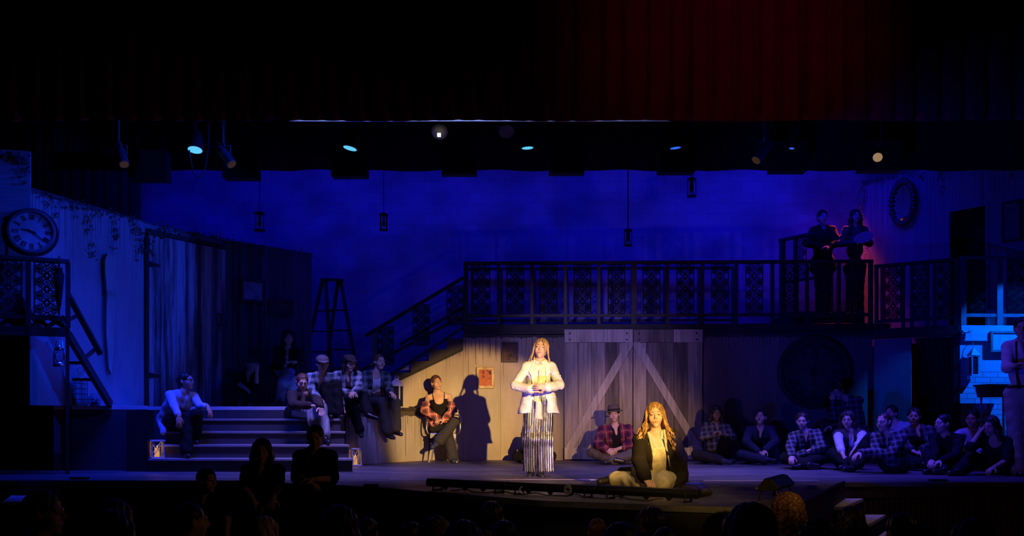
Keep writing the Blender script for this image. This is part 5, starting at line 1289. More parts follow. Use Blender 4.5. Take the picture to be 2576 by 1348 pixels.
def hand_sdf(w, d, n, s, curl=0.5, spread=0.10):
    """w wrist, d direction of the fingers, n palm normal; five fingers"""
    d = nv(d); n = nv(n - d * (n @ d)); b = np.cross(d, n)      # b: towards the thumb side (mirrored by caller through n)
    f = Sdf(); palm = w + d * 0.052 * s
    R = np.stack([b, d, n], 1)
    f.el(palm, np.array((0.039, 0.050, 0.0155)) * s, R, k=0.012)
    f.rc(w - d * 0.02 * s, w + d * 0.03 * s, 0.025 * s, 0.024 * s, k=0.02, flat=(n, 0.75))
    lens = (0.068, 0.076, 0.070, 0.055)
    for i, L in enumerate(lens):
        off = (0.028, 0.0095, -0.0095, -0.027)[i]; a = w + (d * (0.094 - 0.006 * abs(i - 1)) + b * off) * s
        dirv = nv(d + b * (1.5 - i) * spread); ang = 0.25 * curl
        for j, fr_ in enumerate((0.45, 0.32, 0.23)):
            ang += curl * (0.55, 0.75, 0.6)[j]
            dd = nv(dirv * math.cos(ang) + n * math.sin(ang)); e = a + dd * L * fr_ * s
            f.rc(a, e, (0.0088, 0.0080, 0.0072)[j] * s, (0.0080, 0.0072, 0.0062)[j] * s, k=0.004); a = e
    a = w + (d * 0.028 + b * 0.030 + n * 0.006) * s; dd = nv(d * 0.62 + b * 0.66 + n * 0.45 * (0.4 + curl))
    e = a + dd * 0.042 * s; f.rc(a, e, 0.0135 * s, 0.0098 * s, k=0.012); dd = nv(d * 0.9 + b * 0.25 + n * (0.3 + 0.4 * curl)); f.rc(e, e + dd * 0.033 * s, 0.0095 * s, 0.0072 * s, k=0.004)
    return f

class Person:
    """joints in world space; builds one body surface and its clothing"""
    def __init__(self, label, joints, R, RH, k=1.0, res=1.0, skin='fair', female=True, base=None, group=None, eyes=True, cat='person'):
        self.J = {a: np.array(b, float) for a, b in joints.items()}; self.R = R; self.RH = RH; self.k = k; self.res = res; self.female = female; self.sk = skin
        lo = min(v[2] for v in self.J.values())
        b = base if base is not None else (self.J['pel'][0], self.J['pel'][1], lo)
        self.root = thing('person', label, cat, b, 0, group)
        U = nv(self.J['neck'] - self.J['pel']); S = self.J['shb'] - self.J['sha']; S = nv(S - U * (S @ U)); self.U, self.S, self.F = U, S, np.cross(S, U)
        self.T = np.stack([self.S, self.F, self.U], 1)
        self.eyes = eyes
    def torso(self, f, t=0.0, kk=0.05, low=True, waist=0.0):
        J, k = self.J, self.k; T = self.T
        if low:
            hipv = J['hpb'] - J['hpa']; hs = nv(hipv); hu = nv(self.U * 0.6 + np.array([0, 0, 0.5])); hs = nv(hs - hu * (hs @ hu)); PT = np.stack([hs, np.cross(hs, hu), hu], 1)
            hw_ = 0.158 if self.female else 0.143; f.el(J['pel'], (hw_ * k + t, 0.115 * k + t, 0.118 * k + t), PT, k=kk)
        L = np.linalg.norm(J['neck'] - J['pel'])
        f.el(J['pel'] + self.U * L * 0.42, ((0.124 if self.female else 0.136) * k + t + waist, 0.100 * k + t + waist * 0.6, 0.17 * k + t), T, k=kk)
        f.el(J['pel'] + self.U * L * 0.72, (0.150 * k + t, 0.110 * k + t, 0.150 * k + t), T, k=kk)
        f.rc(J['sha'], J['shb'], 0.046 * k + t, 0.046 * k + t, k=0.03)
        f.rc(J['neck'] + self.U * 0.012 * k, J['sha'], 0.044 * k + t * 0.7, 0.036 * k + t * 0.7, k=0.02); f.rc(J['neck'] + self.U * 0.012 * k, J['shb'], 0.044 * k + t * 0.7, 0.036 * k + t * 0.7, k=0.02)
        if self.female:
            for sx in (-1, 1): f.el(J['pel'] + self.U * L * 0.63 + self.S * sx * 0.062 * k + self.F * 0.066 * k, 0.052 * k + t * 0.85, None, k=0.045)
    def arm(self, f, q, t=0.0, frac=1.0, flare=0.0):
        J, k = self.J, self.k; a, e, w = J['sh' + q], J['el' + q], J['wr' + q]
        if frac <= 0.5: m = a + (e - a) * frac * 2; f.rc(a, m, 0.047 * k + t, 0.045 * k + t + flare, k=0.02); return
        f.rc(a, e, 0.047 * k + t, 0.038 * k + t, k=0.02); m = e + (w - e) * (frac - 0.5) * 2; r1 = 0.039 * k + (0.027 - 0.039) * k * (frac - .5) * 2
        f.rc(e, m, 0.039 * k + t, r1 + t + flare, k=0.02)
    def leg(self, f, q, t=0.0, frac=1.0, flare=0.0):
        J, k = self.J, self.k; a, e, w = J['hp' + q], J['kn' + q], J['an' + q]
        f.rc(a, e, 0.086 * k + t, 0.058 * k + t, k=0.03); m = e + (w - e) * frac
        f.rc(e, m, 0.060 * k + t, 0.058 * k + (0.040 - 0.058) * k * frac + t + flare, k=0.02)
        if flare < 0.02: f.el(e + (w - e) * 0.28 - nv(np.cross(np.cross(w - e, a - e), w - e)) * (-0.0) , (0.055 * k + t,) * 3, None, k=0.03)
    def body(self, hands=(True, True), curl=(0.5, 0.5), palm=(None, None), hdir=(None, None), feet=False, legs=True, hres=0.0055, dr=0.0):
        J, k, r = self.J, self.k, self.res; f = Sdf()
        self.torso(f, -0.006)
        for q in 'ab':
            self.arm(f, q, dr); 
            if legs: self.leg(f, q, -0.008)
        hu = self.RH[:, 2]; nb = J['neck']; hc = J['head']
        f.rc(nb - self.U * 0.03 * k, hc - hu * 0.06 * k - self.RH[:, 1] * 0.018 * k, 0.053 * k, 0.046 * k, k=0.03)
        parts = [f.mesh(0.013 * r)]
        h, p = head_sdf(hc, self.RH, k * 1.03, female=self.female)
        h.rc(nb, hc - hu * 0.05 * k - self.RH[:, 1] * 0.018 * k, 0.050 * k, 0.046 * k, k=0.022)
        parts.append(h.mesh(0.0058 * r))
        for i, q in enumerate('ab'):
            if not hands[i]: continue
            w = J['wr' + q]; d = nv(w - J['el' + q]) if hdir[i] is None else nv(hdir[i])
            n = np.array([0, 0, -1.0]) if palm[i] is None else np.array(palm[i], float)
            if abs(nv(n) @ d) > 0.93: n = -self.F if abs(self.F @ d) < 0.9 else self.U
            hs = hand_sdf(w, d, nv(n) , k * 1.02, curl[i])
            if i == 1 or True:
                pass
            parts.append(hs.mesh(hres * max(1.0, r * 0.9)))
        np_mesh('body', parts, SK[self.sk], self.root)
        s = k * 1.03
        if self.eyes:
            for sx in (-1, 1):
                rot = Matrix([list(x) for x in self.RH])
                MB().ell(Vector(p(sx * 0.031, 0.0858, 0.0052)) - self.root.location, (0.0108 * s, 0.0082 * s, 0.0042 * s), rot, 10, 8).build('eye', M_eyew, self.root, smooth=True)
                MB().ell(Vector(p(sx * 0.031, 0.0922, 0.0056)) - self.root.location, (0.0060 * s, 0.0026 * s, 0.0044 * s), rot, 8, 6).build('iris', M_iris, self.root, smooth=True)
        self.p, self.s = p, s
        return self
    def face(self, hair='brown', lips=True):
        p, s = self.p, self.s; L = Vector(self.root.location)
        for sx in (-1, 1):
            MB().tube([Vector(p(sx * 0.016, 0.0960, 0.0310)) - L, Vector(p(sx * 0.030, 0.0905, 0.0335)) - L, Vector(p(sx * 0.047, 0.0790, 0.0285)) - L], [0.0018 * s, 0.0022 * s, 0.0010 * s], 6).build('eyebrow', HB[hair] if hair in HB else HB['brown'], self.root)
        for sx in (-1, 1):
            MB().tube([Vector(p(sx * 0.0195, 0.0900, 0.0075)) - L, Vector(p(sx * 0.030, 0.0945, 0.0105)) - L, Vector(p(sx * 0.0425, 0.0860, 0.0070)) - L], [0.0010 * s, 0.0017 * s, 0.0014 * s], 5).build('lashes', M_iris, self.root)
        if lips:
            m = MB(); rot = Matrix([list(x) for x in self.RH])
            m.ell(Vector(p(0, 0.0945, -0.0525)) - L, (0.0195 * s, 0.0050 * s, 0.0034 * s), rot, 12, 6); m.ell(Vector(p(0, 0.0940, -0.0605)) - L, (0.0155 * s, 0.0055 * s, 0.0045 * s), rot, 12, 6); m.build('lips', M_lip, self.root, smooth=True)
        return self
    # --- clothing
    def top(self, mat, t=0.012, sleeve=1.0, neck='crew', hem=0.0, name='shirt', seed=1.0, open_w=0.0, amp=0.0035, flare=0.0, low=True, cut=None, res=1.0, waist=0.0, hemw=0.0):
        J, k = self.J, self.k; f = Sdf(); self.torso(f, t, low=low, waist=waist)
        if sleeve > 0:
            for q in 'ab': self.arm(f, q, t, sleeve, flare)
        if hem:
            f.rc(J['pel'] + self.U * 0.05, J['pel'] - self.U * hem, 0.118 * k + t, 0.118 * k + t + hemw, k=0.05, flat=(self.S, 1.4))
        nb = J['neck']; L = np.linalg.norm(J['neck'] - J['pel'])
        if neck == 'v': f.rc(nb + self.F * 0.085 * k + self.U * 0.05 * k, nb + self.F * 0.135 * k - self.U * 0.15 * k, 0.058 * k, 0.012, k=0.008, op='s')
        if neck == 'scoop': f.el(nb + self.F * 0.08 * k + self.U * 0.01 * k, (0.085 * k, 0.09 * k, 0.09 * k), self.T, k=0.008, op='s')
        f.rc(nb - self.U * 0.01, nb + self.U * 0.12 * k + (J['head'] - nb) * 0.2, 0.060 * k, 0.062 * k, k=0.006, op='s')
        if open_w:
            f.bx(J['pel'] + self.U * L * 0.38 + self.F * 0.17 * k, (open_w, 0.16 * k, L * 0.75), self.T, k=0.008)
        if cut: cut(f)
        o = np_mesh(name, [f.mesh(0.0105 * self.res * res, folds(amp, seed))], mat, self.root); return o
    def collar(self, mat, r=0.066, h=0.035, name='collar', gap=0.9):
        m = MB(); nb = self.J['neck']; L = Vector(self.root.location); k = self.k
        up = nv(self.U * 0.7 + (self.J['head'] - nb)); n = 20; V = []
        s = nv(self.S - up * (self.S @ up)); fw = np.cross(s, up)
        a0 = gap * 0.45
        for j, (rr, zz) in enumerate(((r * 0.94, 0.0), (r, h), (r * 1.10, h * 0.9), (r * 1.25, -h * 0.4))):
            for i in range(n + 1):
                a = a0 + (2 * math.pi - 2 * a0) * i / n
                dip = -0.5 * h * max(0, math.cos(a)) * 1.2
                V.append(Vector(nb + (s * math.sin(a) * rr + fw * math.cos(a) * rr * 0.95 + up * (zz + 0.015 + dip)) * k) - L)
        Fq = [(j * (n + 1) + i, j * (n + 1) + i + 1, (j + 1) * (n + 1) + i + 1, (j + 1) * (n + 1) + i) for j in range(3) for i in range(n)]
        o = m.add(V, Fq).build(name, mat, self.root, smooth=True); so = o.modifiers.new('c', 'SOLIDIFY'); so.thickness = 0.004; return o
    def pants(self, mat, t=0.012, frac=0.97, flare=0.012, name='trousers', seed=2.0, amp=0.004, res=1.0):
        J, k = self.J, self.k; f = Sdf()
        hs = nv(J['hpb'] - J['hpa']); hu = nv(self.U * 0.6 + np.array([0, 0, 0.5])); hs = nv(hs - hu * (hs @ hu)); PT = np.stack([hs, np.cross(hs, hu), hu], 1)
        f.el(J['pel'] - hu * 0.005, ((0.160 if self.female else 0.145) * k + t, 0.118 * k + t, 0.112 * k + t), PT, k=0.05)
        for q in 'ab': self.leg(f, q, t, frac, flare)
        np_mesh(name, [f.mesh(0.0115 * self.res * res, folds(amp, seed))], mat, self.root); return self
    def shoes(self, mat, boot=0.0, r=1.0):
        J, k = self.J, self.k
        for q in 'ab':
            a, t = J['an' + q], J['to' + q]; f = Sdf(); d = nv(t - a); dn = nv(J['an' + q] - J['kn' + q]); side = nv(np.cross(d, dn)); down = nv(np.cross(side, d)); down = down if down @ dn > 0 else -down
            heel = a + dn * 0.045 * k - d * 0.012 * k
            f.rc(heel, t + dn * 0.004, 0.036 * k, 0.029 * k, k=0.02, flat=(side, 1.15)); f.rc(a - dn * boot, heel, 0.040 * k, 0.037 * k, k=0.03)
            f.rc(heel + down * 0.026 * k, t + down * 0.018 * k, 0.016 * k, 0.014 * k, k=0.012, flat=(side, 2.1))
            np_mesh('shoe', [f.mesh(0.0085 * self.res)], mat, self.root)
        return self
    def hair(self, style, col, seed=1.0, pad=0.0, cutf=None, extra=None):
        p, s, R = self.p, self.s, self.RH; f = Sdf(); mat = HB[col]
        pd = {'short': 0.008, 'buzz': 0.002, 'bun': 0.008, 'long': 0.014, 'curly': 0.022, 'mid': 0.014, 'pony': 0.007, 'under': 0.006}[style] + pad
        f.el(p(0, -0.018, 0.036), (np.array((0.076, 0.094, 0.084)) + pd) * s, R)
        f.el(p(0, -0.052, -0.02), (np.array((0.062, 0.052, 0.075)) + pd * 0.8) * s, R, k=0.02)
        if style in ('long', 'mid', 'curly'):
            zl = {'long': -0.29, 'mid': -0.13, 'curly': -0.12}[style]
            for sx in (-1, 1):
                f.rc(p(sx * 0.066, 0.012, 0.05), p(sx * 0.085, 0.006, -0.06), 0.024 * s, 0.030 * s, k=0.03)
                dn = np.array([0, 0, zl * s + 0.06]) + self.F * 0.045 + self.S * sx * 0.018
                f.rc(p(sx * 0.085, 0.006, -0.06), p(sx * 0.085, -0.01, -0.06) + dn, 0.032 * s, 0.020 * s, k=0.03)
                f.rc(p(sx * 0.06, -0.06, -0.03), p(sx * 0.06, -0.07, -0.04) + np.array([0, 0, zl * s + 0.03]), 0.045 * s, 0.03 * s, k=0.03)
        # open the face
        f.el(p(0, 0.105, -0.038), np.array((0.064, 0.075, 0.116)) * s, R, k=0.012, op='s')
        if style in ('short', 'buzz', 'bun', 'pony', 'under'):
            for sx in (-1, 1): f.el(p(sx * 0.085, 0.045, -0.055), np.array((0.045, 0.055, 0.070)) * s, R, k=0.01, op='s')
            f.bx(p(0, 0.02, -0.125), np.array((0.12, 0.2, 0.055)) * s, R, k=0.02)
        if style == 'bun': f.el(p(0, -0.115, 0.03), 0.040 * s, None, k=0.015)
        if style == 'pony': f.el(p(0, -0.112, 0.03), 0.028 * s, None, k=0.02); f.rc(p(0, -0.125, 0.02), p(0, -0.125, 0.0) + np.array([0, 0, -0.17 * s]), 0.030 * s, 0.014 * s, k=0.02)
        if extra: extra(f, p, s)
        amp = {'curly': 0.009, 'long': 0.0035, 'mid': 0.0035, 'short': 0.003, 'buzz': 0.001}.get(style, 0.002) * s
        c0 = self.J['head']
        if style == 'curly': dp = lambda x, y, z: amp * (np.sin(85 * x + 3 * np.sin(60 * z + seed)) * np.sin(80 * z + 3 * np.sin(70 * y + seed)) + 0.7 * np.sin(120 * (y + x)) * np.sin(110 * z))
        else: dp = lambda x, y, z: amp * np.sin(14 * np.arctan2(y - c0[1] - 0.03, x - c0[0]) + 5 * np.sin(9 * z + seed) + seed) + 0.5 * amp * np.sin(190 * (x + 0.4 * y) + 7 * np.sin(14 * z + seed))
        np_mesh('hair', [f.mesh(0.0062 * self.res, dp)], mat, self.root); return self
    def cap(self, mat, brim='peak', tilt=0.0, name='cap'):
        p, s, R = self.p, self.s, self.RH; f = Sdf()
        if brim == 'peak':
            f.el(p(0, -0.012, 0.062), np.array((0.090, 0.108, 0.068)) * s, R); f.bx(p(0, 0, -0.01), np.array((0.15, 0.16, 0.05)) * s, R, k=0.004)
            f.rc(p(-0.03, 0.085, 0.050), p(0.03, 0.085, 0.050), 0.050 * s, 0.050 * s, k=0.012, flat=(R[:, 2], 0.16)); f.rc(p(0, 0.07, 0.052), p(0, 0.125, 0.043), 0.05 * s, 0.036 * s, k=0.012, flat=(R[:, 2], 0.16))
            np_mesh(name, [f.mesh(0.0065 * self.res)], mat, self.root)
        else:
            rot = Matrix([list(x) for x in R]); L = Vector(self.root.location); b0 = Vector(p(0, -0.01, 0.052)) - L
            prof = [(0.135, -0.012), (0.132, 0.002), (0.10, -0.004), (0.093, 0.004), (0.090, 0.055), (0.083, 0.088), (0.060, 0.094), (0.001, 0.082)]
            m = MB(); 
            for i in range(len(prof)): pass
            m.lathe([(r * s, z * s) for r, z in prof], b0, 32, rot=rot)
            o = m.build(name, mat, self.root, smooth=True)
            MB().lathe([(0.0955 * s, 0.006 * s), (0.094 * s, 0.03 * s), (0.0925 * s, 0.03 * s), (0.0935 * s, 0.006 * s)], b0, 32, rot=rot).build('hat_band', cloth('hatband', (0.02, 0.02, 0.022)), self.root)
        return self
    def glasses(self):
        p = self.p; L = Vector(self.root.location); m = MB()
        for sx in (-1, 1):
            m.tube([Vector(p(sx * 0.031 + 0.023 * math.cos(a), 0.103, 0.004 + 0.018 * math.sin(a))) - L for a in np.linspace(0, 2 * math.pi, 15)[:-1]], 0.0024, 5, closed=True)
            m.tube([Vector(p(sx * 0.054, 0.100, 0.008)) - L, Vector(p(sx * 0.076, 0.02, 0.008)) - L], 0.0022, 5)
        m.tube([Vector(p(-0.009, 0.105, 0.008)) - L, Vector(p(0.009, 0.105, 0.008)) - L], 0.0022, 5)
        m.build('glasses', M_blackp, self.root); return self

def pose(pel, neck, head, arms, legs, yaw=0.0, k=1.0, pyaw=None, ns='f', hs='f', shw=0.158, hd=0.155, toes=(None, None), tl=0.50):
    """pel=(px, z, y); the rest are photo positions lifted joint by joint along the bones.
    arms[i]=((ex,ey,s),(wx,wy,s)); legs[i]=((kx,ky,s),(ax,ay,s)); i = picture-left, picture-right"""
    J = {}; pp = np.array([X(pel[0], pel[2]), pel[2], pel[1]]); J['pel'] = pp
    J['neck'] = lift(pp, neck[0], neck[1], tl * k, ns); J['head'] = lift(J['neck'], head[0], head[1], hd * k, hs)
    y = math.radians(yaw); S = np.array([math.cos(y), math.sin(y), 0.0]); U = nv(J['neck'] - pp); S = nv(S - U * (S @ U) * 0.7)
    J['sha'] = J['neck'] - S * shw * k - U * 0.060 * k; J['shb'] = J['neck'] + S * shw * k - U * 0.060 * k
    py_ = math.radians(yaw if pyaw is None else pyaw); Sp = np.array([math.cos(py_), math.sin(py_), 0.0])
    J['hpa'] = pp - Sp * 0.088 * k - np.array([0, 0, 0.015]); J['hpb'] = pp + Sp * 0.088 * k - np.array([0, 0, 0.015])
    for i, q in enumerate('ab'):
        (e, w) = arms[i]
        J['el' + q] = lift(J['sh' + q], e[0], e[1], 0.285 * k, e[2]); J['wr' + q] = lift(J['el' + q], w[0], w[1], 0.245 * k, w[2])
        (kn, an) = legs[i]
        J['kn' + q] = lift(J['hp' + q], kn[0], kn[1], 0.42 * k, kn[2]); J['an' + q] = lift(J['kn' + q], an[0], an[1], 0.40 * k, an[2])
        to = toes[i]
        if to is None: J['to' + q] = J['an' + q] + np.array([Sp[1] * 0.16, -Sp[0] * 0.16, -0.055]) * k
        elif len(to) == 3 and isinstance(to[2], str): J['to' + q] = lift(J['an' + q], to[0], to[1], 0.17 * k, to[2])
        else: J['to' + q] = J['an' + q] + np.array(to, float) * k
    return J
# ---------------------------------------------------------------- the singer
C_black = cloth('black', (0.014, 0.013, 0.014)); C_char = cloth('charcoal', (0.045, 0.043, 0.045)); C_cream = cloth('cream', (0.62, 0.55, 0.36)); C_ivory = cloth('ivory', (0.72, 0.68, 0.52))
C_shoe = simple('black_leather', (0.015, 0.014, 0.014), 0.32, vary=0.3, spec=0.5)
m, nt, b = new_mat('white_sequins'); vo = N(nt, 'ShaderNodeTexVoronoi'); vo.inputs['Scale'].default_value = 150; nt.links.new(coords(nt), vo.inputs['Vector'])
b.inputs['Base Color'].default_value = (0.74, 0.70, 0.60, 1); b.inputs['Roughness'].default_value = 0.33; b.inputs['Specular IOR Level'].default_value = 0.7
sb = N(nt, 'ShaderNodeVectorMath', operation='SUBTRACT'); sb.inputs[1].default_value = (0.5, 0.5, 0.5); nt.links.new(vo.outputs['Color'], sb.inputs[0])
sc_ = N(nt, 'ShaderNodeVectorMath', operation='SCALE'); sc_.inputs['Scale'].default_value = 0.85; nt.links.new(sb.outputs[0], sc_.inputs[0])
gn_ = N(nt, 'ShaderNodeNewGeometry'); ad = N(nt, 'ShaderNodeVectorMath', operation='ADD'); nt.links.new(gn_.outputs['Normal'], ad.inputs[0]); nt.links.new(sc_.outputs[0], ad.inputs[1])
nm_ = N(nt, 'ShaderNodeVectorMath', operation='NORMALIZE'); nt.links.new(ad.outputs[0], nm_.inputs[0])
b.inputs['Coat Weight'].default_value = 0.55; b.inputs['Coat Roughness'].default_value = 0.13; nt.links.new(nm_.outputs[0], b.inputs['Coat Normal'])
sc2 = N(nt, 'ShaderNodeVectorMath', operation='SCALE'); sc2.inputs['Scale'].default_value = 0.17; nt.links.new(sb.outputs[0], sc2.inputs[0])
ad2 = N(nt, 'ShaderNodeVectorMath', operation='ADD'); nt.links.new(gn_.outputs['Normal'], ad2.inputs[0]); nt.links.new(sc2.outputs[0], ad2.inputs[1])
nm2 = N(nt, 'ShaderNodeVectorMath', operation='NORMALIZE'); nt.links.new(ad2.outputs[0], nm2.inputs[0]); nt.links.new(nm2.outputs[0], b.inputs['Normal'])
M_seq = m
m, nt, b = new_mat('silver_pleats'); tc = N(nt, 'ShaderNodeTexCoord'); sp = N(nt, 'ShaderNodeSeparateXYZ'); nt.links.new(tc.outputs['Object'], sp.inputs[0])
wz = mth(nt, 'MULTIPLY', mth(nt, 'SINE', mth(nt, 'MULTIPLY', sp.outputs['Z'], 5.0)), 0.010)
st = mth(nt, 'ADD', mth(nt, 'MULTIPLY', mth(nt, 'SINE', mth(nt, 'MULTIPLY', mth(nt, 'ADD', sp.outputs['X'], wz), 225.0)), 0.32), 0.5)
st = mth(nt, 'ADD', st, mth(nt, 'SUBTRACT', noise(nt, coords(nt, (70, 30, 2.2)), 1.0, 3, 0.6), 0.5))
br_ = noise(nt, coords(nt, (75, 75, 14)), 1.0, 4, 0.6)
fac = mth(nt, 'MULTIPLY', st, mth(nt, 'ADD', br_, 0.28))
nt.links.new(ramp(nt, fac, [(0.30, (0.05, 0.048, 0.045)), (0.42, (0.30, 0.29, 0.25)), (0.66, (0.72, 0.69, 0.60))]), b.inputs['Base Color'])
b.inputs['Metallic'].default_value = 0.75; b.inputs['Roughness'].default_value = 0.36
M_silver = m

J = pose((1355, 0.90, 10.9), (1357, 910), (1361, 877), [((1296, 970, 'f'), (1338, 979, 'f')), ((1408, 968, 'f'), (1376, 974, 'f'))],
         [((1338, 1105, 'f'), (1335, 1186, 'b')), ((1366, 1105, 'f'), (1360, 1187, 'b'))], yaw=2, k=0.97, shw=0.145, hs='f', toes=((-0.02, -0.17, -0.05), (0.02, -0.17, -0.05)))
P1 = Person('woman singing centre stage in white sequin jacket and silver pleated trousers', J, None, rotm(-8, 4, 7), 0.97, 0.8, 'fair', base=(X(1355, 10.9), 10.9, 0))
P1.body(curl=(0.35, 0.45), palm=((0.1, 1, -0.1), (-0.1, 1, -0.1)), hdir=((1, -0.12, -0.05), (-1, -0.2, 0.10)), hres=0.0042, legs=True).face('auburn')
P1.top(C_ivory, 0.011, 0.3, None, name='blouse', amp=0.004, cut=lambda f: f.rc(P1.J['neck'] + P1.F * 0.10 + P1.U * 0.05, P1.J['neck'] + P1.F * 0.13 - P1.U * 0.075, 0.05, 0.012, k=0.008, op='s'))
P1.collar(C_ivory, 0.066, 0.03, 'blouse_collar', 0.5)
zh = Z(1040, 10.9)
def jk(f):
    f.bx(P1.J['pel'] + P1.U * 0.28 + P1.F * 0.19, (0.070, 0.17, 0.30), P1.T, k=0.01)
    for sx in (-1, 1):
        f.bx(P1.J['neck'] + P1.F * 0.15 + P1.S * sx * 0.035 - P1.U * 0.01, (0.055, 0.1, 0.09), P1.T, k=0.02)
    f.bx(P1.J['pel'] - P1.U * 0.08 + P1.F * 0.20, (0.085, 0.20, 0.16), rotm(0, 0, 0), k=0.015)
    f.bx((P1.J['pel'][0], P1.J['pel'][1], zh - 0.2), (0.6, 0.6, 0.2), None, k=0.006)
    pl = P1.J['pel']
def jku(f): pass
fj = Sdf(); P1.torso(fj, 0.013, waist=0.014)
for q in 'ab': P1.arm(fj, q, 0.0145, 0.96, 0.016)
for sx in (-1, 1):
    fj.rc(P1.J['pel'] + np.array([sx * 0.10, 0.0, 0.12]), np.array([P1.J['pel'][0] + sx * 0.155, P1.J['pel'][1], zh - 0.05]), 0.085, 0.10, k=0.06, flat=((0, 1, 0), 1.35))
fj.rc(P1.J['neck'] - P1.U * 0.01, P1.J['neck'] + P1.U * 0.12, 0.060, 0.062, k=0.006, op='s')
jk(fj)
jo = np_mesh('jacket', [fj.mesh(0.0080, folds(0.0045, 1.0))], M_seq, P1.root)
sq = MB(); rs = random.Random(12); vv = jo.data.vertices; half = Vector((0.12, -0.98, 0.02)).normalized(); got = 0
while got < 85:
    q = vv[rs.randrange(len(vv))]
    if q.normal.dot(half) < 0.45: continue
    n_ = (q.normal * 0.5 + half * 0.8 + Vector((rs.gauss(0, .22), 0, rs.gauss(0, .22)))).normalized(); got += 1
    sq.lathe([(0.0001, 0.0012), (0.0062, 0.0012), (0.0062, 0.0), (0.0001, 0.0)], q.co + q.normal * 0.0025, 8, rot=Vector((0, 0, 1)).rotation_difference(n_).to_matrix())
tag(sq.build('sequins', simple('glint_sequins', (0.86, 0.84, 0.78), 0.16, 0.0, vary=0.05, spec=1.0), P1.root), kind='stuff')  # white discs added as sparkle, tilted towards the spot and the house
# lapels, blouse tie, belt tail
lp1 = MB(); rootL = Vector(P1.root.location)
def pt1(x, fwd, up): return Vector(P1.J['neck'] + P1.S * x + P1.F * fwd + P1.U * up) - rootL
for sx in (-1, 1):
    lp1.add([pt1(sx * 0.062, 0.030, 0.050), pt1(sx * 0.100, 0.070, -0.03), pt1(sx * 0.128, 0.110, -0.085), pt1(sx * 0.105, 0.132, -0.11), pt1(sx * 0.076, 0.158, -0.25), pt1(sx * 0.070, 0.125, -0.10)], [(0, 1, 5), (1, 2, 3, 5), (3, 4, 5)])
o = lp1.build('lapel', M_seq, P1.root); so = o.modifiers.new('t', 'SOLIDIFY'); so.thickness = 0.006
def tail(x0, z0, x1, z1, w0, w1, y0, y1, n=10):
    m = MB(); V = []
    for i in range(n + 1):
        t = i / n; x = x0 + (x1 - x0) * t; z = z0 + (z1 - z0) * t; w = w0 + (w1 - w0) * t; y = y0 + (y1 - y0) * t
        V += [pt1(x - w + 0.004 * math.sin(5 * t), y, z), pt1(x, y + 0.004, z), pt1(x + w + 0.005 * math.sin(6 * t), y, z)]
    m.add(V, [(3 * i + a, 3 * i + a + 1, 3 * i + a + 4, 3 * i + a + 3) for i in range(n) for a in (0, 1)])
    return m
o = tail(0.0, -0.06, 0.004, -0.34, 0.014, 0.044, 0.118, 0.142).build('bow_tail', C_ivory, P1.root, smooth=True); o.modifiers.new('t', 'SOLIDIFY').thickness = 0.006
o = tail(-0.015, -0.42, -0.005, -0.655, 0.030, 0.046, 0.170, 0.180).build('belt_tail', C_ivory, P1.root, smooth=True); o.modifiers.new('t', 'SOLIDIFY').thickness = 0.006
# wide pleated trousers
f = Sdf(); J = P1.J
f.el(J['pel'] + np.array([0, 0, 0.03]), (0.165, 0.122, 0.15), None, k=0.05)
for q, dx in (('a', -0.01), ('b', 0.055)):
    kn, an = J['kn' + q], J['an' + q]
    f.rc(J['hp' + q], kn + np.array([dx * 0.4, 0, 0]), 0.105, 0.098, k=0.05); f.rc(kn + np.array([dx * 0.4, 0, 0]), an + np.array([dx * 1.15, 0.02, 0.02]), 0.098, 0.094 if q == 'b' else 0.075, k=0.04)
f.bx((J['ana'][0], J['ana'][1], -0.055), (0.6, 0.6, 0.105), None, k=0.004)
np_mesh('pleated_trousers', [f.mesh(0.0062, lambda x, y, z: 0.0055 * np.sin(225 * (x + 0.010 * np.sin(5.0 * z))) + 0.004 * np.sin(70 * x + 6 * z))], M_silver, P1.root)
P1.shoes(C_shoe)
def wisps(f, p, s):
    for (x, y, z), (dx, dz) in (((-0.072, 0.02, 0.0), (-0.035, -0.13)), ((-0.078, 0.0, -0.01), (-0.07, -0.15)), ((-0.074, -0.02, 0.0), (-0.05, -0.12)), ((0.076, 0.01, 0.0), (0.012, -0.12)), ((0.074, -0.02, 0.0), (0.03, -0.16)), ((-0.06, -0.05, -0.05), (-0.02, -0.13))):
        a = p(x, y, z + 0.04); m_ = p(x * 1.12, y, z - 0.03); f.rc(a, m_, 0.014, 0.011, k=0.015); f.rc(m_, m_ + np.array([dx, -0.015, dz]), 0.011, 0.0045, k=0.01)
    f.rc(p(0.015, 0.085, 0.095), p(0.050, 0.098, 0.03), 0.008, 0.006, k=0.008); f.rc(p(0.050, 0.098, 0.03), p(0.056, 0.085, -0.055), 0.006, 0.0045, k=0.004)
P1.hair('under', 'blond', extra=wisps, pad=0.003)

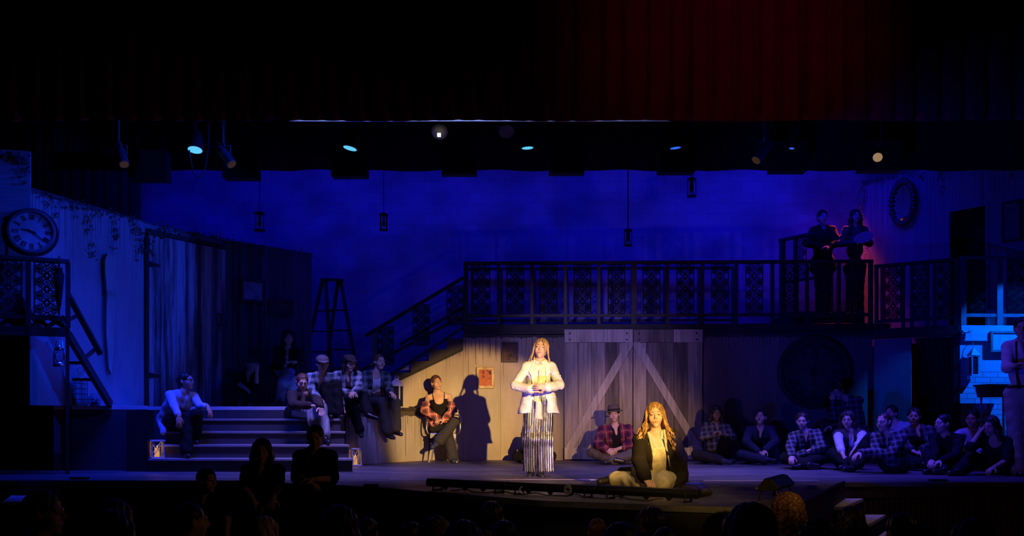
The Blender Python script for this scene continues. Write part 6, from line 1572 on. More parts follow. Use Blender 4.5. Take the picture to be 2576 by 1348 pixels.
# ---------------------------------------------------------------- kneeling woman in the black coat
J = pose((1658, 0.135, 8.75), (1650, 1090), (1648, 1044), [((1607, 1158, 'f'), (1624, 1203, 'f')), ((1712, 1150, 'b'), (1712, 1205, 'b'))],
         [((1612, 1212, 'f'), (1548, 1214, 'b')), ((1664, 1214, 'f'), (1600, 1216, 'b'))], yaw=4, k=0.93, shw=0.160, toes=((-0.16, -0.02, -0.02), (-0.16, 0.0, -0.02)))
for q in 'ab': J['kn' + q][2] = max(J['kn' + q][2], 0.10); J['an' + q][2] = 0.105; J['to' + q][2] = 0.085
P2 = Person('kneeling woman with long wavy fair hair in a black coat and cream overalls', J, None, rotm(-6, -2, -3), 0.96, 0.8, 'fair', base=(X(1658, 8.75), 8.75, 0))
P2.body(curl=(0.25, 0.3), hdir=((0.35, -0.75, -0.55), (0.1, -0.5, -0.7)), palm=((0, 0.2, -1), None), hres=0.0045).face('auburn')
P2.top(simple('pale_green_shirt', (0.36, 0.47, 0.42), 0.9, vary=0.1), 0.007, 0.3, 'v', name='shirt', low=False)
def bib(f):
    f.bx(P2.J['neck'] + P2.U * 0.02, (0.4, 0.3, 0.115), P2.T, k=0.006)
P2.top(C_cream, 0.016, 0, None, name='overall_bib', cut=bib, amp=0.004)
P2.pants(C_cream, 0.022, 0.95, 0.02, 'overall_legs', amp=0.006)
def coat(f):
    f.bx(P2.J['pel'] + P2.U * 0.24 + P2.F * 0.22 - P2.S * 0.004, (0.062, 0.20, 0.42), P2.T, k=0.012)
    for sx in (-1, 1): f.bx(P2.J['neck'] + P2.F * 0.12, (0.075, 0.10, 0.06), P2.T, k=0.03)
P2.top(cloth('coat', (0.020, 0.016, 0.014)), 0.026, 0.97, None, name='coat', hem=0.02, open_w=0.0, cut=coat, amp=0.004, hemw=0.05, flare=0.012)
f = Sdf(); pl_ = P2.J['pel']
f.rc(pl_ + np.array([-0.10, 0.10, 0.05]), pl_ + np.array([-0.36, 0.07, 0.015]), 0.07, 0.05, k=0.03, flat=((0, 1, 0), 1.4)); f.rc(pl_ + np.array([-0.36, 0.07, 0.015]), pl_ + np.array([-0.40, 0.02, -0.05]), 0.05, 0.035, k=0.03, flat=((0, 1, 0), 1.4)); f.rc(pl_ + np.array([0.14, 0.05, -0.04]), pl_ + np.array([0.26, -0.02, -0.085]), 0.07, 0.04, k=0.03, flat=((0, 1, 0), 1.5))
np_mesh('coat_tail', [f.mesh(0.009, folds(0.006, 3))], MATS['cloth_coat'], P2.root)
rl = Vector(P2.root.location)
def pt2(x, fwd, up): return Vector(P2.J['neck'] + P2.S * x + P2.F * fwd + P2.U * up) - rl
for sx in (-1, 1):
    o = MB().tube([pt2(sx * 0.058, 0.118, -0.125), pt2(sx * 0.064, 0.112, -0.08), pt2(sx * 0.070, 0.085, -0.01), pt2(sx * 0.075, 0.02, 0.035)], 0.011, 6).build('strap', C_cream, P2.root)
lap = MB().add([pt2(0.050, 0.115, 0.0), pt2(0.066, 0.12, -0.01), pt2(0.082, 0.150, -0.22), pt2(0.084, 0.150, -0.30), pt2(0.064, 0.140, -0.15)], [(0, 1, 2, 3, 4)])
o = lap.build('lining_edge', simple('coat_lining', (0.5, 0.5, 0.48), 0.5, vary=0.1), P2.root); o.modifiers.new('t', 'SOLIDIFY').thickness = 0.006
P2.shoes(C_shoe, 0.05)
def waves(f, p, s):
    rnd = random.Random(2)
    for sx, n in ((-1, 30), (1, 42)):
        f.rc(p(sx * 0.070, -0.03, 0.02), p(sx * 0.080, -0.04, -0.05) + np.array([sx * 0.022, 0.01, -0.10]), 0.026, 0.036, k=0.03)
        for i in range(n):
            q = p(sx * (0.068 + 0.016 * rnd.random()), -0.085 * rnd.random() + 0.028, 0.02)
            f.rc(p(sx * 0.050, -0.01, 0.080), q, 0.012, 0.010, k=0.012); ph = rnd.random() * 6; L_ = (0.17 if sx < 0 else 0.19) + rnd.random() * 0.16; prev = q; sp_ = rnd.uniform(0.1, 1.5)
            for j in range(1, 10):
                t = j / 9; w = 0.009 * t + 0.002
                nx = q + np.array([sx * (0.03 + 0.055 * t * sp_) * t + w * math.sin(ph + 11 * t), -0.07 * t + 0.02 * t * t + 0.8 * w * math.cos(ph + 11 * t), -L_ * t])
                f.rc(prev, nx, 0.0066 * (1 - 0.45 * t), 0.0066 * (1 - 0.45 * (t + 0.11)), k=0.005); prev = nx
P2.hair('under', 'honey', extra=waves, pad=0.002)
cup = thing('votive_cup', 'small purple glass cup held on the floor by the kneeling woman', 'cup', tuple(W(1633, 1219, 8.2) - Vector((0, 0, 0.02))))
MB().lathe([(0.030, 0.0), (0.034, 0.045), (0.034, 0.068), (0.030, 0.068), (0.030, 0.045), (0.001, 0.03)], (0, 0, -0.02), 18).build('bowl', simple('purple_glass', (0.34, 0.16, 0.30), 0.15, vary=0.1, spec=0.7), cup, smooth=True)
MB().lathe([(0.001, 0.028), (0.024, 0.028), (0.024, 0.052), (0.001, 0.052)], (0, 0, -0.02), 14).build('candle', emit('cup_candle', (0.9, 0.55, 0.75), 0.5), cup)
f = Sdf(); q_ = W(1740, 1236, 8.0)
for dx, dy, dz, r in ((-0.08, 0, 0.0, 0.045), (0.02, 0.02, 0.015, 0.05), (0.12, 0, 0.0, 0.04), (0.0, -0.05, -0.01, 0.04)): f.el((q_.x + dx, q_.y + dy, 0.045 + dz), (r * 1.6, r * 1.2, r), None, k=0.04)
bagr = thing('slouched_bag', 'slouched dark bag on the floor beside the kneeling woman', 'bag', (q_.x, q_.y, 0)); np_mesh('body', [f.mesh(0.008, folds(0.007, 5, 1.4))], cloth('bag', (0.03, 0.022, 0.018), 0.6), bagr)
MB().tube([(-0.12, -0.02, 0.08), (-0.05, -0.05, 0.12), (0.06, -0.05, 0.125), (0.14, -0.02, 0.08)], 0.008, 6).build('handle', C_shoe, bagr)

# ---------------------------------------------------------------- boy in the brown felt hat
PL_maroon = plaid('maroon_plaid', (0.24, 0.035, 0.05), (0.05, 0.015, 0.05), (0.55, 0.42, 0.38), 8.0, light_amt=0.6)
J = pose((1547, 0.11, 14.05), (1548, 1073), (1545, 1042), [((1503, 1118, 'f'), (1526, 1131, 'f')), ((1592, 1116, 'f'), (1552, 1130, 'f'))],
         [((1490, 1138, 'f'), (1542, 1155, 'f')), ((1598, 1138, 'f'), (1545, 1158, 'f'))], yaw=4, k=0.98, shw=0.20, toes=((0.15, -0.04, -0.03), (-0.15, -0.05, -0.03)))
P3 = Person('boy sitting cross-legged in a brown felt hat and maroon plaid shirt', J, None, rotm(-12, 0, -5), 0.98, 1.0, 'fair', female=False, base=(X(1547, 14.05), 14.05, 0))
P3.body(curl=(0.7, 0.7), palm=((0.4, 1, -0.3), (-0.4, 1, -0.3)), hdir=((0.7, -0.4, -0.45), (-0.7, -0.4, -0.35))).face('dark')
P3.top(C_black, 0.012, 0.3, 'v', name='t_shirt', low=False)
P3.top(PL_maroon, 0.030, 0.93, None, open_w=0.062, name='plaid_shirt', amp=0.006, flare=0.008)
P3.pants(cloth('grey_trousers', (0.13, 0.105, 0.085)), 0.020, 0.97, 0.014); P3.shoes(C_shoe, 0.03)
P3.hair('short', 'dark'); P3.cap(simple('brown_felt', (0.115, 0.085, 0.075), 0.9, vary=0.2), 'felt', name='felt_hat')

# ---------------------------------------------------------------- young woman on the metal chair
PL_red = plaid('red_cream_plaid', (0.55, 0.13, 0.11), (0.10, 0.05, 0.06), (0.85, 0.74, 0.62), 9.0, light_amt=1.3)
J = pose((1109, 0.555, 14.45), (1103, 989), (1098, 963), [((1068, 1030, 'f'), (1108, 1056, 'f')), ((1138, 1031, 'f'), (1117, 1055, 'f'))],
         [((1126, 1082, 'f'), (1139, 1152, 'b')), ((1144, 1060, 'f'), (1106, 1108, 'f'))], yaw=6, k=0.97, shw=0.17, toes=((0.03, -0.16, -0.05), (-0.11, -0.08, -0.10)))
J['ana'][2] = 0.08; J['toa'][2] = 0.035
P4 = Person('young woman in black camisole on the metal chair, plaid shirt off her shoulders', J, None, rotm(24, 3, -8), 0.97, 0.9, 'fair', base=(X(1109, 14.3), 14.3, 0))
P4.body(curl=(0.4, 0.4), hdir=((0.9, -0.3, -0.1), (-0.8, -0.4, -0.1)), palm=((0, 0.5, -1), (0, 0.5, -1)), dr=-0.004).face('auburn')
P4.top(C_black, 0.006, 0, None, name='camisole', amp=0.001, cut=lambda f: (f.bx(P4.J['neck'] + P4.U * 0.03, (0.4, 0.3, 0.125), P4.T, k=0.006), f.el(P4.J['neck'] - P4.U * 0.11 + P4.F * 0.12, (0.075, 0.10, 0.065), P4.T, k=0.006, op='s')))
r4 = Vector(P4.root.location)
for sx in (-1, 1):
    o = MB().tube([Vector(P4.J['neck'] + P4.S * sx * 0.080 + P4.F * 0.115 - P4.U * 0.125) - r4, Vector(P4.J['neck'] + P4.S * sx * 0.088 + P4.F * 0.082 - P4.U * 0.05) - r4, Vector(P4.J['neck'] + P4.S * sx * 0.092 + P4.F * 0.03 + P4.U * 0.008) - r4, Vector(P4.J['neck'] + P4.S * sx * 0.088 - P4.F * 0.05 - P4.U * 0.02) - r4], 0.005, 6).build('strap', C_black, P4.root)
f = Sdf(); J = P4.J
for q, sg in (('a', -1), ('b', 1)):
    e = J['el' + q]; u = J['sh' + q] + (e - J['sh' + q]) * 0.62
    f.rc(u, e, 0.062, 0.066, k=0.03); f.rc(e, J['wr' + q] + np.array([0, -0.0, 0.0]), 0.066, 0.052, k=0.03)
    f.rc(u + P4.F * -0.06, J['pel'] + P4.S * sg * 0.16 - P4.F * 0.02 + P4.U * 0.05, 0.045, 0.055, k=0.04)
f.rc(J['pel'] + P4.F * 0.13 + P4.U * 0.06 - P4.S * 0.12, J['pel'] + P4.F * 0.16 + P4.U * 0.03 + P4.S * 0.08, 0.06, 0.055, k=0.04)
np_mesh('plaid_shirt', [f.mesh(0.0085, folds(0.007, 4, 1.5))], PL_red, P4.root)
P4.pants(C_char, 0.016, 0.97, 0.035); P4.shoes(simple('navy_shoe', (0.03, 0.04, 0.075), 0.5, vary=0.2)); P4.hair('bun', 'auburn')
# person half hidden behind the singer
J = pose((1346, 0.11, 14.5), (1350, 1094), (1356, 1072), [((1320, 1122, 'f'), (1330, 1140, 'f')), ((1372, 1122, 'f'), (1354, 1140, 'f'))],
         [((1304, 1148, 'f'), (1348, 1157, 'f')), ((1386, 1148, 'f'), (1338, 1157, 'f'))], yaw=0, k=0.92, shw=0.165, toes=((0.15, -0.04, -0.03), (-0.15, -0.05, -0.03)))
P5 = Person('person sitting cross-legged in dark denim, half hidden behind the singer', J, None, rotm(0, -4, 0), 0.92, 1.2, 'fair', base=(X(1346, 14.5), 14.5, 0))
P5.body().face('brown'); P5.top(cloth('denim', (0.035, 0.05, 0.085)), 0.022, 0.95, None, name='denim_jacket'); P5.pants(C_black, 0.03, 0.97, 0.015); P5.shoes(C_shoe); P5.hair('mid', 'brown')
# ---------------------------------------------------------------- the rest of the company
PL_blue = plaid('blue_plaid', (0.30, 0.36, 0.42), (0.03, 0.045, 0.09), (0.55, 0.58, 0.60), 9.0, light_amt=0.5)
PL_grey = plaid('grey_plaid', (0.42, 0.42, 0.42), (0.05, 0.05, 0.07), (0.62, 0.60, 0.56), 10.0, light_amt=0.45)
PL_green = plaid('green_plaid', (0.10, 0.13, 0.12), (0.02, 0.025, 0.03), (0.30, 0.32, 0.30), 9.0, light_amt=0.7)
PL_dark = plaid('dark_check', (0.10, 0.10, 0.11), (0.02, 0.02, 0.025), (0.50, 0.48, 0.46), 15.0, light_amt=0.8)
PL_dim = plaid('dim_check', (0.08, 0.075, 0.08), (0.02, 0.02, 0.025), (0.30, 0.27, 0.27), 12.0, light_amt=0.7)
C_navy = cloth('navy', (0.03, 0.035, 0.06)); C_white = cloth('white', (0.68, 0.67, 0.65)); C_grey = cloth('grey', (0.22, 0.22, 0.23)); C_blue = cloth('pale_blue', (0.50, 0.55, 0.62)); C_brown = cloth('brown', (0.09, 0.06, 0.045)); C_tan = cloth('tan', (0.36, 0.29, 0.22)); C_pink = cloth('pale_pink', (0.55, 0.42, 0.38))
C_skirt = cloth('grey_skirt', (0.30, 0.30, 0.30)); C_vest = cloth('vest', (0.07, 0.06, 0.06))

def cast(label, pel, neck, head, arms, legs, yaw=0, hr=(0, 0, 0), k=0.97, shirt=None, jacket=None, pants=None, shoes=None, hair=('short', 'brown'), cap=None, skin='fair', female=True, res=1.15,
         toes=(None, None), hdir=(None, None), palm=(None, None), curl=(0.5, 0.5), floor=None, extra=None, ns='f', hs='f', face=True, glasses=False, hands=(True, True), pyaw=None, boot=0.0, adj=None, hextra=None, group=None, shw=None):
    J = pose(pel, neck, head, arms, legs, yaw=yaw, k=k, toes=toes, ns=ns, hs=hs, pyaw=pyaw, **({} if shw is None else {'shw': shw}))
    if floor is not None:
        for q in 'ab':
            J['an' + q][2] = max(J['an' + q][2], floor + 0.07); J['kn' + q][2] = max(J['kn' + q][2], floor + 0.075); J['to' + q][2] = max(J['to' + q][2], floor + 0.035)
    if adj: adj(J)
    P = Person(label, J, None, rotm(*hr), k, res, skin, female, base=(X(pel[0], pel[2]), pel[2], floor if floor is not None else pel[1] - 0.1), group=group)
    P.body(hands=hands, curl=curl, palm=palm, hdir=hdir, hres=0.0055)
    if face: P.face(hair[1] if hair else 'dark')
    if shirt: P.top(shirt[0], shirt[1], shirt[2], shirt[3], name=shirt[4] if len(shirt) > 4 else 'shirt', low=jacket is None)
    if jacket: P.top(jacket[0], jacket[1], jacket[2], None, open_w=jacket[3], name=jacket[4], hem=jacket[5] if len(jacket) > 5 else 0.0, hemw=0.02)
    if pants: P.pants(pants[0], pants[1], pants[2], pants[3], pants[4] if len(pants) > 4 else 'trousers')
    if shoes: P.shoes(shoes, boot)
    if hair: P.hair(hair[0], hair[1], extra=hextra)
    if cap: P.cap(cap[0], cap[1], name=cap[2] if len(cap) > 2 else 'cap')
    if glasses: P.glasses()
    if extra: extra(P)
    return P

# on the platform ledge and the wide steps
def setj(J, **kw):
    for q, v in kw.items(): J[q] = np.array(v, float)
cast('young woman seated on the dark ledge in green plaid shirt over white top', (936, 0.955, 14.0), (946, 937), (954, 911), [((914, 988, 'f'), (936, 990, 'f')), ((980, 980, 'f'), (982, 986, 'f'))],
     [((962, 1012, 'f'), (976, 1088, 'f')), ((994, 1011, 'f'), (995, 1080, 'f'))], yaw=22, hr=(38, 2, 2), shirt=(C_white, 0.010, 0.3, 'scoop', 'top'), jacket=(PL_green, 0.026, 0.95, 0.060, 'plaid_shirt', 0.06),
     pants=(C_char, 0.020, 0.93, 0.028), shoes=C_shoe, hair=('under', 'auburn'), toes=((0.08, -0.13, -0.07), (0.10, -0.12, -0.07)), hdir=((0.8, -0.5, 0.1), (0.5, -0.6, -0.4)), palm=((0.2, 0.2, 1), None), hextra=lambda f, p, s: (f.el(p(0.0, -0.11, 0.0), 0.035 * s, None, k=0.02), f.rc(p(-0.05, -0.06, 0.02), p(-0.10, -0.08, -0.05), 0.02 * s, 0.012 * s, k=0.02)))
cast('person in newsboy cap and grey plaid shirt seated on the ledge, legs crossed', (868, 0.955, 13.55), (873, 937), (879, 913), [((845, 982, 'f'), (878, 988, 'f')), ((903, 976, 'f'), (890, 987, 'f'))],
     [((880, 1006, 'f'), (905, 1082, 'f')), ((914, 998, 'f'), (928, 1040, 'f'))], yaw=25, hr=(38, -12, 0), shirt=(C_brown, 0.012, 0.3, 'v', 'undershirt'), jacket=(PL_grey, 0.026, 0.95, 0.035, 'plaid_shirt'),
     pants=(C_black, 0.018, 0.97, 0.012), shoes=C_shoe, boot=0.10, hair=('mid', 'black'), cap=(cloth('cap_brown', (0.07, 0.05, 0.04)), 'peak', 'newsboy_cap'), toes=((0.05, -0.14, -0.08), (0.14, -0.07, -0.07)))
cast('person in flat cap and blue plaid shirt, knees up at the top of the steps', (806, 0.965, 13.0), (808, 943), (811, 916), [((782, 985, 'f'), (800, 1000, 'f')), ((850, 990, 'b'), (860, 1020, 'f'))],
     [((818, 970, 'f'), (829, 1040, 'b')), ((846, 970, 'f'), (852, 1042, 'b'))], yaw=12, hr=(22, -12, -2), shirt=(PL_blue, 0.022, 0.95, 'v', 'plaid_shirt'), pants=(C_black, 0.018, 0.97, 0.012), shoes=C_shoe,
     hair=('short', 'black'), cap=(cloth('cap_grey', (0.15, 0.12, 0.13)), 'peak', 'flat_cap'), female=False, hdir=(None, (0.2, -0.3, -1)), adj=lambda J: setj(J, ana=(X(829, 12.63), 12.66, 0.755), anb=(X(853, 12.63), 12.66, 0.755), toa=(X(832, 12.5), 12.52, 0.71), tob=(X(860, 12.5), 12.52, 0.71)))
def skirtP9(P):
    f = Sdf(); J = P.J
    for q in 'ab': f.rc(J['hp' + q], J['kn' + q], 0.10, 0.095, k=0.05); f.rc(J['kn' + q], J['kn' + q] + (J['an' + q] - J['kn' + q]) * 0.85, 0.095, 0.085, k=0.05)
    np_mesh('skirt', [f.mesh(0.011, lambda x, y, z: 0.006 * np.sin(110 * x + 5 * z))], C_skirt, P.root)
cast('woman in dark cardigan and pale skirt hunched on the steps, arms on knees', (757, 0.80, 12.75), (763, 990), (760, 962), [((737, 1018, 'f'), (780, 1020, 'f')), ((800, 1012, 'f'), (806, 1022, 'f'))],
     [((786, 1030, 'f'), (806, 1108, 'b')), ((802, 1030, 'f'), (815, 1108, 'b'))], yaw=18, hr=(24, -16, 4), shirt=(C_white, 0.010, 0.3, 'v', 'blouse'), jacket=(cloth('cardigan', (0.05, 0.035, 0.03)), 0.026, 0.95, 0.030, 'cardigan', 0.10),
     shoes=C_shoe, hair=('under', 'auburn'), extra=skirtP9, hdir=((1, -0.2, -0.1), (0.2, -0.3, -1)), ns='f', adj=lambda J: setj(J, kna=(X(784, 12.32), 12.34, Z(1032, 12.32)), knb=(X(804, 12.32), 12.34, Z(1030, 12.32)), ana=(X(802, 12.1), 12.12, 0.42), anb=(X(818, 12.1), 12.12, 0.42), toa=(X(808, 11.98), 11.99, 0.375), tob=(X(826, 11.98), 11.99, 0.375)), hextra=lambda f, p, s: f.el(p(0, -0.10, 0.03), 0.045 * s, None, k=0.03))
def vestP10(P):
    J = P.J; f = Sdf(); f.rc(J['sha'] + np.array([0, 0.03, 0]), J['pel'] + P.S * -0.15 + np.array([0, 0, 0.02]), 0.05, 0.075, k=0.03, flat=((0, 1, 0), 0.55)); f.rc(J['pel'] + P.S * -0.15 + np.array([0, 0, 0.02]), W(410, 1088, 12.2), 0.075, 0.04, k=0.04, flat=((0, 1, 0), 0.5))
    np_mesh('long_vest', [f.mesh(0.011, folds(0.006, 6))], C_blue, P.root)
cast('woman with glasses in profile on the wide steps, arm resting on her knee', (436, 0.635, 12.4), (461, 987), (468, 959), [((438, 1022, 'f'), (450, 1048, 'f')), ((503, 1021, 'f'), (523, 1024, 'f'))],
     [((464, 1052, 'f'), (466, 1140, 'f')), ((494, 1043, 'f'), (487, 1108, 'b'))], yaw=34, hr=(72, 6, 0), shirt=(C_blue, 0.016, 0.9, 'v', 'blouse'), pants=(C_black, 0.022, 0.96, 0.022), shoes=C_shoe, hair=('bun', 'dark'), glasses=True,
     hdir=((0.1, -0.2, -1), (0.45, -0.2, -0.9)), adj=lambda J: setj(J, kna=(X(466, 11.98), 12.0, Z(1052, 11.98)), knb=(X(494, 12.0), 12.0, Z(1043, 12.0)), ana=(X(467, 11.84), 11.86, 0.25), anb=(X(488, 12.1), 12.12, 0.42), toa=(X(474, 11.72), 11.73, 0.205), tob=(X(495, 11.98), 12.0, 0.375)), extra=vestP10, hextra=lambda f, p, s: f.rc(p(0, -0.10, -0.02), p(0, -0.10, -0.10), 0.035 * s, 0.02 * s, k=0.03))
cast('boy in a cap crouched against the dark boards, chin on his hand', (622, 0.955, 14.6), (626, 940), (634, 917), [((596, 962, 'f'), (624, 982, 'f')), ((645, 970, 'f'), (646, 934, 'f'))],
     [((602, 985, 'f'), (606, 1008, 'f')), ((645, 980, 'f'), (632, 1010, 'f'))], yaw=8, hr=(14, -4, 6), shirt=(C_black, 0.018, 0.5, 'v', 't_shirt'), pants=(C_black, 0.02, 0.97, 0.012), shoes=C_shoe, hair=('short', 'black'), cap=(C_navy, 'peak', 'cap'),
     female=False, floor=0.85, hdir=((0.6, -0.3, -0.7), (0.0, 0.1, 1)))
def skirtP12(P):
    f = Sdf(); J = P.J
    for q in 'ab': f.rc(J['hp' + q], J['kn' + q], 0.105, 0.09, k=0.04); f.rc(J['kn' + q], J['an' + q], 0.09, 0.075, k=0.04)
    np_mesh('wide_trousers', [f.mesh(0.012, folds(0.006, 2))], C_blue, P.root)
cast('woman with curly dark hair seated on a tall stool by the dark boards', (715, Z(925, 14.93), 14.93), (724, 876), (726, 850), [((695, 908, 'f'), (738, 908, 'f')), ((752, 912, 'f'), (748, 911, 'f'))],
     [((738, 960, 'f'), (737, 1002, 'f')), ((712, 962, 'f'), (705, 1003, 'b'))], yaw=12, hr=(18, -3, 4), shirt=(C_white, 0.008, 0.3, 'v', 'blouse'), jacket=(C_black, 0.022, 0.95, 0.022, 'cardigan', 0.05), shoes=C_shoe, hair=('curly', 'black'), extra=skirtP12, hdir=((1, -0.2, 0.0), (-0.8, -0.3, 0.1)))
so_ = thing('tall_stool', 'dark tall wooden stool under the woman with curly hair', 'stool', (X(715, 15.0), 15.0, PLAT))
MB().lathe([(0.16, 0.50), (0.165, 0.515), (0.16, 0.53), (0.001, 0.53)], (0, 0, 0), 20).build('seat', M_darkwood, so_)
for sx in (-1, 1):
    for sy in (-1, 1): MB().beam((sx * 0.10, sy * 0.10, 0.50), (sx * 0.16, sy * 0.16, 0.0), 0.035, 0.035).build('leg', M_darkwood, so_)
MB().tube([(-0.14, -0.14, 0.2), (0.14, -0.14, 0.2), (0.14, 0.14, 0.2), (-0.14, 0.14, 0.2)], 0.012, 6, closed=True).build('foot_ring', M_darkwood, so_)

# seated on the floor at the right
CL = ((0.14, -0.05, -0.02), (-0.14, -0.05, -0.02))
cast('person with curly dark hair and arms folded over one knee beside the barn door', (1796, 0.11, 13.95), (1802, 1066), (1800, 1041), [((1768, 1099, 'f'), (1806, 1092, 'f')), ((1842, 1099, 'f'), (1815, 1088, 'f'))],
     [((1752, 1143, 'f'), (1812, 1158, 'f')), ((1826, 1098, 'f'), (1830, 1150, 'b'))], yaw=0, hr=(4, 2, 0), shirt=(PL_dim, 0.024, 0.95, 'v', 'plaid_shirt'), pants=(C_black, 0.02, 0.97, 0.012), shoes=C_navy, hair=('curly', 'black'), skin='deep', floor=0.0, toes=((0.14, -0.04, -0.03), (0.06, -0.15, -0.05)), hdir=((0.9, -0.3, 0.1), (-0.9, -0.3, 0.1)))
cast('person in dark jacket with face turned up left, below the big clock', (1905, 0.11, 13.95), (1912, 1076), (1914, 1050), [((1877, 1112, 'f'), (1908, 1136, 'f')), ((1951, 1110, 'f'), (1925, 1132, 'f'))],
     [((1866, 1144, 'f'), (1925, 1156, 'f')), ((1938, 1082, 'f'), (1948, 1148, 'b'))], yaw=-6, hr=(-28, 12, 0), shirt=(C_black, 0.012, 0.3, 'v', 't_shirt'), jacket=(C_navy, 0.026, 0.95, 0.045, 'denim_jacket'), pants=(C_navy, 0.02, 0.97, 0.012), shoes=C_shoe, hair=('short', 'dark'), female=False, floor=0.0, toes=(CL[0], None), hdir=((0.7, -0.4, -0.4), (-0.5, -0.4, -0.6)))
cast('woman with tied hair in dark check shirt sitting cross-legged, hands clasped', (2034, 0.11, 12.75), (2024, 1087), (2018, 1059), [((1988, 1126, 'f'), (1992, 1146, 'f')), ((2066, 1124, 'f'), (2003, 1147, 'f'))],
     [((1976, 1152, 'f'), (2030, 1168, 'f')), ((2076, 1146, 'f'), (2020, 1171, 'f'))], yaw=-8, hr=(-22, -4, 0), shirt=(C_black, 0.010, 0.3, 'v', 'top'), jacket=(PL_dark, 0.026, 0.95, 0.030, 'check_shirt'), pants=(C_black, 0.022, 0.97, 0.012), shoes=C_shoe, hair=('bun', 'dark'), floor=0.0, toes=CL, hdir=((-0.2, -0.5, -0.6), (-0.9, -0.4, -0.1)), curl=(0.7, 0.7))
cast('person in dark check shirt leaning forward on a crate, head propped on a hand', (2163, 0.46, 13.9), (2133, 1004), (2108, 985), [((2096, 1052, 'f'), (2095, 1008, 'b')), ((2140, 1055, 'f'), (2092, 1072, 'f'))],
     [((2076, 1076, 'f'), (2082, 1150, 'b')), ((2102, 1082, 'f'), (2110, 1152, 'b'))], yaw=-45, hr=(-40, -22, -8), shirt=(PL_dim, 0.022, 0.95, 'v', 'check_shirt'), pants=(C_navy, 0.022, 0.97, 0.012), shoes=C_shoe, hair=('short', 'black'), female=False, floor=0.0, hdir=((0.0, 0.1, 1), (-0.9, -0.2, -0.3)))
cr_ = thing('wooden_crate', 'dark wooden crate under the person with a propped head', 'crate', (X(2166, 13.9), 13.95, 0))
for z in (0.04, 0.16, 0.28):
    for y0 in (-0.19, 0.175): MB().bx(-0.24, 0.24, y0, y0 + 0.015, z - 0.045, z + 0.045).build('slat', M_darkwood, cr_)
MB().bx(-0.24, 0.24, -0.19, 0.19, 0.325, 0.345).build('lid', M_darkwood, cr_)
for sx in (-1, 1):
    for sy in (-1, 1): MB().bx(sx * 0.22 - 0.018, sx * 0.22 + 0.018, sy * 0.158 - 0.018, sy * 0.158 + 0.018, 0, 0.325).build('corner_post', M_darkwood, cr_)
cast('long-haired woman in a dark vest with pale sleeve, seated below the crate', (2134, 0.11, 12.45), (2139, 1084), (2132, 1056), [((2112, 1120, 'f'), (2122, 1146, 'f')), ((2168, 1108, 'f'), (2149, 1132, 'f'))],
     [((2098, 1140, 'f'), (2130, 1166, 'f')), ((2172, 1128, 'f'), (2160, 1168, 'b'))], yaw=-10, hr=(-26, -3, 0), shirt=(C_white, 0.018, 0.75, 'v', 'shirt'), jacket=(C_vest, 0.028, 0, 0.030, 'vest'), pants=(C_black, 0.02, 0.97, 0.012), shoes=C_shoe, hair=('long', 'dark'), floor=0.0, toes=CL, hdir=((0.3, -0.5, -0.7), (-0.5, -0.4, -0.7)))
cast('person with cropped hair in small check shirt hugging one raised knee', (2252, 0.11, 11.6), (2234, 1091), (2224, 1062), [((2203, 1138, 'f'), (2164, 1138, 'f')), ((2240, 1142, 'f'), (2178, 1137, 'f'))],
     [((2190, 1104, 'f'), (2140, 1168, 'f')), ((2200, 1120, 'f'), (2150, 1172, 'f'))], yaw=-42, hr=(-56, -2, 0), shirt=(PL_dark, 0.024, 0.95, 'v', 'check_shirt'), pants=(C_black, 0.022, 0.93, 0.012), shoes=C_shoe, hair=('buzz', 'brown'), female=False, floor=0.0, hdir=((-0.8, -0.3, -0.4), (-0.9, -0.2, -0.2)), toes=((-0.16, -0.07, -0.03), (-0.16, -0.07, -0.03)))
cast('dark-haired person mostly hidden behind the cropped-hair person', (2262, 0.11, 13.3), (2252, 1065), (2242, 1040), [((2226, 1100, 'f'), (2240, 1122, 'f')), ((2282, 1098, 'f'), (2264, 1120, 'f'))],
     [((2222, 1140, 'f'), (2262, 1156, 'f')), ((2300, 1140, 'f'), (2256, 1160, 'f'))], yaw=-25, hr=(-50, 6, 0), shirt=(C_blue, 0.020, 0.9, 'v', 'shirt'), pants=(C_black, 0.02, 0.97, 0.012), shoes=C_shoe, hair=('short', 'dark'), floor=0.0, toes=CL, res=1.3)
cast('person in dark checked jacket with clasped hands before the black doorway', (2318, 0.11, 12.5), (2306, 1076), (2299, 1048), [((2274, 1118, 'f'), (2302, 1138, 'f')), ((2338, 1116, 'f'), (2308, 1142, 'f'))],
     [((2268, 1140, 'f'), (2318, 1166, 'f')), ((2352, 1142, 'f'), (2300, 1168, 'f'))], yaw=-10, hr=(-26, 2, 0), shirt=(C_black, 0.012, 0.3, 'v', 'top'), jacket=(PL_dim, 0.026, 0.8, 0.035, 'check_shirt'), pants=(C_black, 0.02, 0.97, 0.012), shoes=C_shoe, hair=('short', 'dark'), female=False, floor=0.0, toes=CL, hdir=((0.5, -0.5, -0.2), (-0.9, -0.3, 0)), curl=(0.8, 0.8))
cast('woman in black in left profile with tied dark hair, before the corner post', (2392, 0.11, 11.7), (2380, 1094), (2372, 1066), [((2352, 1136, 'f'), (2344, 1158, 'f')), ((2404, 1144, 'f'), (2366, 1160, 'f'))],
     [((2336, 1142, 'f'), (2350, 1180, 'f')), ((2352, 1152, 'f'), (2372, 1184, 'f'))], yaw=-40, hr=(-72, 2, 0), shirt=(C_black, 0.016, 0.95, None, 'sweater'), pants=(C_black, 0.02, 0.97, 0.012), shoes=C_shoe, hair=('pony', 'black'), floor=0.0, toes=((-0.15, -0.06, -0.03), (-0.15, -0.06, -0.03)))
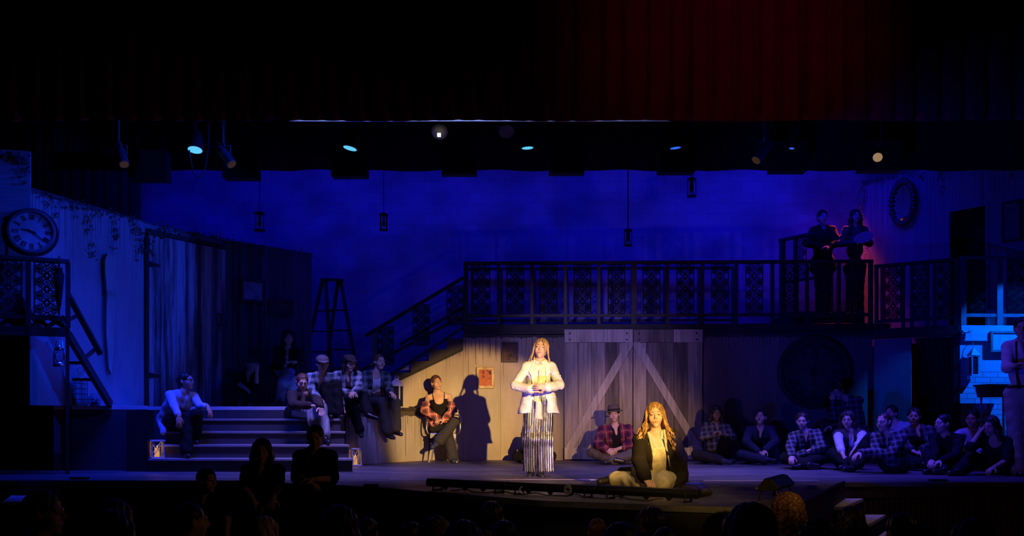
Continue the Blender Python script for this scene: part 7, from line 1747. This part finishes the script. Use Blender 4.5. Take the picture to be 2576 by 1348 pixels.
cast('dark-haired person with pale sleeves seated below the high table', (2452, 0.11, 12.5), (2450, 1081), (2446, 1054), [((2406, 1098, 'f'), (2425, 1112, 'f')), ((2478, 1116, 'f'), (2460, 1136, 'f'))],
     [((2404, 1144, 'f'), (2450, 1164, 'f')), ((2496, 1144, 'f'), (2446, 1168, 'f'))], yaw=-18, hr=(-42, 0, 0), shirt=(C_blue, 0.022, 0.95, 'v', 'shirt'), pants=(C_black, 0.02, 0.97, 0.012), shoes=C_shoe, hair=('short', 'black'), skin='mid', floor=0.0, toes=CL)
cast('person in a black t-shirt at the far right, hand to cheek', (2514, 0.11, 11.3), (2503, 1102), (2492, 1072), [((2440, 1124, 'f'), (2464, 1088, 'b')), ((2530, 1160, 'f'), (2500, 1176, 'f'))],
     [((2446, 1150, 'f'), (2412, 1186, 'f')), ((2462, 1160, 'f'), (2420, 1190, 'f'))], yaw=-28, hr=(-52, -6, 0), shirt=(C_black, 0.018, 0.5, 'scoop', 't_shirt'), pants=(C_black, 0.02, 0.97, 0.012), shoes=C_shoe, hair=('mid', 'black'), skin='mid', female=False, floor=0.0, hdir=((0.6, -0.1, 0.8), None), toes=((-0.15, -0.06, -0.03), (-0.15, -0.06, -0.03)))
def braces(P):
    L = Vector(P.root.location); J = P.J
    for sx in (-1, 1):
        pts = [J['pel'] + P.S * sx * 0.07 + P.F * 0.142 + P.U * 0.06, J['pel'] + P.S * sx * 0.085 + P.F * 0.118 + P.U * 0.22, J['neck'] + P.S * sx * 0.095 + P.F * 0.112 - P.U * 0.13, J['neck'] + P.S * sx * 0.09 + P.F * 0.06 - P.U * 0.005, J['neck'] + P.S * sx * 0.08 - P.F * 0.07 - P.U * 0.02]
        MB().tube([Vector(q) - L for q in pts], 0.013, 6).build('suspender', C_black, P.root)
    m = MB(); m.tube([Vector(J['pel'] + np.array([0.172 * math.cos(a), 0.132 * math.sin(a), 0.075])) - L for a in np.linspace(0, 2 * math.pi, 25)[:-1]], 0.016, 6, closed=True).build('waistband', C_black, P.root)
cast('standing person in pale shirt, dark suspenders and tan trousers at far right', (2573, 0.985, 10.95), (2576, 858), (2571, 826), [((2533, 925, 'f'), (2548, 922, 'f')), ((2618, 925, 'f'), (2602, 925, 'f'))],
     [((2556, 1094, 'f'), (2562, 1184, 'b')), ((2592, 1094, 'f'), (2598, 1184, 'b'))], yaw=-20, hr=(-30, -2, 0), k=1.05, shirt=(C_pink, 0.022, 0.85, 'v', 'shirt'), pants=(C_tan, 0.030, 0.97, 0.02), shoes=C_shoe, hair=('short', 'black'), skin='mid', female=False, floor=0.0, extra=braces, hdir=((0.5, -0.6, 0.3), None))
# two people on the upper landing
cast('man in dark jacket on the upper landing, rim lit red, hands together', (2070, 3.42, 16.25), (2070, 571), (2069, 547), [((2029, 612, 'f'), (2072, 622, 'f')), ((2108, 610, 'f'), (2084, 622, 'f'))],
     [((2062, 720, 'f'), (2062, 785, 'b')), ((2080, 720, 'f'), (2080, 785, 'b'))], yaw=0, hr=(4, -8, 0), k=1.02, shirt=(C_black, 0.012, 0.3, 'v', 'top'), jacket=(C_black, 0.030, 0.95, 0.03, 'jacket', 0.06), pants=(C_black, 0.02, 0.97, 0.012), shoes=C_shoe, hair=('short', 'black'), female=False, res=1.3, hdir=((0.9, -0.4, 0), (-0.9, -0.4, 0)), floor=DECK + 0.28)
P26 = cast('long-haired woman on the upper landing holding a pale oval fan', (2150, 3.36, 16.1), (2151, 569), (2152, 545), [((2115, 612, 'f'), (2152, 612, 'f')), ((2187, 612, 'f'), (2160, 606, 'f'))],
     [((2142, 720, 'f'), (2142, 785, 'b')), ((2160, 720, 'f'), (2160, 785, 'b'))], yaw=0, hr=(2, 0, 0), k=0.98, shirt=(C_navy, 0.022, 0.95, 'v', 'dress_top'), pants=(C_black, 0.03, 0.97, 0.02), shoes=C_shoe, hair=('long', 'black'), res=1.3, hdir=((0.9, -0.4, 0), (-0.2, -0.5, 0.7)), floor=DECK + 0.28)
fan_p = W(2172, 597, 15.72)
fan = thing('oval_fan', 'pale oval hand fan held by the woman on the landing', 'fan', fan_p)
MB().lathe([(0.001, 0.004), (0.17, 0.004), (0.17, -0.004), (0.001, -0.004)], (0, 0, 0), 28, 'y', rot=Matrix(((1, 0, 0), (0, 1, 0), (0.2, 0, 0.55)))).build('leaf', C_pink, fan)
MB().tube([(-0.10, 0, -0.06), (-0.17, 0.02, -0.10)], 0.01, 6).build('handle', M_darkwood, fan)

# ---------------------------------------------------------------- crew before the stage
def lanyard(P):
    J = P.J; L = Vector(P.root.location); nb = J['neck']
    pts = [nb + P.S * 0.065 + P.F * 0.0 + P.U * 0.03, nb + P.S * 0.062 + P.F * 0.105 - P.U * 0.06, nb + P.S * 0.045 + P.F * 0.150 - P.U * 0.20, nb + P.S * 0.0 + P.F * 0.158 - P.U * 0.31, nb - P.S * 0.045 + P.F * 0.150 - P.U * 0.20, nb - P.S * 0.062 + P.F * 0.105 - P.U * 0.06, nb - P.S * 0.065 + P.U * 0.03]
    MB().tube([Vector(q) - L for q in pts], 0.006, 5).build('lanyard', cloth('lanyard', (0.14, 0.11, 0.08)), P.root)
cast('person in black v-neck with lanyard before the steps, wavy hair, between two others', (659, -0.27, 9.35), (662, 1168), (659, 1135), [((616, 1230, 'f'), (640, 1262, 'f')), ((700, 1228, 'f'), (688, 1256, 'f'))],
     [((632, 1300, 'f'), (630, 1390, 'b')), ((690, 1300, 'f'), (692, 1390, 'b'))], yaw=4, hr=(12, -6, 0), k=0.98, shirt=(C_black, 0.020, 0.45, 'v', 't_shirt'), pants=(C_black, 0.02, 0.97, 0.012), shoes=C_shoe, hair=('mid', 'dark'), extra=lanyard)
cast('man in black v-neck with lanyard before the steps, forearm across his lap', (792, -0.17, 9.25), (793, 1134), (793, 1100), [((748, 1200, 'f'), (776, 1212, 'f')), ((836, 1204, 'f'), (792, 1206, 'f'))],
     [((762, 1235, 'f'), (752, 1330, 'b')), ((830, 1235, 'f'), (838, 1330, 'b'))], yaw=0, hr=(6, -10, 0), k=0.98, shirt=(C_black, 0.024, 0.5, 'v', 't_shirt'), pants=(C_black, 0.022, 0.97, 0.012), shoes=C_shoe, hair=('short', 'dark'), female=False, extra=lanyard, hdir=((0.8, -0.4, -0.3), (-1, -0.2, 0)))
cast('person in black v-neck with lanyard turned right below the left stage lip', (516, -0.52, 8.8), (515, 1242), (521, 1209), [((486, 1300, 'f'), (500, 1345, 'f')), ((572, 1300, 'f'), (570, 1345, 'f'))],
     [((530, 1370, 'f'), (530, 1420, 'b')), ((570, 1370, 'f'), (570, 1420, 'b'))], yaw=16, hr=(58, 0, 0), k=0.95, shirt=(C_black, 0.020, 0.45, 'v', 't_shirt'), pants=(C_black, 0.02, 0.97, 0.012), shoes=C_shoe, hair=('short', 'dark'), extra=lanyard)

# ---------------------------------------------------------------- audience heads, seen from behind
def seat_person(label, px, top, wpx, yaw, hair, mat=C_black, k=1.0, wm=0.185, roll=0, skin='fair', female=True):
    y = wm * k * FOC / wpx; s = k * 1.03
    hz = Z(top, y) - 0.125 * s; hc = np.array([X(px, y), y, hz]); RH = rotm(yaw, 0, roll); by = 180 if abs(yaw) > 60 else yaw
    a = math.radians(by); S = np.array([math.cos(a), math.sin(a), 0.0]); F_ = np.array([math.sin(a), -math.cos(a), 0.0])
    nb = hc - np.array([0, 0, 0.165 * k]) - F_ * 0.03; pel = nb - np.array([0, 0, 0.50 * k]) - F_ * 0.02
    J = {'pel': pel, 'neck': nb, 'head': hc}
    for q, sg in (('a', -1), ('b', 1)):
        J['sh' + q] = nb + S * sg * 0.165 * k - np.array([0, 0, 0.06 * k]); J['el' + q] = J['sh' + q] + S * sg * 0.04 + F_ * 0.04 - np.array([0, 0, 0.27 * k]); J['wr' + q] = J['el' + q] + F_ * 0.22 - S * sg * 0.06
        J['hp' + q] = pel + S * sg * 0.09; J['kn' + q] = J['hp' + q] + F_ * 0.42 * k; J['an' + q] = J['kn' + q] - np.array([0, 0, 0.40 * k]); J['to' + q] = J['an' + q] + F_ * 0.16 - np.array([0, 0, 0.05])
    P = Person(label, J, None, RH, k, 1.25, skin, female, eyes=abs(yaw) < 140, cat='person')
    P.body(legs=False, hres=0.008); P.top(mat, 0.022, 0.95, None, name='top', amp=0.004)
    P.pants(C_black, 0.02, 0.97, 0.01); P.shoes(C_shoe)
    if hair: P.hair(hair[0], hair[1], extra=(lambda f, p, s: f.rc(p(0, -0.065, -0.03), p(0, -0.055, -0.15), 0.062 * s, 0.055 * s, k=0.03)) if hair[0] in ('mid', 'long', 'curly') else None)
    return P
AUD = [
 ('grey-haired man in right profile, leftmost head of the audience', 112, 1234, 84, 95, ('short', 'grey'), False, 'fair'),
 ('audience head with straight brown hair, left of the bald man', 290, 1257, 78, 165, ('long', 'brown'), True, 'fair'),
 ('broad dark audience head, nearest in front of the brown-haired one', 280, 1284, 102, 178, ('mid', 'black'), True, 'fair'),
 ('balding man in the audience turned right, below the kerb of the left stage', 480, 1263, 74, 128, ('buzz', 'dark'), False, 'fair'),
 ('audience head with blond hair, below the crew person with wavy hair', 666, 1299, 62, 170, ('mid', 'blond'), True, 'fair'),
 ('large dark audience head below the seated man with a forearm across his lap', 856, 1272, 82, 172, ('mid', 'black'), True, 'fair'),
 ('small dark audience head just right of the large dark one on the left', 926, 1302, 56, 168, ('short', 'dark'), False, 'fair'),
 ('short-haired audience head below the left end of the footlights', 1038, 1312, 54, 176, ('short', 'brown'), False, 'fair'),
 ('frizzy-haired audience head, second right of the small dark one', 1098, 1303, 64, 180, ('curly', 'grey'), True, 'fair'),
 ('wide dark audience head with low hair below the footlights', 1165, 1310, 92, 180, ('mid', 'black'), True, 'fair'),
 ('tall audience head rising highest under the middle light bar', 1237, 1260, 62, 180, ('short', 'dark'), False, 'fair'),
 ('dark audience head overlapping the tall one at its right', 1268, 1308, 66, 176, ('short', 'black'), False, 'fair'),
 ('audience head with ruffled hair below the singer', 1502, 1304, 48, 180, ('short', 'auburn'), False, 'fair'),
 ('dim broad audience head just right of the ruffled one', 1560, 1316, 84, 182, ('mid', 'black'), True, 'fair'),
 ('long-haired audience head rising under the kneeling woman', 1638, 1277, 74, 180, ('mid', 'dark'), True, 'fair'),
 ('low brown audience head in front of the long-haired one', 1672, 1326, 62, 184, ('short', 'brown'), False, 'fair'),
 ('largest dark audience head, left of the wedge light', 1886, 1268, 126, 184, ('mid', 'black'), True, 'fair'),
 ('audience head with reddish curly hair before the wedge light', 1980, 1243, 70, 188, ('curly', 'auburn'), True, 'fair'),
 ('low dark audience head right of the reddish curly one', 2060, 1310, 82, 186, ('curly', 'black'), True, 'fair'),
 ('dark audience head hiding the corner of the side steps', 2140, 1275, 60, 188, ('mid', 'black'), True, 'fair'),
 ('audience head at the lower side step', 2266, 1290, 76, 190, ('short', 'black'), False, 'fair'),
 ('rightmost dark audience head below the slatted stage front', 2442, 1308, 90, 192, ('mid', 'black'), True, 'fair')]
KID = {1268: 0.86, 1672: 0.76, 1502: 0.74, 926: 0.90, 1038: 0.84, 2140: 0.95, 666: 0.96}
for lb, px, top, w, yaw, hair, fem, sk in AUD: seat_person(lb, px, top, w, yaw, hair, female=fem, skin=sk, k=KID.get(px, 1.0))
